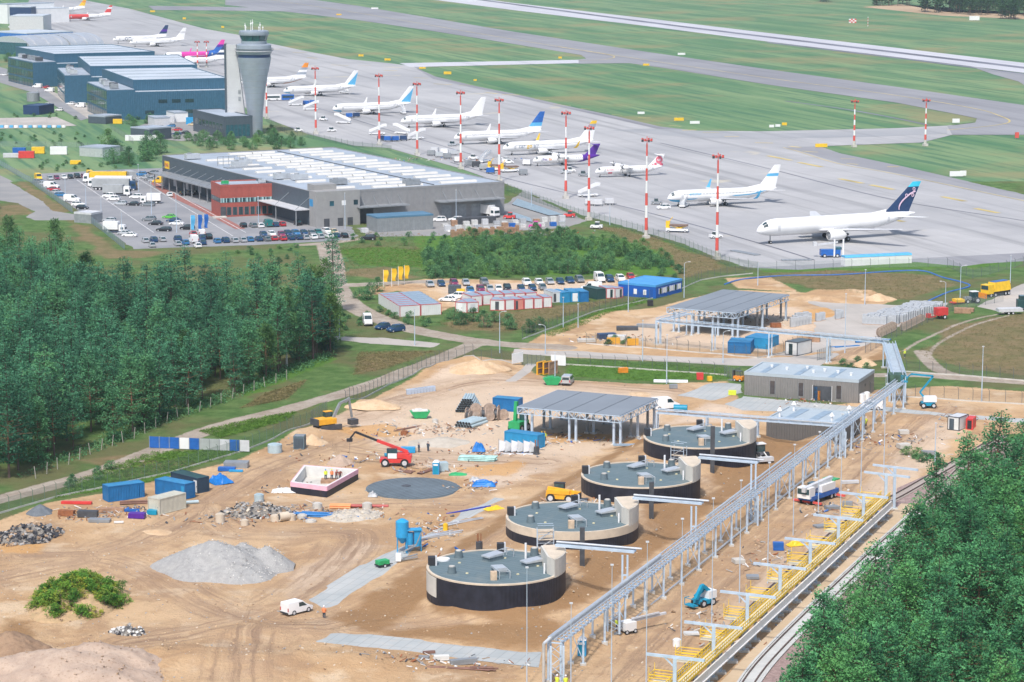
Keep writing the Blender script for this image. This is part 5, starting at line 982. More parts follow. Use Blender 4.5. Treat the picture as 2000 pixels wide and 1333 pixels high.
fence([(-10,318),(60,358),(142,418)],'grey bar fence left of the car park, upper part',mesh=wire('bar_mesh',(.26,.36,.42),.5),plinth=False,sp=5,h=2.2,barb=False);fence([(155,421),(200,453),(244,489)],'grey bar fence left of the car park, lower part',mesh=MATS['bar_mesh'],plinth=False,sp=4,h=2.2,barb=False)
fence([(985,372),(1130,424),(1235,452),(1330,482),(1425,522),(1480,530)],'grey wire fence along the apron edge',mesh=MESHG,pm=GPOST,plinth=False,sp=4,h=2.6);fence([(1480,530),(1700,524),(1850,522),(1900,545),(2060,505)],'thin wire fence in front of the white container row',mesh=MESHL,plinth=False,sp=5,h=2.4)
fence([(215,251),(262,283)],'wire fence at the left of the tower car park',mesh=MESHL,plinth=False,sp=5);fence([(520,238),(560,262),(690,288),(765,296)],'grey fence along the grass right of the control tower',mesh=MESHG,plinth=False,sp=6)
fence([(0,287),(150,289),(260,300)],'pale wire fence across the far left meadow',mesh=MESHL,plinth=False,sp=7);fence([(1690,690),(1780,645),(1870,605),(1960,590)],'pale wire fence beside the cable drums',mesh=MESHL,plinth=False,sp=4)
# wood boundary posts
q=[(x,y) for x,y in zip(np.linspace(70,560,24),np.interp(np.linspace(70,560,24),[70,125,190,260,350,400,460,560],[935,912,882,858,815,802,776,742]))]
for i,(x,y) in enumerate(q):
    b=MB();b.beam((0,0,0),(random.uniform(-.3,.3),0,2.1),.13);o=ob('concrete_post',b.mesh('concrete_post',mat('old_concrete',(.33,.31,.27),.9,.2,1)),None,G(x,y));tag(o,'pale concrete post along the wood edge, '+nth(i,24),'post','old posts along the wood edge')
def pole(px,base,top,label,arm=0,group='lamp posts',r=.09,m=None,name='lamp_post',cat='lamp post'):
    g0=G(px,base);h=HZ(g0,top)-g0.z;t=thing(name,label,cat,g0,0,group);b=MB();b.cyl((0,0,0),(0,0,h*.35),r*1.35,r*1.2,8);b.cyl((0,0,h*.35),(0,0,h),r,r*.6,8);ob('shaft',b.mesh('shaft',m or GALV,True),t)
    if arm:b=MB();b.tube([(0,0,h),(arm*.5,0,h+.35),(arm,0,h+.4)],.05,6);b.box(min(arm,arm*1.5),max(arm,arm*1.5),-.14,.14,h+.34,h+.5);ob('lamp_head',b.mesh('lamp_head',LGREY),t)
    else:b=MB();b.box(-.2,.2,-.15,.15,h,h+.18);ob('cap',b.mesh('cap',LGREY),t)
for i,(px,ba,to) in enumerate(((1029,1340,1110),(1115,1338,1180),(1194,1335,1105),(1262,1336,1060),(1330,1277,1015),(1390,1222,975),(1444,1178,940),(1499,1140,905),(1549,1046,870),(1598,1002,845),(1640,1070,810),(1681,967,770),(1726,925,735))):
    pole(px,ba,to,f'tall thin grey pole, {ORD[i]} from the lower left in the row beside the pipe rack',0,'tall poles beside the pipe rack',.055)
for px,ba,to,ar,d in ((663,665,592,1,'beside the wood on the paved lane'),(810,675,605,0,'right of the dark cars on the dirt road'),(976,690,612,1,'on the dry grass below the container pair'),(1065,692,638,-1,'at the site gate'),(1084,735,690,0,'beside the yellow formwork'),(1100,640,582,0,'before the blue site containers'),(1129,640,595,0,'right before the blue site containers'),(1227,610,548,0,'left of the blue site building'),(1336,582,515,1,'right of the blue site building'),(1255,706,627,0,'on the service road bend'),(1302,750,655,0,'on the green strip'),
                        (1480,558,512,0,'above the upper canopy'),(1689,596,528,0,'on the dry slope right of the upper canopy'),(1846,605,553,-1,'beside the paving stone stacks'),(1875,590,522,1,'left of the yellow snow plough'),(1973,553,500,0,'behind the yellow snow plough'),(1917,785,678,0,'in the right field'),(1826,905,828,0,'by the grass tuft near the rails'),(1412,710,650,1,'behind the grey service building'),(1650,690,575,0,'thin one in the concrete yard'),(1038,405,368,0,'at the warehouse right corner'),(891,435,372,0,'before the warehouse doors'),
                        (128,392,350,0,'in the lorry park, left'),(168,402,360,0,'in the lorry park, second'),(198,432,388,0,'beside the gatehouse'),(238,458,415,0,'near the lower left fence'),(296,420,358,0,'in the middle of the car park'),(345,455,380,0,'below the short car row'),(271,375,322,0,'right of the lorry park'),(505,440,385,0,'before the red block'),(674,448,378,0,'at the warehouse corner windows'),(1191,440,400,0,'on the apron edge by the yellow plate'),(1475,1192,1170,0,'stub beside the gantry')):
    pole(px,ba,to,'grey lamp post '+d,ar)
def person(px,py,rz,label,vest,legs,helmet,pose='stand',dz=0.0,zf=None):
    g0=G(px,py) if zf is None else U(px,py,zf);t=thing('person',label,'person',(g0.x,g0.y,g0.z+dz),rz,'site workers');V=[];E=[];RD=[]
    def v(p,r,par=None):
        V.append(p);RD.append(r)
        if par is not None:E.append((par,len(V)-1))
        return len(V)-1
    bend={'stand':0,'bend':.45,'walk':.05}[pose];st=.22 if pose=='walk' else .06
    tx=lambda z:bend*max(0,z-.95)
    pel=v((0,0,.95),.15);sp=v((tx(1.2),0,1.2),.14,pel);ch=v((tx(1.4)+.0,0,1.38-bend*.06),.16,sp);nk=v((tx(1.55),0,1.52-bend*.1),.06,ch);hd=v((tx(1.65)+.02,0,1.66-bend*.12),.10,nk);v((tx(1.75)+.01,0,1.76-bend*.13),.08,hd)
    for s_ in (-1,1):
        hp=v((0,s_*.10,.88),.11,pel);kn=v((.04+s_*st*.6,s_*.12,.48),.07,hp);an=v((-.02+s_*st,s_*.12,.09),.05,kn);v((.14+s_*st,s_*.13,.04),.045,an)
        sh=v((tx(1.42),s_*.20,1.42-bend*.07),.07,ch);el=v((tx(1.2)+.06+(.2 if pose=='bend' else 0),s_*.27,1.14),.05,sh);wr=v((tx(1.0)+.2+(.2 if pose=='bend' else 0),s_*.24,.95),.035,el);pa=v((tx(1.0)+.26+(.2 if pose=='bend' else 0),s_*.24,.90),.035,wr)
        px_,_,pz=V[pa]
        for f,(dy,dl) in enumerate(((-.035,.075),(-.012,.085),(.012,.08),(.035,.065))):a=v((px_+.03,s_*(.24+dy),pz-.03),.010,pa);v((px_+.035,s_*(.24+dy),pz-.03-dl),.008,a)
        a=v((px_+.02,s_*.19,pz),.012,wr);v((px_+.05,s_*.175,pz-.04),.009,a)
    me=bpy.data.meshes.new('body');me.from_pydata(V,E,[]);me.materials.append(mat('skin',(.50,.30,.22),.6,.1,3));bo=ob('body',me,t)
    sk=bo.modifiers.new('skin','SKIN');sk.use_smooth_shade=True
    for i,r_ in enumerate(RD):me.skin_vertices[0].data[i].radius=(r_,r_)
    me.skin_vertices[0].data[0].use_root=True;ss=bo.modifiers.new('sub','SUBSURF');ss.levels=1;ss.render_levels=1
    def ring(c,rx,ry):return [(c[0]+rx*math.cos(k*math.pi/5),c[1]+ry*math.sin(k*math.pi/5),c[2]) for k in range(10)]
    b=MB();b.rings([ring((0,0,.86),.19,.22),ring((tx(1.1),0,1.1),.17,.21),ring((tx(1.35),0,1.34-bend*.05),.19,.26),ring((tx(1.48),0,1.47-bend*.08),.12,.17)]);ob('vest',b.mesh('vest',vest,True),t)
    for s_ in (-1,1):
        b=MB();b.cyl((tx(1.4),s_*.22,1.41-bend*.07),V[17 if False else 0],.01) if False else None
        b.rings([ring((0,s_*.1,.93),.13,.115),ring((.04+s_*st*.6,s_*.12,.48),.09,.09),ring((-.02+s_*st,s_*.12,.1),.075,.075)]);ob('trouser_leg',b.mesh('trouser_leg',legs,True),t)
        b=MB();q0=Vector((tx(1.42),s_*.21,1.43-bend*.07));q1=Vector((tx(1.2)+.06+(.2 if pose=='bend' else 0),s_*.27,1.14));q2=Vector((tx(1.0)+.19+(.2 if pose=='bend' else 0),s_*.24,.96));b.cyl(q0,q1,.085,.065,8);b.cyl(q1,q2,.065,.05,8);ob('sleeve',b.mesh('sleeve',vest,True),t)
    hz_=1.70-bend*.12;b=MB();c=(tx(1.7)+.01,0,hz_);b.rings([ring(c,.15,.135),ring((c[0],0,hz_+.03),.125,.125),ring((c[0],0,hz_+.11),.10,.10),ring((c[0],0,hz_+.15),.03,.03)]);ob('helmet',b.mesh('helmet',helmet,True),t)
    b=MB();b.box(c[0]+.10,c[0]+.125,-.045,.045,hz_-.06,hz_-.035);ob('eyes',b.mesh('eyes',DARK),t);return t
HIV=mat('hi_vis_yellow',(.62,.72,.06),.6,.05,2);HIO=mat('hi_vis_orange',(.80,.25,.10),.6,.05,2);WORK=mat('dark_workwear',(.05,.07,.10),.8,.2,2);BRN=mat('brown_workwear',(.25,.09,.07),.8,.2,2)
person(633,1208,R(80),'person in orange jacket standing on the sand beside the white van',HIO,WORK,WHITE);person(1096,1330,R(20),'person in pink-orange vest carrying a brown bag below the rack end',HIO,BRN,REDW,'walk');person(1088,1345,R(60),'person in yellow vest at the bottom edge, left one',HIV,WORK,WHITE);person(1105,1346,R(100),'person in yellow vest at the bottom edge, right one',HIV,WORK,WHITE,'walk')
person(1204,1232,R(10),'person in yellow vest in the lift basket under the pipe rack',HIV,NAVY,WHITE);person(1058,862,R(-90),'person in yellow vest, left of a pair at the near canopy',HIV,WORK,YELLOW);person(1064,862,R(-60),'person in yellow vest, right of a pair at the near canopy',HIV,WORK,YELLOW)
person(1688,838,R(60),'person in yellow vest beside the lower building, front one',HIV,WORK,YELLOW,'bend');person(1691,833,R(60),'person in yellow vest beside the lower building, rear one',HIV,WORK,WHITE);person(1117,978,R(40),'person in yellow vest crouching behind the second tank',HIV,WORK,WHITE,'bend')
for k,(px,m,hm) in enumerate(((636,HIV,CYAN),(648,HIO,HIV),(657,BRN,RED),(664,BRN,WHITE))):person(px,937,R(-70),('yellow','orange','dark red','brown')[k]+' clad worker standing on the platform in the square basin',m,WORK,hm,'bend' if k>1 else 'stand',0,.55)
person(1766,748,R(200),'person in yellow vest high in the basket of the raised blue boom lift',HIV,WORK,YELLOW,dz=5.2);person(818,884,R(0),'small dark figure left of a pair on the grey gravel',WORK,WORK,STEEL);person(836,882,R(60),'small dark figure right of a pair on the grey gravel',WORK,WORK,DARK)

# ---------------------------------------------------------------- tanks
TROOF=NT('tank_membrane');_p=TROOF.pos();_b=TROOF.n('TexBrick');TROOF.put(_b.inputs['Vector'],TROOF.map(_p,(1,1,1),.6));_b.inputs['Scale'].default_value=1;_b.inputs['Brick Width'].default_value=8;_b.inputs['Row Height'].default_value=1.0;_b.inputs['Mortar Size'].default_value=.05
_b.inputs['Color1'].default_value=(.115,.165,.185,1);_b.inputs['Color2'].default_value=(.135,.185,.205,1);_b.inputs['Mortar'].default_value=(.08,.12,.135,1);TROOF=TROOF.base(TROOF.mix(_b.outputs[0],(.20,.22,.21),TROOF.rng(TROOF.noise(_p,.35,6,.65),.52,.72,0,.6)),.75)
BITUMEN=ribbed('black_foil',(.018,.020,.032),1.6,.5,0,.3,.35,.04,grime=((.16,.12,.08),.5,.58,.5));CHAM=ribbed('pale_concrete',(.56,.54,.49),1.0,.9,0,.06,.3,.04,grime=((.40,.36,.30),.8,.55,.4));RIM=mat('rim_concrete',(.56,.48,.38),.9,.1,.5)
FELT=mat('grey_membrane_upstand',(.12,.16,.18),.7,.15,1)
def tank(label,x0,x1,yc,zr,hw,band,ring=False,stair=None):
    c=U((x0+x1)/2,yc,zr);rr=(U(x1,yc,zr)-U(x0,yc,zr)).length/2;t=thing('concrete_tank',label,'tank',(c.x,c.y,zr-hw-1.2),R(4),'round concrete tanks');z=hw+1.2
    b=MB();b.lathe([(rr,0),(rr,z-band)],64,cap=False);ob('wall',b.mesh('wall',BITUMEN,True),t);b=MB();b.lathe([(rr-.02,z-band),(rr+.02,z-band+.002),(rr+.02,z+.12),(rr-.35,z+.12),(rr-.35,z-.05)],64,cap=False);ob('rim',b.mesh('rim',RIM,True),t)
    b=MB();b.lathe([(.01,z+.05),(rr-.34,z+.0)],64,cap=False);rf=ob('roof',b.mesh('roof',TROOF,True),t)
    P_=lambda u,v,h=0:(u*rr,v*rr,z+h)
    for u,v,r_,h in ((-.51,.58,.55,1.0),(-.65,-.30,.55,.95),(.60,.62,.55,1.1)):b=MB();b.cyl(P_(u,v),P_(u,v,h),r_*1.15,r_,14);b.cyl(P_(u,v,h),P_(u,v,h+.12),r_*.75,r_*.75,12,1);ob('vent',b.mesh('vent',[FELT,CONC],True),rf)
    for u,v in ((-.92,.18),(.12,.90)):b=MB();q=P_(u,v);b.box(q[0]-.5,q[0]+.5,q[1]-.5,q[1]+.5,z-.1,z+1.25);ob('duct',b.mesh('duct',BLACK),rf);b=MB();b.box(q[0]+.52,q[0]+.75,q[1]-.45,q[1]+.45,z,z+1.3);ob('duct_panel',b.mesh('duct_panel',LGREY),rf)
    for u,v,a in ((-.02,.42,R(40)),(.02,-.32,R(-80)),(.52,.05,R(30))): # aluminium access hatches with opened frames
        q=Vector(P_(u,v));h=ob('hatch',MB().hexa([(-1.5,-.85,.6),(1.4,-.85,.6),(1.4,.85,.6),(-1.5,.85,.6)],[(-1.5,-.85,.8),(1.4,-.85,1.0),(1.4,.85,1.0),(-1.5,.85,.8)]).mesh('hatch',ALU),rf,q,a)
        ob('curb',MB().box(-1.3,1.3,-.75,.75,0,.6).mesh('curb',FELT),h);b=MB()
        for s_ in (-.75,.75):b.beam((1.4,s_,.95),(3.4,s_,1.05),.09);b.beam((3.4,s_,0),(3.4,s_,1.05),.09)
        b.beam((2.4,-.75,1.0),(2.4,.75,1.0),.07);b.beam((3.4,-.75,1.05),(3.4,.75,1.05),.07);ob('frame',b.mesh('frame',ALU),h)
    for u,v,h,r_ in ((.46,.45,2.3,.16),(.66,-.42,1.5,.12)):b=MB();b.cyl(P_(u,v),P_(u,v,h),r_,r_,8);ob('white_pipe',b.mesh('white_pipe',WHITE),rf)
    b=MB();q=P_(-.08,-.70);b.box(q[0]-.45,q[0]+.45,q[1]-.4,q[1]+.4,z,z+1.2);ob('brick_pier',b.mesh('brick_pier',mat('cream_blocks',(.55,.42,.30),.9,.15,1.5)),rf)
    a0,a1=R(-38),R(14);n=8;out=[((rr+.03)*math.cos(a0+(a1-a0)*i/n),(rr+.03)*math.sin(a0+(a1-a0)*i/n)) for i in range(n+1)];inn=[(rr*.66,rr*.2),(rr*.70,-rr*.42)];b=MB();b.prism(out+inn,z-.12,z+2.5);cb=ob('chamber',b.mesh('chamber',CHAM),t)
    b=MB();b.prism([(x*.985,y*.985) for x,y in out]+[(inn[0][0]+.3,inn[0][1]),(inn[1][0]+.3,inn[1][1])],z+2.5,z+2.56);ob('chamber_top',b.mesh('chamber_top',RIM),cb)
    if ring:b=MB();q=P_(-.74,.45);b.lathe([(.5,0),(.95,0),(.95,.25),(.5,.25)],16);ob('white_ring',b.mesh('white_ring',WHITE),rf,q)
    for k in range(5):b=MB();a=k*1.3;q=P_(.6*math.cos(a),.5*math.sin(a));b.cyl(q,(q[0],q[1],q[2]+.14),.22,.2,8);ob('drain',b.mesh('drain',mat('pale_yellow',(.6,.55,.35),.7,.1,1)),rf)
    if stair: # tubular scaffold stair leaning on the wall
        s0=thing('scaffold_stair',stair[1],'scaffold',G(*stair[0])-Vector((0,0,.1)),R(stair[2]));b=MB();hh=hw+1.4
        for x in (0,2.4):
            for y in (0,1.2):b=MB();b.cyl((x,y,0),(x,y,hh),.06,.06,6);ob('upright',b.mesh('upright',GALV),s0)
        for k in range(3):zz=hh*(k+1)/3-.3;b=MB();b.box(0,2.4,0,1.2,zz,zz+.08);ob('deck',b.mesh('deck',RIM),s0);b=MB();b.beam((0,0,zz+.9),(2.4,0,zz+.9),.06);b.beam((0,1.2,zz+.9),(2.4,1.2,zz+.9),.06);ob('rail',b.mesh('rail',GALV),s0);b=MB();b.beam((.2,.3,zz-hh/3),(2.2,.3,zz),.5,.08);ob('flight',b.mesh('flight',ALU),s0)
tank('round dark tank nearest the camera with pale concrete block',833,1105,1108,4.9,2.9,.10,True);tank('second round tank with pale concrete band round its dark wall',988,1247,1010,4.9,2.6,1.15,False,((1050,1085),'scaffold stair between the first and second tanks',4));tank('third round tank beside the yellow telehandler',1135,1368,928,4.9,2.6,.10);tank('fourth and farthest round tank below the near canopy',1257,1477,854,4.9,2.6,.10,False,((1310,915),'scaffold stair between the third and fourth tanks',-30))
T1=bpy.data.objects['concrete_tank'];rr=(U(1105,1108,4.9)-U(833,1108,4.9)).length/2;b=MB();aa=[R(183+3.2*i) for i in range(9)];b.rings([[((rr+d)*math.cos(a),(rr+d)*math.sin(a),z-.8) for d,z in ((.0,1.9),(.06,1.9),(.06,4.7),(.0,4.7))] for a in aa]);tag(ob('bare_wall_strip',b.mesh('bare_wall_strip',CHAM),T1),'pale wall strip not yet covered with black foil')
for px,ba,to,d in ((1048,888,873,''),(936,1078,1058,'')):
    g0=G(px,ba);t=thing('concrete_pillar','dark pillar standing behind the '+('third tank' if px==1048 else 'nearest tank'),'pillar',g0);b=MB();b.cyl((0,0,-1),(0,0,HZ(g0,to)-g0.z),.5,.5,12);ob('column',b.mesh('column',DARK),t);b=MB()
    for k in range(5):b.cyl((.3*math.cos(k),.3*math.sin(k),1),(.3*math.cos(k),.3*math.sin(k),HZ(g0,to)-g0.z+1.2),.04,.04,5)
    ob('rebar',b.mesh('rebar',mat('rust',(.28,.11,.05),.9,.25,1.5)),t)
# foundation disc and square basin
c=U(807,953,.2);rr=89.5/S(953);t=thing('foundation_disc','flat dark round foundation disc left of the tanks','foundation',(c.x,c.y,-.1));b=MB();b.lathe([(rr+.25,0),(rr+.25,.22),(rr,.22),(rr,.34),(.01,.36)],64);ob('slab',b.mesh('slab',mat('grey_membrane',(.13,.165,.19),.8,.12,.35)),t);b=MB();b.cyl((-1.2,1.2,.34),(-1.2,1.2,.42),.8,.8,12);ob('manhole',b.mesh('manhole',DARK),t)
for k in range(-8,9):
    x=k*rr/9;y=math.sqrt(rr*rr-x*x)-.2;b=MB();b.box(-y,y,x-.03,x+.03,.34,.375);ob('seam',b.mesh('seam',DARK),t,(0,0,0),.75)
Q=[U(568,942,1.9),U(638,951,1.9),U(699,917,1.9),U(594,909,1.9)];cc=sum(Q,Vector())/4;t=thing('square_basin','open white square basin with pink insulation and black foil','basin',(cc.x,cc.y,-.2));I=[q+(cc-q).normalized()*.75 for q in Q]
PINKI=mat('pink_insulation',(.72,.42,.52),.8,.08,1);INW=mat('white_formwork',(.66,.65,.62),.8,.08,.8)
for k in range(4):
    a,c_,d,e=[v-cc for v in (Q[k],Q[(k+1)%4],I[(k+1)%4],I[k])];b=MB();f=lambda v,z:(v.x,v.y,z);b.hexa([f(a,0),f(c_,0),f(d,0),f(e,0)],[f(a,2.1),f(c_,2.1),f(d,2.1),f(e,2.1)],0);w=ob('wall',b.mesh('wall',INW),t);o_=(a+c_).normalized()*.06
    b=MB();b.hexa([f(a+o_,0),f(c_+o_,0),f(c_,0),f(a,0)],[f(a+o_,1.35),f(c_+o_,1.35),f(c_,1.35),f(a,1.35)]);ob('foil',b.mesh('foil',BITUMEN),w);b=MB();b.hexa([f(a+o_*1.6,1.36),f(c_+o_*1.6,1.36),f(c_,1.36),f(a,1.36)],[f(a+o_*1.6,2.14),f(c_+o_*1.6,2.14),f(c_,2.14),f(a,2.14)]);ob('insulation',b.mesh('insulation',PINKI),w)
b=MB();b.prism([(v-cc)[:2] for v in I],0.1,.25);ob('floor',b.mesh('floor',CONC),t);b=MB();q=U(650,937,.5)-cc;b.box(q.x-2,q.x+2,q.y-1.2,q.y+1.2,.25,.74);ob('platform',b.mesh('platform',PAL),t)
# ---------------------------------------------------------------- steel canopies
ROOFC=mat('canopy_roof',(.21,.235,.265),.6,.06,.1)
def lattice(b,a,c,h,n,w=.14):
    a,c=Vector(a),Vector(c);u=Vector((0,0,h));b.beam(a,c,w);b.beam(a+u,c+u,w);d=(c-a)/n
    for i in range(n):b.beam(a+d*i,a+d*i+u,w*.7);b.beam(a+d*i+(u if i%2 else u*0),a+d*(i+1)+(u*0 if i%2 else u),w*.7)
def canopy(label,px4,h,ncol,tr):
    fl,fr,br,bl=[U(x,y,h) for x,y in px4];e=fr-fl;L=e.length;e.normalize();n_=Vector((-e.y,e.x,0));D=((br-fr).dot(n_)+(bl-fl).dot(n_))/2;t=thing('steel_canopy',label,'canopy',(fl.x,fl.y,0),math.atan2(e.y,e.x))
    for k in range(4):b=MB();b.box(L*k/4+.08,L*(k+1)/4-.08,0,D,h-.22,h);ob('roof_panel',b.mesh('roof_panel',ROOFC),t)
    b=MB();b.box(.0,L,.02,D-.02,h-.3,h-.225);ob('deck',b.mesh('deck',DARK),t)
    for nm,a,c,n in (('truss',(0,-.08,h-1.35),(L,-.08,h-1.35),tr),('truss',(0,D+.08,h-1.35),(L,D+.08,h-1.35),tr),('truss',(-.08,0,h-1.35),(-.08,D,h-1.35),tr-3),('truss',(L+.08,0,h-1.35),(L+.08,D,h-1.35),tr-3),('truss',(L*.5,0,h-1.5),(L*.5,D,h-1.5),tr-3)):b=MB();lattice(b,a,c,1.2,n);ob(nm,b.mesh(nm,GALV),t)
    for i in range(ncol):
        for j in range(3):
            for o_ in (0,1.3):
                x,y=L*(.06+.86*i/(ncol-1))+o_,D*(.05+.9*j/2);b=MB();b.box(x-.2,x+.2,y-.2,y+.2,0,h-1.3);cl=ob('column',b.mesh('column',GALV if j==0 or o_ else STEEL),t);b=MB();b.box(x-.45,x+.45,y-.45,y+.45,-.1,.45);ob('footing',b.mesh('footing',CONC),cl)
    return t
canopy('near steel canopy with grey roof on lattice girders behind the tanks',[(1011,794),(1212,812),(1272,776),(1075,761)],6.0,3,18);canopy('upper steel canopy with grey roof beside the paving stone stacks',[(1303,600),(1437,611),(1555,577),(1425,566)],6.2,4,16)
# ---------------------------------------------------------------- pipe racks
def rack(label,pts,h,w=1.6,step=9.0,rung=1.5,cols=True,skip=(),pipes=1,deep=.32,braces=True):
    q=[U(*p,h) for p in pts];o=Vector((q[0].x,q[0].y,0));t=thing('pipe_rack',label,'pipe rack',o)
    for a,c in zip(q,q[1:]):
        a,c=a-o,c-o;L=(c-a).length;d=(c-a)/L;n=Vector((-d.y,d.x,0))*w/2
        for s_ in (-1,1):
            b=MB();b.beam(a+n*s_,c+n*s_,.16,deep*.8);ob('main_beam',b.mesh('main_beam',GALV),t);b=MB();b.beam(a+n*s_+Vector((0,0,deep+.35)),c+n*s_+Vector((0,0,deep+.35)),.10,.12);ob('tray_rail',b.mesh('tray_rail',GALV),t)
        k=0
        while k*rung<L:p=a+d*k*rung;b=MB();b.beam(p+n*1.25,p-n*1.25,.16,.16);b.beam(p+n,p+n+Vector((0,0,deep+.35)),.09);b.beam(p-n,p-n+Vector((0,0,deep+.35)),.09);ob('cross_rung',b.mesh('cross_rung',GALV),t);k+=1
        for j in range(pipes):b=MB();oo=n*(.55-1.1*j/max(1,pipes))+Vector((0,0,.42));b.cyl(a+oo,a+oo+d*L*(1 if j==0 else .7),.11,.11,8);ob('pipe',b.mesh('pipe',ALU,True),t)
        if cols:
            m=max(1,round(L/step))
            for i in range(m+1):
                p=a+d*L*i/m;wp=p+o
                for s_ in (-1,1):v=p+n*s_;z0=GH((v+o).x,(v+o).y);b=MB();b.box(v.x-.14,v.x+.14,v.y-.14,v.y+.14,z0-.2,h-deep/2);cl=ob('column',b.mesh('column',GALV),t);b=MB();b.box(v.x-.4,v.x+.4,v.y-.4,v.y+.4,z0-.3,z0+.25);ob('footing',b.mesh('footing',CONC),cl)
                if braces and i%2:b=MB();v0,v1=p+n,p-n;zz=GH(wp.x,wp.y);b.beam((v0.x,v0.y,zz+.6),(v1.x,v1.y,h-.8),.09);b.beam((v1.x,v1.y,zz+.6),(v0.x,v0.y,h-.8),.09);ob('brace',b.mesh('brace',GALV),t)
    return t,o
rk,ro=rack('long grey steel pipe rack running diagonally past the tanks',[(1083,1256),(1757,748)],5.2,1.7,8.5,1.3,pipes=2)
b=MB();a=U(1062,1262,5.0)-ro;b.tube([(a.x,a.y,0),(a.x,a.y,5.3),tuple(U(1075,1246,5.9)-ro),tuple(U(1290,1085,5.9)-ro)],.2,8);ob('down_pipe',b.mesh('down_pipe',ALU,True),rk)
b=MB();a,c=U(1380,1010,6.0)-ro,U(1545,885,6.0)-ro;b.tube([tuple(a),tuple(c)],.18,8);ob('pipe',b.mesh('pipe',ALU,True),rk)
for px,py in ((1088,1256),(1198,1172),(1470,965),(1642,840)): # braced towers in the rack
    p=U(px,py,5.2)-ro;b=MB();pts=[(p.x+i*1.6-.8,p.y+j*1.6-.8) for i in (0,1) for j in (0,1)];gz=GH(p.x+ro.x,p.y+ro.y)-.2
    for x,y in pts:b.box(x-.13,x+.13,y-.13,y+.13,gz,5.0)
    for u,v in ((0,1),(1,3),(3,2),(2,0)):
        for k in range(4):z0=gz+(5.0-gz)*k/4;z1=gz+(5.0-gz)*(k+1)/4;b.beam((*pts[u],z0 if k%2 else z1),(*pts[v],z1 if k%2 else z0),.08)
    ob('braced_tower',b.mesh('braced_tower',GALV),rk)
rack('upper grey pipe rack crossing behind the service building',[(1286,628),(1735,670)],5.6,1.5,13,2.2,pipes=1,braces=False);rack('short rack arm running back under the upper canopy',[(1286,628),(1346,612)],5.4,1.3,12,2.2,pipes=0,braces=False);rack('short rack link from the upper rack down to the transfer box',[(1737,672),(1757,736)],5.5,2.4,20,.8,pipes=1,braces=False)
rack('beam rack from the near canopy across to the long pipe rack',[(1284,806),(1480,821),(1648,833)],4.6,1.0,11,2.0,pipes=1,braces=False)
t=thing('transfer_box','dark box with green foil where the two racks meet','box',U(1752,742,4.6));b=MB();b.box(-1.6,1.6,-1.6,1.6,-.8,1.2);ob('casing',b.mesh('casing',mat('dark_green_foil',(.05,.10,.07),.6,.4,1)),t);b=MB()
for x in (-1.4,1.4):b.box(x-.2,x+.2,-.2,.2,-4.5,-.8)
ob('legs',b.mesh('legs',GALV),t)
def branch(label,a,c,col,pil):
    g0=G(col[0],col[1]);h=HZ(g0,col[2]);A,C=U(*a,h),U(*c,h);t=thing('branch_beam',label,'beam',(g0.x,g0.y,g0.z));o=g0;b=MB();d=(C-A);n=Vector((-d.y,d.x,0)).normalized()*.4
    for s_ in (-1,1):b=MB();b.beam(A+n*s_-o,C+n*s_-o,.22,.4);ob('girder',b.mesh('girder',GALV),t)
    for k in range(7):p=A+d*k/6-o;b=MB();b.beam(p+n*1.4,p-n*1.4,.14);ob('bracket',b.mesh('bracket',GALV),t)
    b=MB();b.cyl(A-o+Vector((0,0,.42)),C-o+Vector((0,0,.42))+d.normalized(),.16,.16,8);ob('pipe',b.mesh('pipe',ALU,True),t);b=MB()
    for s_ in (-.35,.35):b.box(s_-.13,s_+.13,-.15,.15,-.3,h-g0.z-.2)
    b.box(-.5,.5,-.13,.13,(h-g0.z)*.5,(h-g0.z)*.5+.2);ob('column',b.mesh('column',GALV),t)
    p=G(*pil);b=MB();b.box(p.x-o.x-.36,p.x-o.x+.36,p.y-o.y-.3,p.y-o.y+.3,p.z-o.z-.5,h-o.z-.2);ob('pillar',b.mesh('pillar',DARK),t)
branch('steel branch beam from the nearest tank to the long rack',(1087,1064),(1240,1077),(1220,1168,1082),(1137,1105));branch('steel branch beam right of the second tank',(1238,972),(1372,983),(1354,1073,987),(1272,1013));branch('steel branch beam right of the third tank',(1366,893),(1481,903),(1470,1018,905),(1391,924))
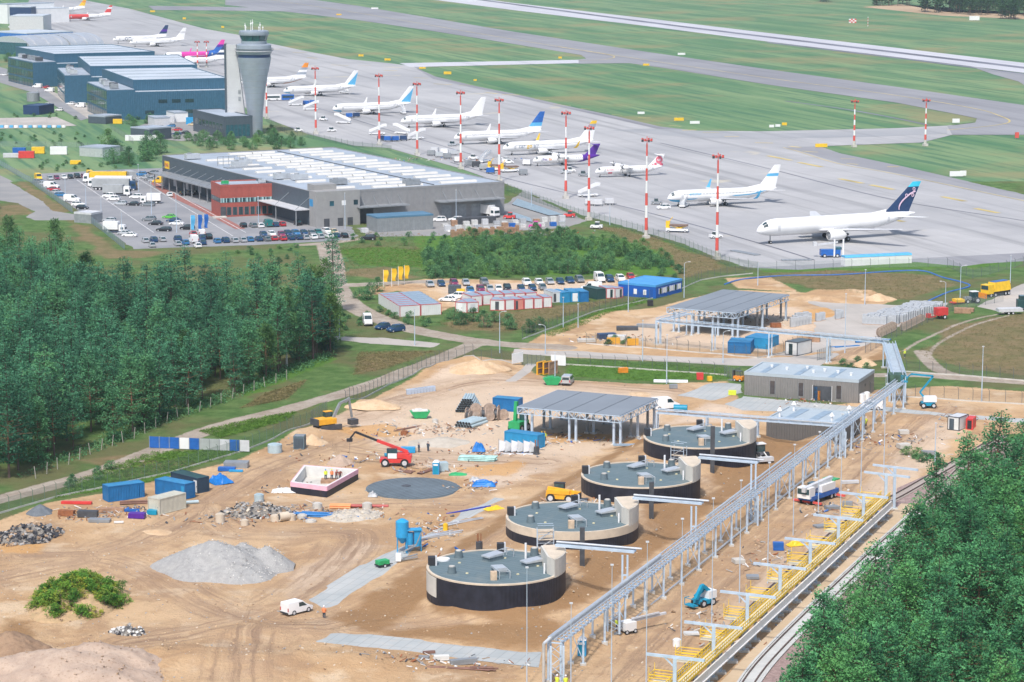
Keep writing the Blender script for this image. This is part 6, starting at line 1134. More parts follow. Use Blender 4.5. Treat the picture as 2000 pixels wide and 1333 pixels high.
# ---------------------------------------------------------------- unloading gantry with yellow walkway, tracks
TT=[(1240,1352,56,58),(1318,1283,56,58),(1394,1220,57,56),(1460,1160,53,56),(1524,1105,52,51),(1583,1056,50,49),(1638,1010,49,48),(1687,966,47,48),(1731,926,43,46),(1748,912,43,45)]
base=[U(x,y,7.1) for x,y,_,_ in TT];YRAIL=mat('safety_yellow',(.85,.56,.03),.5,.06,1);gt=thing('unloading_gantry','long unloading gantry with yellow railed walkway beside the rails','gantry',(base[2].x,base[2].y,0));o=Vector((base[2].x,base[2].y,0));ax=(base[7]-base[2]);ax.z=0;ax.normalize();an=Vector((-ax.y,ax.x,0))
start=base[0]-ax*6;tot=(base[8]-start).length;off=lambda s_,l_,z:start+ax*s_+an*l_-o+Vector((0,0,z-start.z))
for i,(x,y,l_,r_) in enumerate(TT):
    p=base[i];L_,R_=U(x-l_,y-l_*.115,7.1),U(x+r_,y+r_*.115,7.1);t=thing('gantry_post',f'tall steel T-post over the yellow walkway, {nth(i, len(TT))}','post',(p.x,p.y,GH(p.x,p.y)-.1),0,'T-posts along the gantry');b=MB();b.box(-.22,.22,-.22,.22,0,7.0);ob('column',b.mesh('column',GALV),t);b=MB();b.beam(L_-p+Vector((0,0,7.1)),R_-p+Vector((0,0,7.1)),.26,.34);ob('arm',b.mesh('arm',GALV),t);b=MB();b.beam((0,0,5.8),(L_-p)*.35+Vector((0,0,6.95)),.16);ob('knee_brace',b.mesh('knee_brace',GALV),t);b=MB();b.box(-.6,.6,-.6,.6,-.2,.35);ob('footing',b.mesh('footing',CONC),t)
n=int(tot/5);sl=tot/n;GRAT=mat('cream_grating',(.62,.58,.46),.7,.08,1)
for i in range(n):
    s0,s1=i*sl,(i+1)*sl-.06
    b=MB();b.hexa([off(s0,-.7,3.0),off(s1,-.7,3.0),off(s1,.7,3.0),off(s0,.7,3.0)],[off(s0,-.7,3.12),off(s1,-.7,3.12),off(s1,.7,3.12),off(s0,.7,3.12)]);ob('walkway_deck',b.mesh('walkway_deck',GRAT),gt)
    for l_ in (-.74,.74):
        b=MB()
        for z in (3.22,3.75,4.25):b.beam(off(s0,l_,z),off(s1,l_,z),.09,.10 if z>3.3 else .30)
        for k in range(6):b.beam(off(s0+k*sl/6,l_,3.1),off(s0+k*sl/6,l_,4.25),.085)
        ob('railing',b.mesh('railing',YRAIL),gt)
    b=MB();b.hexa([off(s0,-1.0,1.75),off(s1,-1.0,1.75),off(s1,-.8,1.75),off(s0,-.8,1.75)],[off(s0,-1.0,2.75),off(s1,-1.0,2.75),off(s1,-.8,2.75),off(s0,-.8,2.75)]);ob('trough_panel',b.mesh('trough_panel',WHITE),gt);b=MB();b.hexa([off(s0,-1.15,1.6),off(s1,-1.15,1.6),off(s1,-.7,1.6),off(s0,-.7,1.6)],[off(s0,-1.15,1.74),off(s1,-1.15,1.74),off(s1,-.7,1.74),off(s0,-.7,1.74)]);ob('beam_flange',b.mesh('beam_flange',WHITE),gt)
    p=off(s0+sl*.5,-.3,0);b=MB();b.box(p.x-.2,p.x+.2,p.y-.2,p.y+.2,0,3.0);ob('short_post',b.mesh('short_post',GALV),gt);b=MB();b.box(p.x-.7,p.x+.7,p.y-.7,p.y+.7,-.1,.25);ob('footing',b.mesh('footing',CONC),gt)
    if i%2==0:
        b=MB();q0,q1,w0,w1=s0+1,s0+3.2,.76,3.6
        b.hexa([off(q0,w0,3.0),off(q1,w0,3.0),off(q1,w1,3.0),off(q0,w1,3.0)],[off(q0,w0,3.1),off(q1,w0,3.1),off(q1,w1,3.1),off(q0,w1,3.1)]);pf=ob('side_platform',b.mesh('side_platform',GRAT),gt);b=MB()
        for z in (3.5,3.9,4.3):b.beam(off(q0,w0,z),off(q0,w1,z),.08);b.beam(off(q0,w1,z),off(q1,w1,z),.08);b.beam(off(q1,w0,z),off(q1,w1,z),.08)
        for s_,l_ in ((q0,w0),(q0,w1),(q1,w1),(q1,w0)):b.beam(off(s_,l_,3.1),off(s_,l_,5.2 if l_>2 else 4.3),.06)
        ob('platform_rail',b.mesh('platform_rail',YRAIL),pf);b=MB();b.beam(off(q0+1,2.6,0),off(q0+1,2.6,3),.2);ob('platform_leg',b.mesh('platform_leg',GALV),pf)
BALL=mat('red_ballast',(.30,.215,.20),.95,.25,2.5,world=True,grime=((.42,.34,.30),.8,.5,.5));RAILM=mat('rusty_rail',(.10,.065,.055),.6,.2,1);SLABW=mat('rail_slab',(.50,.51,.50),.8,.08,.4,world=True,grime=((.38,.36,.34),1.5,.55,.5));TIE=mat('concrete_sleeper',(.42,.38,.35),.9,.1,1)
sheet('ballast_bed',BALL,[(1478,1352),(1500,1303),(1640,1160),(1755,1045),(1812,992),(1745,1000),(1752,955),(1830,920),(1900,880),(1990,850),(2040,870),(1960,930),(1760,1130),(1580,1352)],.10);sheet('gantry_strip',pave('sandy_slab',(.50,.38,.25),(.58,.45,.31),.12,(4,.9,.03),(.42,.32,.22)),[(1390,1352),(1470,1270),(1640,1105),(1760,985),(1800,985),(1640,1142),(1500,1278),(1440,1352)],.115)
def track(pts,z,name,label,slab=False,ties=False):
    q=[U(v.x,v.y) for v in smooth([Vector((*p,0)) for p in pts],6)];t=thing(name,label,'railway',(q[0].x,q[0].y,z));o=q[0]
    def ribbon(l0,l1,z0,z1):
        b=MB();rs=[]
        for i,c in enumerate(q):d=(q[min(i+1,len(q)-1)]-q[max(i-1,0)]).normalized();n=Vector((-d.y,d.x,0));c=c-o;rs.append([c+n*l0+Vector((0,0,z0)),c+n*l1+Vector((0,0,z0)),c+n*l1+Vector((0,0,z1)),c+n*l0+Vector((0,0,z1))])
        b.rings(rs);return b
    if slab:ob('slab',ribbon(-1.15,1.15,.0,.10).mesh('slab',SLABW),t);ob('slab_edge',ribbon(-1.5,-1.2,0,.16).mesh('slab_edge',SLABW),t);ob('slab_edge',ribbon(1.2,1.5,0,.16).mesh('slab_edge',SLABW),t)
    if ties:
        tm=MB().box(-.12,.12,-1.2,1.2,0,.10).mesh('sleeper',TIE);acc=0
        for a,c in zip(q,q[1:]):
            L=(c-a).length;d=(c-a)/L;s_=acc
            while s_<L:ob('sleeper',tm,t,a+d*s_-o,math.atan2(d.y,d.x));s_+=.65
            acc=s_-L
    for s_ in (-.75,.75):ob('rail',ribbon(s_-.09,s_+.09,.10,.26).mesh('rail',RAILM),t)
track([(1448,1360),(1500,1288),(1650,1138),(1800,1000)],.13,'slab_track_rails','railway track on pale slab along the right wood',True);track([(1800,1000),(1850,948),(1896,903),(1950,862)],.13,'junction_track','railway track continuing into the right wood',False,True);track([(1300,1360),(1400,1262),(1580,1090),(1680,1008),(1752,972),(1890,893),(1960,852)],.14,'gantry_track','railway track under the yellow walkway curving to the junction',False,True);track([(1555,1360),(1600,1262),(1700,1145),(1860,970)],.13,'outer_track','railway track half hidden along the wood edge',False,True)

# ---------------------------------------------------------------- heaps
def heap(px,py,rx,ry,h,m,label,seed,bumps=(),cat='heap',name='spoil_heap',n=56,rough=.18,foot=0.0):
    c=G(px,py);r=np.random.RandomState(seed);g=np.linspace(-1,1,n);X,Y=np.meshgrid(g,g);rr_=np.hypot(X,Y);th=np.arctan2(Y,X)
    edge=.82+.10*np.sin(th*2+seed)+.06*np.sin(th*5+seed*2);k=np.clip(1-rr_/edge,0,1);Z=h*k**.9*(1.0 if not bumps else .85)
    for bx,by,br,bh in bumps:Z=np.maximum(Z,bh*np.clip(1-np.hypot(X-bx,Y-by)/br,0,1)**.9)
    WX,WY=X*rx,Y*ry;nz=vnoise(WX+c.x,WY+c.y,h*.5+.3,seed)-.5+.6*(vnoise(WX+c.x,WY+c.y,h*.18+.15,seed+1)-.5);Z=Z+nz*rough*h*np.clip(Z/(h*.3),0,1)
    Z=Z-.25*(Z<.02);b=MB();vs=np.stack([WX,WY,Z-.05],-1).reshape(-1,3)
    q=[(i*n+j,i*n+j+1,(i+1)*n+j+1,(i+1)*n+j) for i in range(n-1) for j in range(n-1) if max(Z[i,j],Z[i,j+1],Z[i+1,j],Z[i+1,j+1])>-.2]
    b.add([tuple(v) for v in vs],q);me=b.mesh(name,m,True);o_=tag(ob(name,me,None,c),label,cat,'heaps on the site');HEAPS[label]=(c,rx,ry,Z,o_);return o_
def heapz(label,u,v):
    c,rx,ry,Z,o_=HEAPS[label];n=len(Z);return Z[int(np.clip((v+1)/2*(n-1),0,n-1)),int(np.clip((u+1)/2*(n-1),0,n-1))]
HEAPS={}
def chunk(b,p,s,r,mi,flat=.6):
    M_=Matrix.Rotation(r.uniform(0,6.28),3,'Z')@Matrix.Rotation(r.uniform(-.6,.6),3,'X')@Matrix.Rotation(r.uniform(-.6,.6),3,'Y');k=[r.uniform(.6,1) for _ in range(8)];d=(s*r.uniform(.6,1.3),s*r.uniform(.5,1),s*flat*r.uniform(.4,1))
    vs=[Vector(p)+M_@Vector((x*d[0]*k[i],y*d[1]*k[i-1],z*d[2])) for i,(x,y,z) in enumerate(((-1,-1,-1),(1,-1,-1),(1,1,-1),(-1,1,-1),(-1,-1,1),(1,-1,1),(1,1,1),(-1,1,1)))];b.hexa(vs[:4],vs[4:],mi)
def rubble(label,n,s,mats,seed):
    r=random.Random(seed);b=MB();c,rx,ry,Z,o_=HEAPS[label]
    for _ in range(n):
        u,v=r.uniform(-.85,.85),r.uniform(-.85,.85);z=heapz(label,u,v)
        if z>-.1:chunk(b,(u*rx,v*ry,z),s*r.uniform(.4,1.3),r,r.randrange(len(mats)))
    tag(ob('chunks',b.mesh('chunks',mats),o_),kind='stuff')
def soil(name,a,b_,c_,sc,st=.6):
    g=NT(name);p=g.pos();n1_=g.noise(p,sc,6,.65);n2_=g.noise(p,sc*6,6,.7);c=g.mix(a,b_,g.rng(n1_,.35,.65));c=g.mix(c,c_,g.rng(n2_,.52,.68,0,.7));g.bump(n2_,st,.25);return g.base(c,.95,0,.15)
GRAV=soil('pale_gravel',(.37,.365,.36),(.45,.445,.43),(.30,.30,.30),.9,1.0);SANDH=soil('sand_heap',(.52,.36,.22),(.62,.46,.30),(.42,.29,.18),.4);EARTH=soil('grey_earth',(.40,.30,.235),(.48,.37,.29),(.30,.21,.15),.35);BLACKG=soil('dark_grit',(.13,.15,.17),(.17,.19,.21),(.1,.11,.13),1.0);BROKEN=soil('broken_asphalt',(.10,.10,.105),(.34,.31,.27),(.5,.46,.40),1.3,1.0);GREYG=soil('sandy_gravel',(.46,.41,.34),(.53,.48,.41),(.40,.36,.31),.6);WEEDY=soil('weedy_soil',(.50,.34,.20),(.42,.30,.17),(.26,.22,.10),.5)
heap(425,1112,11.3,10.5,5.4,GRAV,'large pale grey gravel heap in the lower left',3,((.62,.12,.42,3.2),(.30,.25,.5,3.6)),rough=.12);heap(78,1002,2.9,2.4,1.5,BLACKG,'small dark grit heap beside the rubble',5,rough=.1);heap(55,1048,6.2,7.2,1.5,BROKEN,'heap of broken black asphalt and concrete at the left edge',6,rough=.9);heap(500,1003,6.8,5.5,1.6,BROKEN,'rubble mound with grey debris left of the blue pipes',8,rough=.7)
heap(120,1320,17,12,4.2,EARTH,'wide grey earth heap in the bottom left corner',9,((.25,.3,.6,3.6),),rough=.16);heap(20,1268,7,6,2.6,soil('brown_earth',(.26,.17,.11),(.34,.23,.15),(.2,.13,.08),.4),'brown earth heap at the left edge',10);heap(150,1178,8.8,11,3.4,WEEDY,'mound overgrown with weeds in the lower left',12,rough=.2);heap(855,866,6.8,6.5,1.1,GREYG,'low pale gravel mound beside the cable drums',13,rough=.15);heap(250,1236,3.0,2.4,.9,BROKEN,'small pile of slabs and rubble by the weedy mound',15,rough=.8)
heap(610,865,3.6,3.0,1.6,SANDH,'pale sand heap below the excavator',16);heap(665,905,3.4,2.6,1.7,EARTH,'grey earth heap behind the square basin',17);heap(690,1008,6.5,4.5,.9,GREYG,'low gravel ring right of the blue pipes',18,rough=.4);heap(930,722,8,6,2.2,SANDH,'sand heap beside the site gate',19);heap(1715,585,5,4,1.6,SANDH,'sand heap behind the paving stone stacks',20);heap(730,797,6,4,1.4,SANDH,'sand heap right of the excavator',21);heap(305,1040,3.2,2.4,.5,SANDH,'small orange sand patch heap behind the gravel',22);heap(1255,770,4,3,.3,SANDH,'low sand spread behind the canopy',23);heap(1690,712,3.5,2.6,1.5,SANDH,'pale sand heap under the upper rack',24)
# ---------------------------------------------------------------- containers and cabins
def cont(label,a,c,dep,h,wm,rm,frame=None,door=None,name='container',cat='container',group=None,win=None,z=None):
    p,q=G(*a),G(*c);zz=min(p.z,q.z)+.05 if z is None else z;rz=math.atan2(q.y-p.y,q.x-p.x);L=math.hypot(q.x-p.x,q.y-p.y);t=thing(name,label,cat,(p.x,p.y,zz),rz,group);b=MB();b.box(.06,L-.06,.06,dep-.06,.08,h-.08);w=ob('walls',b.mesh('walls',wm),t);b=MB();b.box(.1,L-.1,.1,dep-.1,h-.078,h-.01);ob('roof',b.mesh('roof',rm),t);b=MB();f=.14
    for x in (0,L-f):
        for y in (0,dep-f):b.box(x,x+f,y,y+f,0,h)
    for z_ in (0,h-f):b.box(f,L-f,0,f,z_,z_+f);b.box(f,L-f,dep-f,dep,z_,z_+f);b.box(0,f,f,dep-f,z_,z_+f);b.box(L-f,L,f,dep-f,z_,z_+f)
    ob('frame',b.mesh('frame',frame or wm),t)
    if door is not None:
        b=MB();b.box(L*door[0],L*door[1],.02,.07,.15,h*.84);d=ob('door',b.mesh('door',door[2]),t);b=MB();b.box(L*door[1]-.15,L*door[1]-.09,-.03,.02,h*.4,h*.5);ob('handle',b.mesh('handle',DARK),d)
    for x0,x1 in (win or ()):b=MB();b.box(L*x0,L*x1,.02,.07,h*.42,h*.74);ob('window',b.mesh('window',GL),t)
    return t
CB=ribbed('blue_container',(.02,.17,.42),3.5,.45,0,.12,.8,.05,((.14,.13,.12),.8,.62,.3));CC=ribbed('cream_container',(.62,.60,.50),3.5,.5,0,.08,.8,.05,((.4,.33,.25),.9,.6,.4));CW=ribbed('white_cabin',(.66,.67,.66),2,.5,0,.05,.3,.02,((.5,.48,.45),.8,.6,.3));CLB=ribbed('bright_blue_container',(.03,.30,.58),3.5,.45,0,.08,.8,.05);CDG=ribbed('dark_green_container',(.03,.085,.085),3.5,.45,0,.1,.8,.05);CPK=ribbed('coral_cabin',(.65,.25,.20),2,.5,0,.06,.3,.02);CRF=mat('cabin_roof',(.25,.33,.41),.5,.12,.8);FR=mat('red_frame',(.55,.09,.10),.5,.1,1);CBR=mat('blue_container_roof',(.04,.22,.42),.5,.15,.8)
cont('blue shipping container with double doors by the left fence',(212,982),(283,971),2.5,2.6,CB,CBR,None,(.86,.97,CB));cont('blue shipping container behind the cream one',(303,966),(361,977),2.5,2.6,CB,CBR,None,(.88,.98,CLB));cont('dark blue container standing open behind the blue ones',(334,952),(386,965),2.5,2.6,ribbed('navy_container',(.03,.06,.10),3.5,.5),CDG,None,(.85,.98,CW));cont('cream shipping container in front of the blue ones',(289,1001),(312,1007),6.0,2.6,CC,CC,None,(.1,.9,CC))
cont('blue shipping container between drums and near canopy',(962,801),(1012,806),2.5,2.5,CB,CBR);cont('bright blue container under the torn tarpaulin frame',(985,868),(1050,878),2.5,2.5,CLB,CBR);cont('front blue twin container below the upper rack',(1421,690),(1466,692),6.0,2.5,CB,CBR,None,None);cont('rear blue container below the upper rack',(1455,680),(1500,683),6.0,2.5,CLB,CBR)
cont('white kiosk with black base below the upper rack',(1533,693),(1557,696),5.5,3.0,CW,mat('dark_roof',(.10,.13,.15),.6,.1,1),DARK,(.3,.6,GL),'kiosk','kiosk');cont('small grey hut with dark door left of the red generator',(1850,840),(1873,843),4.0,2.6,CW,LGREY,DARK,(.15,.55,SLATE),'site_hut','hut');cont('bright red generator box near the right wood',(1886,839),(1900,841),3.2,2.1,RED,RED,RED,(.2,.8,BLACK),'generator','generator');cont('grey metal cabinet by the green fence',(573,878),(594,879),2.2,2.4,ribbed('teal_grey_metal',(.12,.18,.21),2,.5),STEEL,None,(.05,.95,SLATE),'cabinet','cabinet')
vd=(U(742,596)-U(782,622));
for i in range(7): # double row of red-framed cabins
    for j in range(2):
        p0=U(781,621)+vd*i/7;e=(U(863,616)-U(781,621));k=p0+e*j/2;k2=p0+e*(j+.98)/2;t=thing('office_cabin',f'white red-framed cabin in the {"left" if j == 0 else "right"} half of the big block, {("frontmost", "second", "third", "fourth", "fifth", "sixth", "rearmost")[i]}','cabin',(k.x,k.y,.2),math.atan2(e.y,e.x),'big block of site cabins');L=(k2-k).length;dp=vd.length/7*math.sin(math.atan2(vd.y,vd.x)-math.atan2(e.y,e.x));b=MB();b.box(0.02,L,0.02,dp-.04,0,2.55);ob('walls',b.mesh('walls',CW),t,((vd*0).x,0,0));b=MB();b.box(.05,L-.05,.04,dp-.04,2.55,2.62);ob('roof',b.mesh('roof',CRF),t);b=MB();f0=FR if i==0 or j==0 else CRF
        for x in (0,L-.12):b.box(x,x+.12,-.02,.12,0,2.7);b.box(x,x+.10,.12,dp-.02,2.56,2.66)
        b.box(.14,L-.12,-.02,.10,2.54,2.68);ob('frame',b.mesh('frame',f0),t)
VG='row of site cabins'
for k,(a,c,dep,wm,fr_,dr,l_) in enumerate((((889,611),(912,612),6,CW,FR,(.2,.6,WHITE),'white red-framed cabin, left of the front pair'),((912,612),(935,611),6,CW,FR,(.3,.7,LGREY),'white red-framed cabin, right of the front pair'),((920,599),(942,598),6,CW,FR,None,'white red-framed cabin, left end of the rear row'),((943,597),(963,596),6,CW,FR,None,'white red-framed cabin, second in the rear row'),((964,596),(984,595),6,CW,FR,None,'white red-framed cabin, third in the rear row'),((985,595),(1005,594),6,CW,FR,None,'white red-framed cabin, fourth in the rear row'),((1006,594),(1026,593),6,CW,FR,None,'white red-framed cabin, fifth in the rear row'),((1027,593),(1049,592),6,CW,FR,None,'white red-framed cabin, sixth in the rear row'),
   ((957,607),(986,607),5,CW,FR,(.35,.6,DARK),'white red-framed cabin with dark door, left in front row'),((987,607),(1005,606),5,CW,FR,None,'white red-framed cabin, second in front row'),((1006,606),(1023,605),5,CPK,FR,(.1,.35,DARK),'coral red cabin in the front row'),((1024,605),(1042,604),5,CW,FR,None,'white red-framed cabin right of the coral one'),((1043,604),(1060,603),5,CW,FR,None,'white red-framed cabin, fifth in front row'),((1061,602),(1078,601),5,CW,FR,None,'white red-framed cabin, right end of front row'),((1080,592),(1096,591),6,CW,LGREY,(.1,.4,DARK),'white cabin left of the blue ones'),((1097,592),(1114,591),6,CLB,CLB,None,'light blue cabin, left of three'),((1115,591),(1132,590),6,CLB,CLB,(.2,.8,WHITE),'light blue cabin with white window front, middle of three'),((1133,591),(1150,590),6,CB,CB,None,'darker blue cabin, right of three'),((1166,586),(1183,584),6,CDG,CDG,None,'dark green container right of the blue cabins'),((1184,584),(1200,583),5,CW,FR,(.5,.8,GL),'white red-framed cabin, left of the last pair'),((1201,584),(1217,582),5,CW,FR,(.6,.85,DARK),'white red-framed cabin, right of the last pair'))):
    cont(l_,a,c,dep,2.6,wm,CRF if wm is CW or wm is CPK else CBR if wm is not CDG else CDG,fr_,dr,'office_cabin','cabin',VG)
SB=Bld('site_office','large royal blue site office with white windows',[(1281,559),(1332,546),(1262,540),(1201,553)],3.4,mat('royal_blue_wall',(.012,.10,.42),.45,.06,.5),mat('light_blue_roof',(.07,.30,.62),.5,.08,.3),par=.2)
for k in range(6):SB.win(SB.L*(.12+k*.145),SB.L*(.12+k*.145)+1.3,1.2,2.5,'f',WHITE if k%2 else GL,'window',WHITE)
for y in (.25,.5):SB.win(SB.D*y,SB.D*y+.9,.9,2.2,'l',WHITE,'window')
SV=Bld('service_building','long grey ribbed service building with flat pale roof',[(1454,729),(1677,745),(1703,722),(1488,712)],4.5,ribbed('ribbed_grey',(.235,.225,.215),2.0,.5,.1,.05,.8,.06),mat('light_roof',(.38,.44,.48),.6,.06,.3),par=.3)
for u in (.23,.48,.81):SV.win(SV.L*u,SV.L*u+1.0,.7,3.3,'f',glass('brown_glass',(.06,.05,.05)),'window',STEEL)
SV.win(SV.L*.605,SV.L*.77,.1,3.0,'f',DARK,'entrance',WHITE);SV.win(SV.L*.615,SV.L*.645,.1,2.8,'f',mat('blue_door',(.03,.18,.42),.4,.1,1),'door');SV.win(SV.L*.65,SV.L*.672,.1,2.0,'f',ORANGEP,'door_board');SV.win(SV.D*.4,SV.D*.4+.6,2.6,3.1,'r',DARK,'vent')
for k in range(3):b=MB();b.box(SV.L*(.12+.3*k),SV.L*(.12+.3*k)+1.2,1,SV.D-1,4.63,4.7);ob('roof_strip',b.mesh('roof_strip',CRF),SV.roof)
for u,v in ((.3,.5),(.55,.4),(.62,.6),(.75,.5),(.45,.7),(.15,.6),(.88,.4)):b=MB();b.cyl((SV.L*u,SV.D*v,4.62),(SV.L*u,SV.D*v,5.2),.25,.35,8);ob('roof_vent',b.mesh('roof_vent',WHITE),SV.roof)
LB=Bld('pump_building','low dark ribbed building behind the pipe rack with roof cowls',[(1497,819),(1640,832),(1670,808),(1530,796)],4.0,ribbed('dark_ribbed',(.15,.145,.14),2.0,.5,.1,.05,.8,.06),MATS['light_roof'],par=.3)
for u in (.2,.52,.85):b=MB();b.box(LB.L*u,LB.L*u+1.6,.8,LB.D-.8,4.13,4.2);ob('roof_strip',b.mesh('roof_strip',CRF),LB.roof)
for u,v in ((.12,.2),(.15,.75),(.85,.15),(.9,.8)):b=MB();b.cyl((LB.L*u,LB.D*v,4.1),(LB.L*u,LB.D*v,5.3),.22,.22,8);b.cyl((LB.L*u,LB.D*v,5.3),(LB.L*u,LB.D*v,5.9),.5,.15,10);ob('cowl',b.mesh('cowl',WHITE,True),LB.roof)
t=thing('hoarding','row of blue and white hoarding panels across the grass','hoarding',G(292,876));e=G(488,884)-G(292,876)
for k,m in enumerate((BLUE,BLUE,BLUE,WHITE,BLUE,ALU,ALU,LGREY,BLUE,LGREY)):L=e.length/10;b=MB();b.box(0,L-.08,-.03,.03,.15,2.2);ob('panel',b.mesh('panel',m),t,e*k/10,math.atan2(e.y,e.x));b=MB();b.box(-.05,.05,-.05,.05,0,2.3);ob('post',b.mesh('post',STEEL),t,e*k/10)
for a,c,l_ in (((1000,712),(1021,713),'white solid panel left of the site gate'),((1076,714),(1105,716),'white solid panel right of the site gate')):p,q=G(*a),G(*c);b=MB();b.box(0,(q-p).length,-.05,.05,.1,2.3);t=thing('gate_panel',l_,'panel',p,math.atan2(q.y-p.y,q.x-p.x));ob('board',b.mesh('board',WHITE),t)
for pts,l_ in (([(1021,713),(1065,714)],'dark bar gate at the site driveway'),([(1415,736),(1435,742),(1448,738)],'dark bar gate behind the yellow forklift'),([(608,826),(640,806)],'open bar gate beside the excavator'),([(1596,705),(1626,695)],'dark bar gate below the upper rack')):fence(pts,l_,2.4,1.0,MESHL,POST,False,False,'bar_gate')
# paving stone stacks
PST=mat('grey_paving_stones',(.42,.445,.47),.85,.12,1.2,grime=((.28,.29,.31),2.5,.5,.5));q0,q1,q2=U(1684,634),U(1743,637),U(1842,608);ex=(q1-q0)/8;ey=(q2-q1)/22;pm=[MB().box(-.6,.6,-.5,.5,.12,h).mesh('blocks',PST) for h in (1.9,2.2,2.3)];pw=MB().box(-.6,.6,-.5,.5,0,.11).mesh('pallet',PAL)
for i in range(8):
    for j in range(22):
        if random.random()<.06 or (j==0 and i>5):continue
        p=q0+ex*(i+.5)+ey*(j+.5);t=thing('paving_stack','pallet of grey paving stones in the big stockpile on the concrete yard','paving stones',(p.x,p.y,.06),math.atan2(ex.y,ex.x)+random.uniform(-.03,.03),'big stockpile of paving stone pallets');t.scale=(1.0,1.35,1.0);ob('blocks',random.choice(pm),t);ob('pallet',pw,t)
for k in range(16):
    px,py=(1548+(k%6)*6.2,640-(k%6)*1.2) if k<6 else (1552+(k-6)*5.5,632-(k-6)*.9) if k<12 else ((1598,1606,1636,1642)[k-12],(628,626,624,622)[k-12]);p=U(px,py);t=thing('paving_stack',f'grey paving stone pallet near the upper canopy, {nth(k, 16)}','paving stones',(p.x,p.y,.06),.2,'loose paving pallets by the upper canopy');ob('blocks',random.choice(pm),t);ob('pallet',pw,t)
for k in range(9):p=G(798+k*6,770-k*.8);t=thing('paving_stack',f'bluish paving block pack on the sand near the dirt road, {nth(k, 9)}','paving stones',p,.15,'paving packs on the sand');ob('blocks',MB().box(-.42,.42,-.6,.6,0,.95).mesh('blocks',mat('bluish_blocks',(.40,.46,.55),.8,.1,1.5)),t)

AC=mat('asphalt_chunk',(.045,.047,.055),.9,.3,2);GC=mat('concrete_chunk',(.34,.33,.32),.9,.2,2);BC=mat('brown_clod',(.33,.23,.15),.95,.2,2)
rubble('heap of broken black asphalt and concrete at the left edge',900,.34,[AC,AC,GC,AC,BC],1);rubble('rubble mound with grey debris left of the blue pipes',620,.26,[GC,AC,BC,GC,RIM],2);rubble('small pile of slabs and rubble by the weedy mound',130,.28,[AC,GC,INW],3);rubble('low gravel ring right of the blue pipes',240,.16,[GC,RIM,CONC],4);rubble('wide grey earth heap in the bottom left corner',260,.14,[BC,EARTH],5);rubble('mound overgrown with weeds in the lower left',160,.16,[BC,SANDH],6)
def litter(px,py,rx,ry,n,label,seed,mats,s=.35):
    r=random.Random(seed);c=G(px,py);b=MB()
    for _ in range(n):
        x,y=r.gauss(0,rx/2),r.gauss(0,ry/2);z=GH(c.x+x,c.y+y)-c.z;k=r.random()
        if k<.45:chunk(b,(x,y,z+.08),s*r.uniform(.2,.7),r,r.randrange(len(mats)),.4)
        elif k<.8:a=r.uniform(0,3.14);l=r.uniform(.5,1.6);b.beam((x,y,z+.1),(x+l*math.cos(a),y+l*math.sin(a),z+r.uniform(.08,.4)),r.uniform(.06,.2),.06,r.randrange(len(mats)))
        else:b.cyl((x,y,z),(x+r.uniform(-.8,.8),y+r.uniform(-.5,.5),z+r.uniform(.1,.5)),r.uniform(.06,.18),None,6,r.randrange(len(mats)))
    tag(ob('scrap_litter',b.mesh('scrap_litter',mats),None,c),label,'litter',None,'stuff')
LM=[PAL,GC,INW,DARK,STEEL,BC,MATS['rust']];LM2=LM+LM+[BLUE,WHITE]
for k,(px,py,rx,ry,n,d) in enumerate(((170,1006,8,5,120,'by the dark grit heap'),(245,998,7,4,90,'before the blue container'),(460,1015,9,4,110,'around the rubble mound'),(560,1000,9,5,120,'between the rubble and the blue pipes'),(650,1005,9,5,110,'around the blue pipes'),(790,845,8,8,90,'left of the gravel mound'),(885,838,8,6,100,'around the grey pipes'),(965,885,9,5,130,'under the torn sheets'),(850,915,7,5,80,'by the portable toilet'),(690,900,9,6,80,'behind the square basin'),(575,955,5,5,70,'left of the square basin'),(935,950,4,5,60,'right of the foundation disc'),(870,1295,10,3,90,'below the lower road'),(1195,662,10,6,110,'at the upper site edge'),(1600,785,12,4,90,'before the service building'),(1660,865,6,8,90,'beside the low ribbed building'),(1500,1095,6,10,80,'left of the gantry'),(1630,1000,6,10,80,'right of the crane'),(1400,1225,6,12,90,'between the tall poles'),(1760,860,8,8,70,'on the sand near the rails'),(1880,820,7,6,60,'behind the red generator'),(850,1045,4,14,90,'along the slab track'),(590,868,5,5,50,'by the grey metal cabinet'),(1110,860,12,7,110,'under the near canopy'),(1450,625,14,10,110,'under the upper canopy'),(1120,985,5,3,60,'between second and third tanks'),(1000,455,22,8,160,'in the warehouse pallet yard'),(880,312,30,10,120,'on the apron behind the warehouse'))):
    litter(px,py,rx,ry,n,'scattered scrap and boards '+d,k,LM2 if k%2 else LM,.35 if k<26 else .9)

t=thing('blue_hose','long blue pipeline lying across the dry slope','hose',U(1415,556));q=[U(v.x,v.y,.3)-t.location for v in smooth([Vector((x,y,0)) for x,y in ((1415,556),(1450,546),(1530,539),(1640,537),(1750,530),(1805,530),(1840,542),(1880,552),(1893,560),(1850,572),(1810,590))],4)]
for a,c in zip(q,q[1:]):b=MB();b.cyl(a,c,.22,.22,6);ob('hose_length',b.mesh('hose_length',mat('hose_blue',(.04,.14,.42),.5,.1,1)),t)

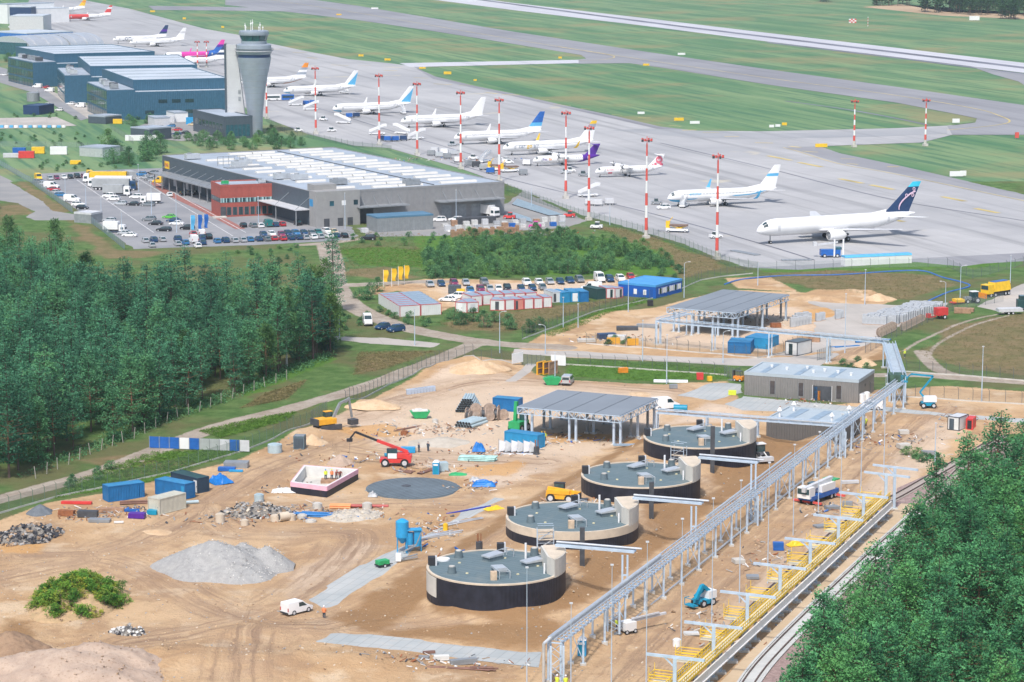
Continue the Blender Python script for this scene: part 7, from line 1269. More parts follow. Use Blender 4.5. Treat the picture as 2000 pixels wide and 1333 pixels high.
rubble('large pale grey gravel heap in the lower left',1500,.09,[GRAV,GC,INW],9)
r=random.Random(5);b=MB()
for _ in range(7000):
    px,py=r.uniform(-20,1900),r.uniform(720,1345);p=U(px,py);i,j=int((p.x-X0)/ST),int((p.y-Y0)/ST)
    if 0<=i<len(gx) and 0<=j<len(gy) and A_['sand'][j,i]>.6 and fl[j,i]<.3:chunk(b,(p.x,p.y,HT[j,i]+.02),r.choice((.05,.07,.09,.16)),r,r.randrange(4),.6)
tag(ob('loose_clods',b.mesh('loose_clods',[BC,SANDH,GC,RIM])),'loose clods and stones strewn over the sand','stones',None,'stuff')

# ---------------------------------------------------------------- machines and site clutter: each part is a list of boxes (6 numbers), bars (a, b, w[, h]) and cylinders (a, b, r, 'c')
def kit(name,label,cat,px,py,rz,parts,group=None,wheels=(),dz=0.0,sc=None):
    t=thing(name,label,cat,G(px,py)+Vector((0,0,dz)),rz,group,sc)
    for nm,m,prims in parts:
        b=MB()
        for p in prims:
            if len(p)==6:b.box(*p)
            elif p[-1]=='c':b.cyl(p[0],p[1],p[2],p[3] if len(p)>4 else p[2],12)
            elif p[-1]=='h':b.hexa(p[0],p[1])
            else:b.beam(p[0],p[1],p[2],p[3] if len(p)>3 else None)
        ob(nm,b.mesh(nm,m,any(p[-1]=='c' for p in prims)),t)
    for x,y,k in wheels:ob('wheel',WH[k],t,(x,y,{'s':.31,'m':.37,'l':.52,'xl':.72}[k]))
    return t
CABG=glass('cab_window_glass',(.03,.07,.08));W4=lambda x,y,k:[(x,y,k),(x,-y,k),(-x,y,k),(-x,-y,k)];MY=mat('machine_yellow',(.80,.40,.03),.45,.1,1);GENB=mat('lift_blue',(.01,.26,.42),.45,.1,1);RUST=MATS['rust']
kit('excavator','yellow and grey crawler excavator beside the open gate','excavator',640,838,R(35),[('track',DARK,[(-2.2,2.2,1.0,1.6,0,.9)]),('track',DARK,[(-2.2,2.2,-1.6,-1.0,0,.9)]),('upper_body',MY,[(-2.6,1.2,-1.3,1.3,1.1,2.1)]),('counterweight',DARK,[(-3.0,-2.6,-1.3,1.3,1.0,2.2)]),('cab',CABG,[(-.2,1.3,.35,1.3,2.1,3.1)]),('cab_roof',MY,[(-.25,1.35,.3,1.35,3.1,3.2)]),('boom',STEEL,[((1.0,-.2,1.8),(2.6,-.2,4.6),.45),((2.6,-.2,4.6),(4.6,-.2,5.2),.4)]),('stick',STEEL,[((4.5,-.2,5.5),(5.2,-.2,1.6),.35)]),('bucket',DARK,[(4.6,6.2,-.9,.5,.3,1.3)])])
kit('telehandler','red telehandler with long raised boom beside the basin','telehandler',772,910,R(178),[('chassis',RED,[(-2.8,2.6,-1.0,1.0,.7,1.4),(-2.9,-1.5,-1.0,1.0,1.4,2.0)]),('turret',RED,[(-2.4,1.0,-.9,.9,1.5,2.3)]),('cab',CABG,[(-.4,1.4,.1,1.0,1.7,3.2)]),('cab_door',WHITE,[(-.35,1.2,1.0,1.05,1.5,2.4)]),('boom',RED,[((-2.2,-.4,2.4),(3.2,-.4,4.4),.5)]),('boom_extension',BLACK,[((3.2,-.4,4.4),(7.0,-.4,5.9),.36)]),('jib',BLACK,[((7.0,-.4,5.9),(7.9,-.4,4.7),.3),(7.5,8.5,-.8,0,4.2,4.7)]),('hook_line',DARK,[((8.0,-.4,4.3),(8.0,-.4,1.8),.04)])],None,W4(1.7,1.0,'xl'))
kit('telehandler','yellow telehandler between the second and third tanks','telehandler',1096,980,R(-15),[('chassis',MY,[(-2.3,2.3,-1.0,1.0,.6,1.5)]),('engine_cover',MY,[(-2.2,1.6,-1.1,-.3,1.4,2.0)]),('cab',CABG,[(-1.2,.4,.1,1.0,1.5,2.9)]),('cab_roof',BLACK,[(-1.3,.5,.05,1.05,2.9,3.0)]),('boom',MY,[((-2.2,-.1,2.2),(3.2,-.1,1.6),.45)]),('fork',DARK,[(3.1,4.4,-.7,.6,.5,.7),(3.0,3.2,-.8,.7,.5,1.7)])],None,W4(1.5,.95,'xl'))
kit('mobile_crane','white and blue mobile crane truck right of the pipe rack','crane',1598,978,R(-128),[('carrier',BLUE,[(-4.5,4.2,-1.25,1.25,.8,1.5)]),('cab',WHITE,[(3.0,4.7,-1.2,1.2,1.2,3.0)]),('windscreen',CABG,[(4.68,4.76,-1.1,1.1,1.9,2.8)]),('superstructure',WHITE,[(-3.4,.8,-1.2,1.2,1.6,2.8)]),('operator_cab',CABG,[(-.2,1.4,-1.3,-.3,1.7,3.1)]),('boom',LGREY,[((-3.6,.3,3.2),(5.2,.3,2.7),.7,.8)]),('outrigger',REDW,[(3.2,3.6,-2.7,2.7,.3,.6)]),('outrigger',REDW,[(-4.2,-3.8,-2.7,2.7,.3,.6)]),('tarpaulin',GREENP,[(-4.8,-3.2,-1.2,1.2,2.9,3.1)])],None,[(x,y,'l') for x in (3.4,1.8,-2.4,-3.6) for y in (1.0,-1.0)])
kit('boom_lift','blue boom lift with folded-up arm reaching the transfer box','lift',1812,796,R(180),[('chassis',GENB,[(-1.3,1.3,-1.1,1.1,.5,1.1)]),('turret',WHITE,[(-1.6,1.0,-.9,.9,1.2,2.2)]),('lower_arm',GENB,[((.6,0,1.8),(1.6,0,3.0),.35),((1.6,0,3.0),(-.9,0,6.2),.32)]),('upper_arm',GENB,[((-.9,0,6.2),(3.4,0,6.6),.32),((3.4,0,6.6),(4.3,0,5.8),.2)]),('basket',GENB,[(4.2,5.2,-.9,.9,5.1,5.2),((4.2,-.9,6.2),(5.2,-.9,6.2),.08),((4.2,.9,6.2),(5.2,.9,6.2),.08),((5.2,-.9,6.2),(5.2,.9,6.2),.08),((4.2,-.9,5.1),(4.2,-.9,6.2),.08),((5.2,-.9,5.1),(5.2,-.9,6.2),.08),((4.2,.9,5.1),(4.2,.9,6.2),.08),((5.2,.9,5.1),(5.2,.9,6.2),.08)])],'boom lifts',W4(1.0,1.0,'l'))
kit('boom_lift','blue boom lift folded on the sand right of the rack','lift',1374,1182,R(-140),[('chassis',GENB,[(-1.3,1.3,-1.0,1.0,.4,1.0)]),('turret',WHITE,[(-1.7,-.2,-.9,.9,1.0,2.1)]),('arm',GENB,[((-1.2,.3,1.6),(.6,.3,3.0),.5),((.6,.3,3.0),(1.8,.3,1.2),.5),((-.8,-.3,2.4),(1.4,-.3,1.4),.4)]),('basket',GENB,[(1.9,2.8,-.9,.9,.3,.5),((1.9,-.9,1.4),(2.8,-.9,1.4),.08),((2.8,-.9,1.4),(2.8,.9,1.4),.08),((1.9,.9,1.4),(2.8,.9,1.4),.08),((2.8,-.9,.4),(2.8,-.9,1.4),.08),((2.8,.9,.4),(2.8,.9,1.4),.08)])],'boom lifts',W4(.9,.9,'l'))
kit('boom_lift','pale boom lift with long arm lying along the ground pipe','lift',1226,1236,R(215),[('chassis',WHITE,[(-.9,.9,-.8,.8,.4,1.6)]),('arm',LGREY,[((-.4,0,1.5),(-6.5,0,1.7),.3),((-.5,.2,1.9),(-5.2,.2,2.0),.22)]),('basket',STEEL,[(1.6,2.9,-.8,.8,.3,.4),((1.6,-.8,1.3),(2.9,-.8,1.3),.07),((2.9,-.8,1.3),(2.9,.8,1.3),.07),((1.6,.8,1.3),(2.9,.8,1.3),.07),((2.9,-.8,.3),(2.9,-.8,1.3),.07),((2.9,.8,.3),(2.9,.8,1.3),.07)]),('link',LGREY,[((.6,0,.8),(1.8,0,.8),.2)])],'boom lifts',W4(.7,.7,'s'))
kit('green_handler','green material handler with raised arm left of the near canopy','machine',1014,842,R(60),[('body',GREENP,[(-2.0,1.6,-1.2,1.2,.7,2.0)]),('cab',CABG,[(.2,1.5,-1.1,.1,2.0,3.2)]),('arm',GREENP,[((-.6,.5,2.0),(-.2,.5,5.6),.6)]),('nose',YELLOW,[(1.5,1.8,-1.0,1.0,.8,1.2)])],None,W4(1.2,1.1,'xl'))
kit('wheel_loader','white-roofed loader standing in the dug bank right of the farthest tank','loader',1483,897,R(-70),[('body',WHITE,[(-2.2,.3,-.9,.9,.7,1.6)]),('cab',CABG,[(-.6,.7,-.8,.8,1.4,2.7)]),('cab_roof',WHITE,[(-.7,.9,-.9,.9,2.7,2.85)]),('bucket',LGREY,[(1.9,3.0,-1.4,1.4,.1,.8)]),('arm',WHITE,[((.5,-.6,1.3),(2.2,-.6,.6),.2),((.5,.6,1.3),(2.2,.6,.6),.2)])],None,W4(1.2,.9,'xl'))
kit('forklift','orange forklift at the gate left of the service building','forklift',1442,745,R(150),[('body',ORANGEP,[(-1.1,.9,-.6,.6,.3,1.1)]),('mast',DARK,[(.9,1.1,-.5,.5,.1,2.3)]),('guard',DARK,[((-.8,-.5,1.1),(-.6,-.5,2.1),.08),((-.8,.5,1.1),(-.6,.5,2.1),.08),(-.7,.6,-.5,.5,2.1,2.2)]),('fork',STEEL,[(1.1,2.2,-.45,-.3,.1,.2),(1.1,2.2,.3,.45,.1,.2)])],None,W4(.6,.5,'s'))
kit('snow_plough_truck','yellow snow plough truck on the concrete at the right edge','truck',1946,578,R(-140),[('cab',YELLOW,[(2.6,4.6,-1.25,1.25,.9,3.2)]),('windscreen',CABG,[(4.58,4.66,-1.1,1.1,2.0,3.0)]),('hopper',YELLOW,[([(-4.2,-1.25,1.3),(2.4,-1.25,1.3),(2.4,1.25,1.3),(-4.2,1.25,1.3)],[(-3.9,-1.0,3.6),(2.0,-1.0,3.6),(2.0,1.0,3.6),(-3.9,1.0,3.6)],'h')]),('cover',BLUE,[(-3.6,1.8,-.8,.8,3.61,3.75)]),('chassis',BLACK,[(-4.2,4.5,-1.0,1.0,.6,1.29)]),('plough',ORANGEP,[((5.6,-2.0,.7),(6.4,2.0,.7),.4,1.3)])],None,[(x,y,'l') for x in (3.4,1.7,-2.2,-3.4) for y in (1.05,-1.05)])
kit('tractor','grey tractor with cab left of the yellow snow plough','tractor',1899,592,R(-160),[('hood',STEEL,[(.4,2.4,-.5,.5,.8,1.6)]),('cab',CABG,[(-1.2,.5,-.8,.8,1.2,2.8)]),('cab_roof',WHITE,[(-1.3,.6,-.85,.85,2.8,2.95)]),('sweeper',YELLOW,[(2.8,5.0,-1.2,1.2,.5,1.2)]),('red_frame',RED,[(2.6,6.0,-.9,.9,.3,.5)])],None,[(-.9,.9,'xl'),(-.9,-.9,'xl'),(1.7,.7,'l'),(1.7,-.7,'l')])
kit('mixer_trailer','bright red mixer trailer beside the paving stockpile','machine',1836,623,R(25),[('tub',RED,[(-1.2,1.6,-1.0,1.0,.9,2.7)]),('drawbar',RED,[((-1.2,0,.7),(-3.4,0,.5),.3),(-3.8,-2.8,-.4,.4,.5,1.5)])],None,[(.6,1,'l'),(.6,-1,'l')]);kit('flat_trailer','grey tarpaulin trailer on the grass at the right edge','trailer',1971,614,R(10),[('box',LGREY,[(-3,3,-1.1,1.1,.7,1.5)]),('drawbar',STEEL,[((3,0,.7),(4.6,0,.5),.15)])],None,[(-.5,1,'m'),(-.5,-1,'m'),(.6,1,'m'),(.6,-1,'m')]);kit('dark_machine','dark green machine cut by the right edge','machine',1998,606,0,[('body',CDG,[(-1.5,2,-1.2,1.2,.7,2.6)]),('cab',CABG,[(-1,.6,-1,1,2.6,3.6)])],None,W4(1,1,'l'))
kit('silo','bright blue conical silo on legs beside the slab track','silo',786,1080,R(0),[('drum',CYAN,[((0,0,2.5),(0,0,4.9),1.0,'c')]),('cone',CYAN,[((0,0,1.5),(0,0,2.5),.25,1.0,'c')]),('lid',CYAN,[((0,0,4.9),(0,0,5.3),1.0,.3,'c')])]+[('leg',CYAN,[((.75*x,.75*y,0),(.75*x,.75*y,2.6),.12)]) for x in (-1,1) for y in (-1,1)]);kit('mixing_station','blue mixing machine right of the silo','machine',806,1078,R(10),[('tank',CYAN,[((-.5,0,1.2),(-.5,0,3.0),.65,'c')]),('cabinet',CYAN,[(.2,1.3,-.5,.6,.9,3.4)]),('canopy',CYAN,[(-1.0,1.4,-.7,.8,3.4,3.55)]),('hose',STEEL,[((-1.6,-1,.3),(.4,-1.2,1.4),.2),((.4,-1.2,1.4),(1.2,-1,3.2),.15)]),('leg',CYAN,[(-1.1,-1.0,-.6,.6,0,1.2),(1.2,1.3,-.5,.6,0,.9)])])
kit('compressor','green towed compressor on the slab track','compressor',747,1108,R(35),[('hood',GREENP,[(-.9,.9,-.6,.6,.5,1.1)]),('frame',BLACK,[(-1.0,1.0,-.65,.65,.3,.5)]),('drawbar',BLACK,[((.9,0,.4),(1.8,0,.3),.1)])],None,[(0,.65,'s'),(0,-.65,'s')]);kit('pump_unit','small white pump with hose coils at the silo','pump',781,1098,0,[('casing',WHITE,[(-.6,.2,-.5,.5,.2,1.3)]),('hoses',STEEL,[((.3,0,.3),(2.6,.8,.6),.2),((.4,.3,.5),(2.6,1.2,.9),.2)])]);kit('roller_pump','teal compressor with hose behind the farthest tank','compressor',1328,806,R(170),[('tank',GENB,[((-1.4,0,.9),(1.2,0,.9),.65,'c')]),('hose',STEEL,[((-1.4,0,.5),(-4.6,1.5,.15),.12),((-4.6,1.5,.15),(-7,1.0,.15),.12)])],None,W4(.7,.5,'s'))
def toilet(px,py,label):kit('portable_toilet',label,'toilet',px,py,R(-8),[('cabin',CYAN,[(-.55,.55,-.55,.55,0,2.1)]),('door',GENB,[(-.4,.4,-.58,-.54,.1,1.9)]),('roof',WHITE,[([(-.58,-.58,2.1),(.58,-.58,2.1),(.58,.58,2.1),(-.58,.58,2.1)],[(-.3,-.45,2.4),(.3,-.45,2.4),(.3,.45,2.4),(-.3,.45,2.4)],'h')]),('sign',WHITE,[(-.4,.4,-.6,-.57,1.55,1.85)])],'portable toilets')
toilet(1137,1280,'blue portable toilet under the lower end of the pipe rack');toilet(852,926,'blue portable toilet beside the steel plates')
def skip(px,py,rz,label,fill):kit('waste_skip',label,'skip',px,py,rz,[('tub',GREENP,[([(-1.1,-.85,.1),(1.1,-.85,.1),(1.1,.85,.1),(-1.1,.85,.1)],[(-1.9,-.95,1.4),(1.9,-.95,1.4),(1.9,.95,1.4),(-1.9,.95,1.4)],'h')]),('contents',fill,[(-1.5,1.5,-.8,.8,1.4,1.6),(-.9,.4,-.5,.6,1.6,1.8)])],'waste skips')
skip(820,817,R(10),'green waste skip heaped with white and red waste',INW);skip(1078,752,R(5),'green waste skip beside the silver minibus',GREENP)
for i,px in enumerate((1057,1069,1080)):kit('formwork_frame',('yellow formwork panel, left of three','yellow formwork panel, middle of three','brown formwork panel, right of three')[i]+' near the site gate','formwork',px,731,R(50),[('panel',mat('ply_board',(.22,.13,.10),.8,.15,1) if i<2 else PAL,[(-1.2,1.2,-.05,.05,.2,2.5)]),('frame',MY if i<2 else PAL,[(-1.4,-1.2,-.15,.15,0,2.7),(1.2,1.4,-.15,.15,0,2.7),(-1.2,1.2,-.15,.15,2.5,2.7),(-1.2,1.2,-.15,.15,0,.2),(-1.2,1.2,-.12,.12,1.2,1.35)])],'formwork panels')
DRW=mat('drum_wood',(.40,.31,.25),.85,.25,1.5)
def drum(px,py,rz,r,w,label,group):kit('cable_drum',label,'cable drum',px,py,rz,[('flange',DRW,[((0,-w/2,r),(0,-w/2+.1,r),r,'c')]),('flange',DRW,[((0,w/2-.1,r),(0,w/2,r),r,'c')]),('core',DARK,[((0,-w/2+.1,r),(0,w/2-.1,r),r*.62,'c')])],group)
for k in range(11):px,py=916+(k%6)*13.5,(822 if k<6 else 812)-(k%3);drum(px,py,R((60,10,95,20,75,5)[k%6]),(1.0,.8,1.15,.9,1.2)[k%5],.9,f'cable drum left of the near canopy, {nth(k % 6, 6 if k < 6 else 5)} in the {"front" if k < 6 else "rear"} line','drum cluster at the near canopy')
for k in range(6):drum(1720+k*4.6,658-k*2.2,R(30),1.1,.75,f'cable drum in the short row by the blue pipes, {nth(k, 6)}','cable drum rows')
for k in range(10):drum(1764+k*4.0,646-k*2.0,R(30),.85,.7,f'cable drum in the long row behind the short one, {nth(k, 10)}','cable drum rows')
def pipes(px,py,rz,n,rows,L,r,m,label,name='pipe_bundle',group=None,loose=0.0):
    t=thing(name,label,'pipes',G(px,py),rz,group)
    for j in range(rows):
        for i in range(n-(j if not loose else 0)):
            a=random.uniform(-loose,loose);y=(i+j*.5*(not loose))*2.1*r+random.uniform(-loose,loose)*2;x=random.uniform(-loose,loose)*4;z=r+j*1.8*r;b=MB();b.cyl((x-L/2,y-a*2,z),(x+L/2,y+a*2,z),r,r,10,0,False);b.cyl((x-L/2+.05,y-a*2,z),(x+L/2-.05,y+a*2,z),r*.8,r*.8,10,1);ob('pipe',b.mesh('pipe',[m,BLACK],True),t)
BPIPE=mat('blue_pipe',(.02,.16,.42),.4,.1,1);GPIPE=mat('grey_pipe',(.40,.50,.54),.45,.1,1);TPIPE=mat('mint_pipe',(.34,.56,.54),.5,.25,1);OPIPE=mat('orange_pipe',(.75,.30,.12),.5,.1,1);DPIPE=mat('brown_steel_pipe',(.20,.11,.085),.7,.2,1)
pipes(935,800,R(85),9,6,6,.24,GPIPE,'big stack of grey pipes seen from their open ends');pipes(935,832,R(60),6,2,6,.3,GPIPE,'low row of wide grey pipes in front of the drums');pipes(932,902,R(-8),5,3,6.5,.16,TPIPE,'mint green pipe bundle on the sand',loose=.06);pipes(645,1012,R(-10),5,2,11,.14,BPIPE,'long blue pipes lying below the square basin',loose=.22);pipes(664,994,R(-4),5,2,3.4,.16,OPIPE,'short orange and white tubes behind the blue pipes');pipes(720,992,R(-3),1,1,6.5,.28,mat('red_pipe',(.40,.09,.08),.5,.1,1),'thick dark red pipe at the right of the clutter');pipes(915,998,R(38),1,1,9,.14,mat('violet_pipe',(.04,.06,.36),.4,.1,1),'long violet blue pipe beside the slab track');pipes(855,1050,R(40),4,2,9,.1,ALU,'thin silver pipes along the slab track',loose=.2);pipes(905,1020,R(40),4,1,8,.1,ALU,'silver pipes farther up the slab track',loose=.25);pipes(800,838,R(50),3,1,6,.1,DPIPE,'brown steel bars lying left of the gravel mound',loose=.3);pipes(790,924,R(-35),6,1,3,.12,DPIPE,'rusty short beams below the red telehandler',loose=.2);pipes(838,922,R(58),4,1,5,.12,DPIPE,'dark steel plates left of the portable toilet');pipes(890,1306,R(-8),3,1,9,.1,DPIPE,'rusty long pipes below the lower road',loose=.3);pipes(940,1310,R(-4),3,2,3,.12,DPIPE,'short brown beams near the lower road end');pipes(270,985,R(5),2,2,6,.16,DPIPE,'brown rusty pipes in front of the blue container');pipes(370,985,R(20),1,1,3,.3,GPIPE,'grey wide pipe beside the blue tarpaulin');pipes(1225,872,R(0),4,2,5,.1,CRF,'grey-blue profiles lying before the near canopy');pipes(1310,748,R(-4),5,3,7,.1,ALU,'silver steel profiles on the green strip');pipes(1650,678,R(20),3,1,6,.12,BPIPE,'blue pipes beside the concrete yard',loose=.2);pipes(1705,668,R(22),1,1,9,.22,BPIPE,'blue pipe by the short drum row')
t=thing('ground_pipe','long silver pipe on wooden blocks along the right of the rack','pipe',U(1230,1215));q=[U(x,y,.5)-t.location for x,y in ((1238,1210),(1310,1150),(1430,1052),(1560,945),(1690,845))];
for a,c in zip(q,q[1:]):
    b=MB();b.cyl(a,c,.17,.17,8);ob('pipe_length',b.mesh('pipe_length',ALU,True),t)
    for k in range(4):p=a+(c-a)*k/4;b=MB();b.box(p.x-.5,p.x+.5,p.y-.12,p.y+.12,0,.36);ob('block',b.mesh('block',PAL),t)
def tarp(px,py,w,l,h,m,label,rz=0.0):
    t=thing('tarpaulin',label,'tarpaulin',G(px,py),rz);n=12;g=np.linspace(-1,1,n);X,Y=np.meshgrid(g,g);Z=h*np.clip(1.1-np.maximum(abs(X),abs(Y))**2,.05,1)*(.6+.7*vnoise(X*3+px,Y*3,1,int(px)))
    b=MB();b.add([(x*l/2,y*w/2,z) for x,y,z in zip(X.ravel(),Y.ravel(),Z.ravel())],[(i*n+j,i*n+j+1,(i+1)*n+j+1,(i+1)*n+j) for i in range(n-1) for j in range(n-1)]);ob('sheet',b.mesh('sheet',m),t)
TB_=mat('blue_tarpaulin',(.01,.16,.50),.45,.15,1);WT=mat('white_tarpaulin',(.40,.41,.42),.5,.15,1)
tarp(432,944,3.2,3.6,1.5,TB_,'blue tarpaulin over goods beside the dark container',.5);tarp(935,882,2.2,2.4,1.5,TB_,'blue tarpaulin left of the torn frame');tarp(945,950,2,4,1.0,TB_,'crumpled blue tarpaulin right of the foundation disc');tarp(928,940,1.6,2,.7,WT,'white bags near the green netting');tarp(728,970,1.6,1.6,.8,WT,'white sack at the edge of the foundation disc');tarp(352,968,1.2,1.4,1.1,WT,'white sack between the cream and blue containers');tarp(965,995,1.6,3.4,.5,YELLOW,'yellow hoses piled beside the slab track',.6);tarp(1553,1066,1.4,2.6,.7,YELLOW,'yellow barrels lying left of the gantry',.3);tarp(560,960,3,5,.5,INW,'pale plastic sheet left of the basin');tarp(895,928,1.6,3.2,.4,GREENP,'green netting on the sand')
kit('tarp_frame','torn white sheets hanging on a frame before the bright blue container','frame',1010,885,R(-6),[('sheet',WT if k%2 else LGREY,[([(-3.2+k*1.1,-.7-.3*(k%2),.3),(-2.2+k*1.1,-.5,.5),(-2.2+k*1.1,-.45,.5),(-3.2+k*1.1,-.65-.3*(k%2),.3)],[(-3.2+k*1.1,0,2.3),(-2.1+k*1.1,-.05,2.0-.3*(k%2)),(-2.1+k*1.1,0,2.0-.3*(k%2)),(-3.2+k*1.1,.05,2.3)],'h')]) for k in range(6)]+[('post',STEEL,[((-3.3+k*2.2,0,0),(-3.3+k*2.2,0,2.5),.1)]) for k in range(4)]+[('boards',LGREY,[(-4,3,-1.6,-1.2,0,.25)])])
for px,py,r,h,m,l_ in ((537,884,1.3,1.5,GPIPE,'round grey plastic tank by the green fence'),(506,980,.8,1.2,GPIPE,'pale blue plastic tank on the rubble mound'),(430,1020,.75,1.3,RIM,'cream plastic barrel, left in the front of the rubble'),(478,1026,.65,.8,RIM,'cream concrete ring, right in front of the rubble'),(538,1018,.8,.9,RIM,'cream concrete ring left of the open pipe'),(568,1016,.8,.9,RIM,'cream concrete cone right of the open pipe'),(590,1012,.8,.5,CONC,'low concrete ring beside the blue pipes'),(607,1020,.9,.3,CONC,'flat concrete lid beside the blue pipes'),(620,994,.8,.9,CONC,'grey concrete ring behind the blue pipes'),(717,995,.8,1.0,CONC,'grey concrete ring before the red pipe'),(870,1036,.4,1.0,YELLOW,'yellow drum on the slab track'),(850,826,.55,.6,CONC,'concrete ring at the black drain pipe'),(790,850,.7,.7,RUST,'rusty coil left of the gravel mound'),(1322,1262,.55,.9,WHITE,'white plastic drum between the tall poles'),(1684,787,.6,1.7,WHITE,'white tank bag beside the service building'),(1693,785,.6,1.9,WHITE,'white plastic tank at the service building corner')):
    kit('round_object',l_,'tank' if h>1.1 else 'ring',px,py,0,[('shell',m,[((0,0,0),(0,0,h),r,'c')]),('lid',m,[((0,0,h),(0,0,h+.12),r*.7,'c')])])
kit('concrete_pipe','open cream concrete pipe lying on its side','pipe',554,1018,R(-60),[('barrel',RIM,[((0,-.8,.75),(0,.8,.75),.75,'c')]),('bore',DARK,[((0,-.82,.75),(0,.82,.75),.5,'c')])])
for px,py,l,w,h,m,n,l_ in ((462,913,4.2,2.2,1.0,STEEL,4,'stack of grey slabs beside the green fence'),(443,920,3,1.2,.6,BLUE,2,'blue boards stacked by the slab stack'),(461,922,2.4,.7,.3,CYAN,1,'small blue board pack by the slab stack'),(765,897,2.6,1.6,.9,GENB,2,'blue bin beside the gravel mound'),(797,884,2.6,1.4,.9,CYAN,2,'blue open box above the red telehandler'),(865,920,1.6,1.6,1.5,GPIPE,1,'grey caged tank right of the portable toilet'),(130,1008,2.6,1.0,.9,RUST,2,'reddish box among the scrap by the dark grit'),(172,1010,3.2,1.2,1.0,DARK,2,'black crate among the scrap'),(195,1020,3.4,1.4,.5,STEEL,3,'grey slab pile in front of the scrap'),(232,1022,1.5,.8,.2,INW,1,'single pale slab on the sand'),(298,1005,1.6,1.2,.7,GENB,2,'small blue-grey bin before the cream container'),(268,1012,2.6,1.4,.8,PURPLE,3,'heap of dark sacks before the cream container'),(150,985,5,.8,.4,RED,2,'red and blue boards lying by the fence'),(218,1000,4,1,.6,PAL,3,'broken timber pile by the blue container'),(258,1000,2.4,.5,.4,BLUE,1,'short blue board before the blue container'),(838,1277,1.6,.5,.3,DPIPE,1,'brown beam end beside the lower road'),(828,1287,1.4,.5,.35,STEEL,2,'grey valve box beside the lower road'),(862,1290,2.0,.8,.6,INW,2,'pale box beside the lower road'),(905,1298,3.6,.8,.7,STEEL,2,'long grey cage beside the lower road'),(1185,662,4,2,1.2,NAVY,3,'dark tarpaulin goods at the upper site edge'),(1205,664,4,2,1.0,WRAP,2,'wrapped white goods at the upper site edge'),(1225,645,5,2,.8,DARK,3,'dark steel pile near the upper canopy'),(1265,640,5,1.6,.7,STEEL,3,'grey profile pile near the upper canopy'),(1145,668,4,2,.6,CONC,3,'grey rubble bags at the upper site edge'),(1198,672,3.0,.3,1.4,MY,1,'yellow formwork board, left of two'),(1236,675,2.6,.3,1.5,MY,1,'yellow formwork board, right of two'),(1217,729,2,.8,1.1,ORANGEP,2,'orange barrier stand on the green strip'),(1367,742,1.4,1.0,1.4,RED,2,'red cabinet on the green strip'),(1386,745,.8,.8,1.0,YELLOW,1,'yellow barrel on the green strip'),(1315,759,1.6,1,.8,STEEL,2,'dark grey motor on the sand near the forecourt'),(888,573,3.2,2.2,2.0,SLATE,2,'dark bin in the dirt car park'),(900,575,2,1.6,1.3,YELLOW,2,'yellow bin in the dirt car park'),(1270,598,1.4,1.2,1.4,BLACK,2,'black box beside the fence near the upper canopy'),(1590,668,2.6,1.6,1.6,PAL,3,'timber crates right of the white kiosk'),(1515,640,2.4,1.2,1.0,RUST,2,'brown brick pallet beside the upper canopy'),(1880,612,4,2,1.2,PAL,4,'timber pallets near the tractor'),(1890,609,3,2,.8,PAL,3,'low timber pallets near the tractor'),(1765,848,1.8,1.4,.7,CONC,2,'concrete block on the sand, upper of two'),(1765,876,2.2,1.6,.8,CONC,2,'concrete block on the sand, lower of two'),(1812,888,2.4,1.0,.6,STEEL,2,'grey steel pile by the grass tuft'),(1625,995,2.2,1.3,.5,STEEL,3,'grey grating stack right of the crane'),(1655,990,1.6,1.2,.8,STEEL,2,'grey valve pile right of the crane'),(1605,1030,2.4,1.6,.3,STEEL,2,'flat grating left of the gantry middle'),(1470,1130,1.8,1.6,.4,STEEL,3,'dark grating stack left of the gantry'),(1520,1075,1.6,1,1.2,BLUE,2,'blue tool box left of the gantry'),(1440,1235,1.8,.5,.2,PAL,1,'single timber board on the sand'),(1442,1100,1.6,1.6,.6,CONC,2,'pale stone block near the tall poles'),(1350,1240,2,1.2,.3,WRAP,2,'white sacks near the lower poles'),(1660,945,3,.8,.5,LGREY,2,'pale steel part before the gantry top'),(1650,838,2.6,1,.7,DARK,2,'dark steel part at the low building'),(1540,770,2.4,1.6,1,INW,2,'white bags before the service building'),(1560,772,2,1.4,1,INW,2,'white sack pair before the service building'),(1600,778,3.4,1.4,.6,PAL,3,'timber and rubble at the building entrance'),(1667,785,2.4,1,1.1,PAL,2,'workbench with boards at the building corner'),(1430,772,1.6,.9,.9,HIV,2,'yellow-green tank box before the building')):
    if l_:crate(px,py,w,l,h,m,l_,'site_material','material',None,random.uniform(-.3,.4),n)

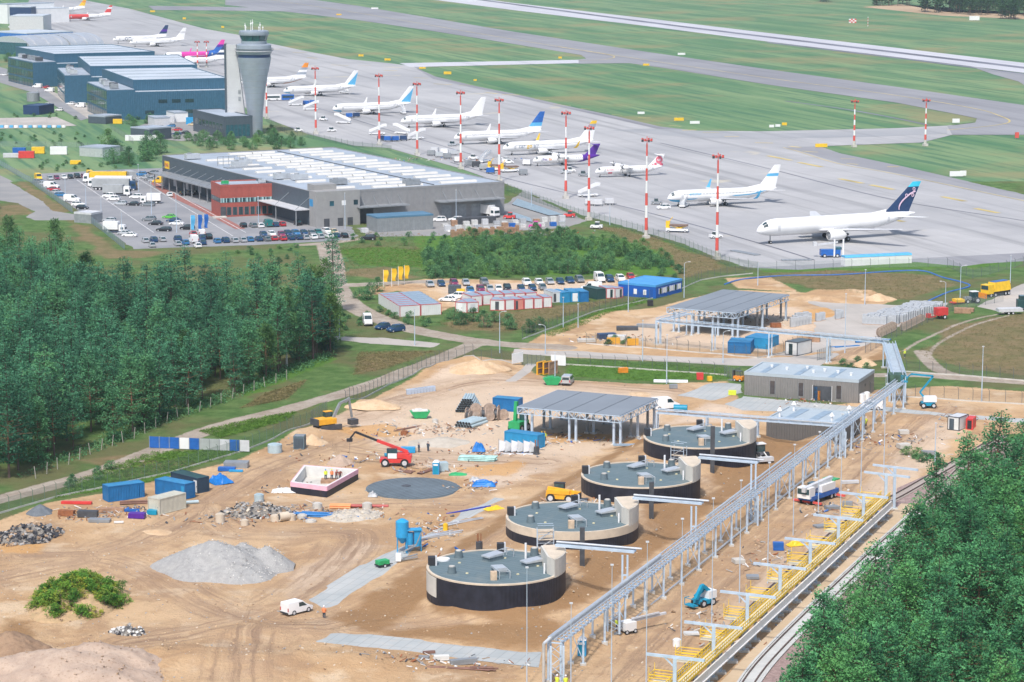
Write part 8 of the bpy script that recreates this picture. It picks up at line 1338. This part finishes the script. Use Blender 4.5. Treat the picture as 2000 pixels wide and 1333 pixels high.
# ---------------------------------------------------------------- vegetation
def leafmat(name,a,b_,tr=.22):
    g=NT(name);oi=g.n('ObjectInfo').outputs['Random'];n_=g.noise(g.pos(),.8,4,.65);c=g.mix(lum(a,.85),lum(b_,1.12),g.rng(n_,.36,.64));c=g.mix(c,lum(a,.62),g.rng(oi,.45,.0,0,.75));c=g.mix(c,(b_[0]*1.3,b_[1]*1.08,b_[2]*.75),g.rng(oi,.6,1.0,0,.6))
    g.base(c,.75,0,.2);t=g.n('BsdfTranslucent');g.put(t.inputs[0],c);m=g.n('MixShader');m.inputs[0].default_value=tr;g.t.links.new(g.b.outputs[0],m.inputs[1]);g.t.links.new(t.outputs[0],m.inputs[2]);g.t.links.new(m.outputs[0],g.o.inputs['Surface']);return g.m
PINE=leafmat('pine_needles',(.047,.175,.098),(.108,.315,.168));PINE2=leafmat('young_pine_needles',(.038,.170,.078),(.115,.345,.132));LEAF=leafmat('broad_leaves',(.050,.150,.055),(.12,.245,.085),.3);BIRCH=leafmat('birch_leaves',(.06,.155,.045),(.13,.25,.075),.3);SCRUB=leafmat('scrub_leaves',(.070,.205,.090),(.160,.330,.135),.3)  # the young pines have a greener needle colour of their own
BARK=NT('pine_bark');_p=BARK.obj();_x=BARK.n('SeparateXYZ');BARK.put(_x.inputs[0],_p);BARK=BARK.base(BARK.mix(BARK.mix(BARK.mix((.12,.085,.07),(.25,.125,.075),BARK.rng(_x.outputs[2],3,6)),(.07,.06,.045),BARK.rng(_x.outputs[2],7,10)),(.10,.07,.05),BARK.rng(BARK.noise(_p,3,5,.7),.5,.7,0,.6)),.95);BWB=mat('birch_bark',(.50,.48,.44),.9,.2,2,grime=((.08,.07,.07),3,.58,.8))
def tufts(centers,radii,per,size,flat,r,droop=0.0):
    C=np.repeat(np.array(centers),per,0);Rr=np.repeat(np.array(radii),per)[:,None];n=len(C);d=r.normal(size=(n,3));d/=np.linalg.norm(d,axis=1)[:,None];k=r.rand(n,1)**.45;p=C+d*k*Rr*np.array([1,1,flat])
    a=r.normal(size=(n,3))*.45+d*np.array([1,1,.5])+np.array([0,0,.15-droop]);a/=np.linalg.norm(a,axis=1)[:,None];b=np.cross(np.array([0,0,1.0])+r.normal(size=(n,3))*.42,a);b/=np.linalg.norm(b,axis=1)[:,None];s_=size*(.6+.8*r.rand(n,1))
    V=np.stack([p-b*s_*.35,p+a*s_*.5-b*s_*.5*.3,p+a*s_,p+a*s_*.5+b*s_*.5],1).reshape(-1,3);return V
def leafmesh(name,V,m):
    n=len(V)//4;me=bpy.data.meshes.new(name);me.vertices.add(4*n);me.vertices.foreach_set('co',V.ravel().astype(np.float32));me.loops.add(4*n);me.loops.foreach_set('vertex_index',np.arange(4*n,dtype=np.int32));me.polygons.add(n);me.polygons.foreach_set('loop_start',np.arange(0,4*n,4,dtype=np.int32));me.update();me.validate();me.materials.append(m);return me
def pine(seed,h,m,low,wid):
    r=np.random.RandomState(seed);cs=[];rs=[];b=MB();lean=r.normal(size=2)*.02;q=[(lean[0]*z*z/8,lean[1]*z*z/8,z) for z in np.linspace(-.5,h,9)]
    for i in range(8):b.cyl(q[i],q[i+1],.20*(1-i/8.6)*h/18+.02,.20*(1-(i+1)/8.6)*h/18+.02,7)
    at=lambda z:np.array([lean[0]*z*z/8,lean[1]*z*z/8,z]);z=h*low
    while z<h*.93:
        t=(z-h*low)/(h*(1-low));L=wid*max(.40,(1-t**2.4)**.8)*(.55+.45*min(1,t*3+.3));nb=int(4+2.6*(1-t));a0=r.rand()*6.28
        for k in range(nb):
            a=a0+k*6.283/nb+r.normal()*.25;l=L*r.uniform(.6,1.12);d=np.array([math.cos(a),math.sin(a),r.uniform(.05,.45)]);p0=at(z);p1=p0+d*l;b.cyl(tuple(p0),tuple(p1),.05,.02,4)
            for s_ in ((.58,1.0) if l>1 else (1.0,)):cs.append(p0+d*l*s_+r.normal(size=3)*.12);rs.append(.40+.18*l*(1.05-.3*s_))
        z+=h*.060*r.uniform(.8,1.25)
    cs+=[at(h*.98),at(h*.94)];rs+=[.9,1.3];return b.mesh('trunk',BARK,True),leafmesh('crown',tufts(cs,rs,27,.33,.55,r),m)
def broad(seed,h,m,wid,bark,base=.25,n=60,per=42,size=.34,up=.55):
    r=np.random.RandomState(seed);b=MB();cs=[];rs=[];b.cyl((0,0,-.4),(0,0,h*.5),.04*h**.6+.03,.03*h**.5,7);b.cyl((0,0,h*.5),(.1,0,h*.92),.03*h**.5,.02,6)
    for k in range(n):
        t=r.rand();a=r.rand()*6.28;z=h*(base+(1-base)*t);w=wid*math.sin(math.pi*min(.97,(.12+.88*t**.8)))**.7*math.sqrt(r.uniform(.15,1));p=np.array([w*math.cos(a),w*math.sin(a),z]);cs.append(p);rs.append(wid*r.uniform(.22,.36))
        if k%4==0:b.cyl((0,0,max(.2,z-w*up)),tuple(p),.035,.012,4)
    return b.mesh('trunk',bark,True),leafmesh('crown',tufts(cs,rs,per,size,.85,r),m)
PV=[pine(s_,h,PINE,lo,w) for s_,h,lo,w in ((1,17,.20,3.0),(2,18,.26,2.8),(3,15.5,.16,3.3),(4,18.5,.30,3.0),(5,14.5,.10,3.0),(6,17,.22,3.4),(7,13,.06,2.8))];PR=[pine(s_+20,h,PINE2,lo,w) for s_,h,lo,w in ((1,12.5,.12,2.8),(2,13.5,.16,2.6),(3,10.5,.10,3.0),(4,13,.14,2.6),(5,11.5,.08,3.1))]
BV=[broad(31,15,BIRCH,2.3,BWB,.22,80,40,.30),broad(32,17,LEAF,3.0,BWB,.3,90,44,.36),broad(33,12,LEAF,3.2,BARK,.2,80,44,.36)];SV_=[broad(40+k,h,SCRUB,w,BARK,.02,46,34,.24) for k,(h,w) in enumerate(((2.8,1.9),(3.4,2.0),(2.2,1.8),(3.9,1.8),(2.6,2.2)))];BU=[broad(50+k,h,SCRUB,w,BARK,.0,22,30,.20) for k,(h,w) in enumerate(((1.2,.9),(1.6,1.1),(.9,.8)))];WD=[broad(60+k,.9,leafmat('weeds'+str(k),a,c),.8,BARK,.0,14,22,.16) for k,(a,c) in enumerate((((.12,.24,.03),(.34,.40,.06)),((.06,.20,.03),(.15,.32,.05))))]
def plant(vs,loc,label,group,sc=1.0,name='pine_tree',cat='tree'):
    v=random.choice(vs);t=thing(name,label,cat,loc,random.uniform(0,6.28),group);s_=sc*random.uniform(.86,1.14);t.scale=(s_*random.uniform(.92,1.1),s_*random.uniform(.92,1.1),s_);ob('trunk',v[0],t);ob('crown',v[1],t);return t
def inpoly(p,q):
    c=False
    for i in range(len(q)):
        a,b=q[i],q[i-1]
        if (a[1]>p[1])!=(b[1]>p[1]) and p[0]<(b[0]-a[0])*(p[1]-a[1])/(b[1]-a[1])+a[0]:c= not c
    return c
def scatter(poly,dist,n=9999,world=False):
    q=poly if world else [tuple(U(*p)[:2]) for p in poly];xs=[p[0] for p in q];ys=[p[1] for p in q];out=[]
    for _ in range(9000):
        p=(random.uniform(min(xs),max(xs)),random.uniform(min(ys),max(ys)))
        if inpoly(p,q) and all((p[0]-o[0])**2+(p[1]-o[1])**2>dist*dist for o in out):out.append(p)
        if len(out)>=n:break
    return out
WOODL=[(-60,950),(30,935),(190,880),(350,812),(460,775),(600,715),(640,700),(652,672),(640,655),(600,648),(500,643),(400,642),(290,648),(205,640),(150,592),(100,566),(-60,560)]
GL_='pines of the dense left wood';pts=scatter(WOODL,2.9,330);pts.sort(key=lambda p:p[1])
for i,(x,y) in enumerate(pts):
    if i>=298:continue
    plant(PV,(x,y,0),'blue-green pine in the dense wood filling the left',GL_,random.uniform(.76,1.08) if y<U(0,640).y else random.uniform(.80,1.0))
if len(pts)>298:
    VV=[];FF=0;b=MB()
    far=[(PV[i%7][1],x,y) for i,(x,y) in enumerate(pts[298:])];V=[]
    for me,x,y in far:co=np.empty(len(me.vertices)*3,np.float32);me.vertices.foreach_get('co',co);V.append(co.reshape(-1,3)*.92+np.array([x,y,0]));b.cyl((x,y,0),(x,y,15),.2,.08,6)
    tag(ob('far_pines',leafmesh('far_pines',np.concatenate(V),PINE)),'farthest pines at the back of the left wood','trees',None,'stuff');tag(ob('far_trunks',b.mesh('far_trunks',BARK)),'trunks of the farthest pines','trunks',None,'stuff')
for px,py,v,l_ in ((652,612,PV[1],'lone tall pine at the right end of the left wood'),(625,668,BV[0],'pale green slender birch at the right corner of the wood'),(610,655,BV[1],'leafy tree behind the corner birch'),(590,690,BV[0],'pale birch left of the corner one'),(636,650,BV[1],'leafy dark tree at the wood corner'),(365,795,BV[0],'drooping birch inside the pine edge'),(560,720,BV[1],'leafy tree on the wood edge above the dry grass'),(520,740,BV[2],'low leafy tree on the wood edge'),(645,690,BV[2],'round leafy tree beside the paved lane'),(170,600,BV[2],'leafy tree at the back of the wood, right'),(60,563,BV[2],'leafy tree at the back of the wood, left'),(110,569,BV[1],'leafy tree at the back of the wood, middle'),(20,561,BV[1],'leafy tree at the back left corner of the wood')):plant([v],(*U(px,py)[:2],0),l_,None,1.0,'leafy_tree' if v not in PV else 'pine_tree')
WOODR=[(1560,1420),(1600,1335),(1660,1270),(1760,1150),(1850,1060),(1960,985),(2010,900),(2130,880),(2200,1000),(2200,1500),(1500,1560)]
for x,y in scatter(WOODR,3.3,170):plant(PR,(x,y,0),'bright green young pine in the dense wood at lower right','pines of the lower right wood',random.uniform(.78,1.16),'young_pine')
for x,y in scatter([(825,500),(900,475),(1000,468),(1150,470),(1230,488),(1310,512),(1300,525),(1230,530),(1100,540),(950,545),(840,548)],2.0,250):plant(SV_,(x,y,0),'green scrub tree in the thicket behind the dirt car park','thicket behind the dirt car park',random.uniform(.75,1.15),'scrub_tree')
DG='scattered bushes'
for k,(poly,d,n,l_) in enumerate((([(200,288),(310,280),(330,320),(220,330)],7,12,'dark round tree in the rough ground left of the warehouse'),([(330,268),(520,268),(600,285),(560,292),(420,296)],6,38,'green bush in the strip behind the warehouse'),([(520,255),(610,285),(540,285)],6,8,'green bush on the grass right of the tower'),([(455,495),(580,485),(600,520),(520,530)],5,18,'low bush behind the left wood'),([(655,460),(850,462),(840,480),(700,486)],7,16,'bush on the meadow right of the car rows'),([(870,622),(1060,640),(1040,652),(900,640)],5,14,'small bush on the dry grass below the cabins'),([(1270,508),(1340,520),(1340,548),(1290,545)],4,12,'low bush beside the blue site office'),([(240,235),(305,228),(300,245),(245,248)],7,7,'green bush before the terminal front'),([(0,95),(60,100),(40,150),(0,150)],9,8,'roadside tree at the far left'),([(650,620),(720,618),(690,652),(650,650)],4,10,'low bush left of the white van on the dirt road'),([(740,610),(800,622),(860,632),(840,642),(780,634)],3.5,10,'bush along the front of the big cabin block'),([(690,572),(740,572),(740,590),(700,592)],3.5,4,'round bush left of the big cabin block'),([(100,945),(230,915),(210,935),(120,962)],4,9,'young bush beside the forest road'),([(1640,715),(1690,705),(1700,722),(1650,728)],2.5,5,'green bush below the upper rack'),([(1770,890),(1835,895),(1830,905),(1785,905)],2,7,'grass tuft near the rails'),([(0,262),(210,262),(240,292),(150,286),(0,284)],9,26,'small bush on the far left meadow'),([(60,318),(250,322),(260,330),(90,336)],7,18,'bush along the bank above the lorry park'),([(20,225),(110,222),(160,236),(30,230)],9,8,'small bush on the grass beside the terminal road'),([(1170,660),(1230,668),(1225,680),(1175,675)],3,5,'green bush by the yellow boards'))):
    big=k in (0,8)
    for x,y in scatter(poly,d,n):plant(SV_ if big else (SV_ if k in (1,2,5,11,7) else BU),(x,y,GH(x,y)),l_,DG+' '+str(k),1.75 if big else .95,'leafy_tree' if big else 'bush','tree' if big else 'bush')
HM=bpy.data.objects.get('spoil_heap')
for c_,rx,ry,hh,n in ((G(150,1178),8.8,11,3.0,380),):
    for k in range(n):
        a,q=random.uniform(0,6.28),math.sqrt(random.random())*.76
        if vnoise(np.array([q*4*math.cos(a)+9]),np.array([q*4*math.sin(a)]),1.0,77)[0]<.36:continue
        plant(WD,(c_.x+rx*q*math.cos(a),c_.y+ry*q*math.sin(a),c_.z+heapz('mound overgrown with weeds in the lower left',q*math.cos(a),q*math.sin(a))-.1),'yellow-green weed clump on the overgrown mound','weeds on the mound',random.uniform(.7,1.5),'weed_clump','weed')
# grass tufts and weeds over the meadows: uncountable
def ground_cover(name,label,polys,dens,size,m,seed,h=1.0):
    r=np.random.RandomState(seed);C=[]
    for poly in polys:
        for x,y in scatter(poly,.0,dens):C.append((x,y,GH(x,y)+.1))
    V=tufts(C,[size*2]*len(C),9,size,.35*h,r);tag(ob(name,leafmesh(name,V,m)),label,'grass',None,'stuff')
ground_cover('lush_grass','tufts of bright green grass on the strips and meadow',LUSH[:5]+[[(130,948),(300,885),(480,885),(330,925),(110,975)]],1500,.20,leafmat('lush_blades',(.055,.14,.02),(.13,.25,.045)),71);ground_cover('dry_grass','tufts of dry brown and olive grass',DRY[:6]+[[(650,450),(830,460),(830,545),(660,540)]],1500,.18,leafmat('dry_blades',(.19,.175,.07),(.30,.25,.12)),72);ground_cover('forest_edge_growth','undergrowth along the edge of the left wood',[[(30,940),(190,885),(350,820),(460,782),(640,706),(660,690),(600,700),(460,760),(350,800),(150,880)]],1800,.4,SCRUB,73,2.0)
# far wood beyond the runway
V=[];Vt=MB()
for poly,n in (([(1845,30),(2100,34),(2200,0),(1870,-14)],420),([(1700,12),(1780,12),(1775,5),(1710,5)],26),([(1600,5),(1620,5),(1615,1),(1602,1)],6),([(1950,38),(1985,39),(1980,35),(1955,35)],10),([(1825,26),(1838,26),(1836,22),(1828,22)],5),([(1796,24),(1812,25),(1810,22),(1798,22)],5)):
    for i,(x,y) in enumerate(scatter(poly,5,n)):
        me=BV[i%3][1];co=np.empty(len(me.vertices)*3,np.float32);me.vertices.foreach_get('co',co);co=co.reshape(-1,4,3)[::14];c=co.mean(1,keepdims=True);co=c+(co-c)*4.0;V.append(co.reshape(-1,3)*np.array([1.5,1.5,1.15])+np.array([x,y,0]));Vt.cyl((x,y,0),(x,y,8),.3,.15,5)
tag(ob('far_wood',leafmesh('far_wood',np.concatenate(V),LEAF)),'distant dark wood beyond the runway at top right','wood',None,'stuff');tag(ob('far_wood_trunks',Vt.mesh('far_wood_trunks',BARK)),'trunks of the distant wood','trunks',None,'stuff')
sheet('stubble_field',mat('stubble',(.42,.30,.19),.95,.2,.01,world=True),[(1685,14),(1840,31),(2100,42),(2100,33),(1850,24),(1760,9)],.05)

# ---------------------------------------------------------------- summer haze
b=MB();b.box(-4200,4200,-300,5200,-1.2,112)
hz=tag(ob('haze',b.mesh('haze',bpy.data.materials.new('haze'))),'thin pale summer haze over the airfield','haze',None,'stuff')
hm=bpy.data.materials['haze'];hm.use_nodes=True;hm.node_tree.nodes.clear();ho=hm.node_tree.nodes.new('ShaderNodeOutputMaterial');hv=hm.node_tree.nodes.new('ShaderNodeVolumePrincipled')
hv.inputs['Color'].default_value=(.80,.93,1.0,1);hv.inputs['Density'].default_value=7e-5;hv.inputs['Anisotropy'].default_value=.2;hm.node_tree.links.new(hv.outputs[0],ho.inputs['Volume'])
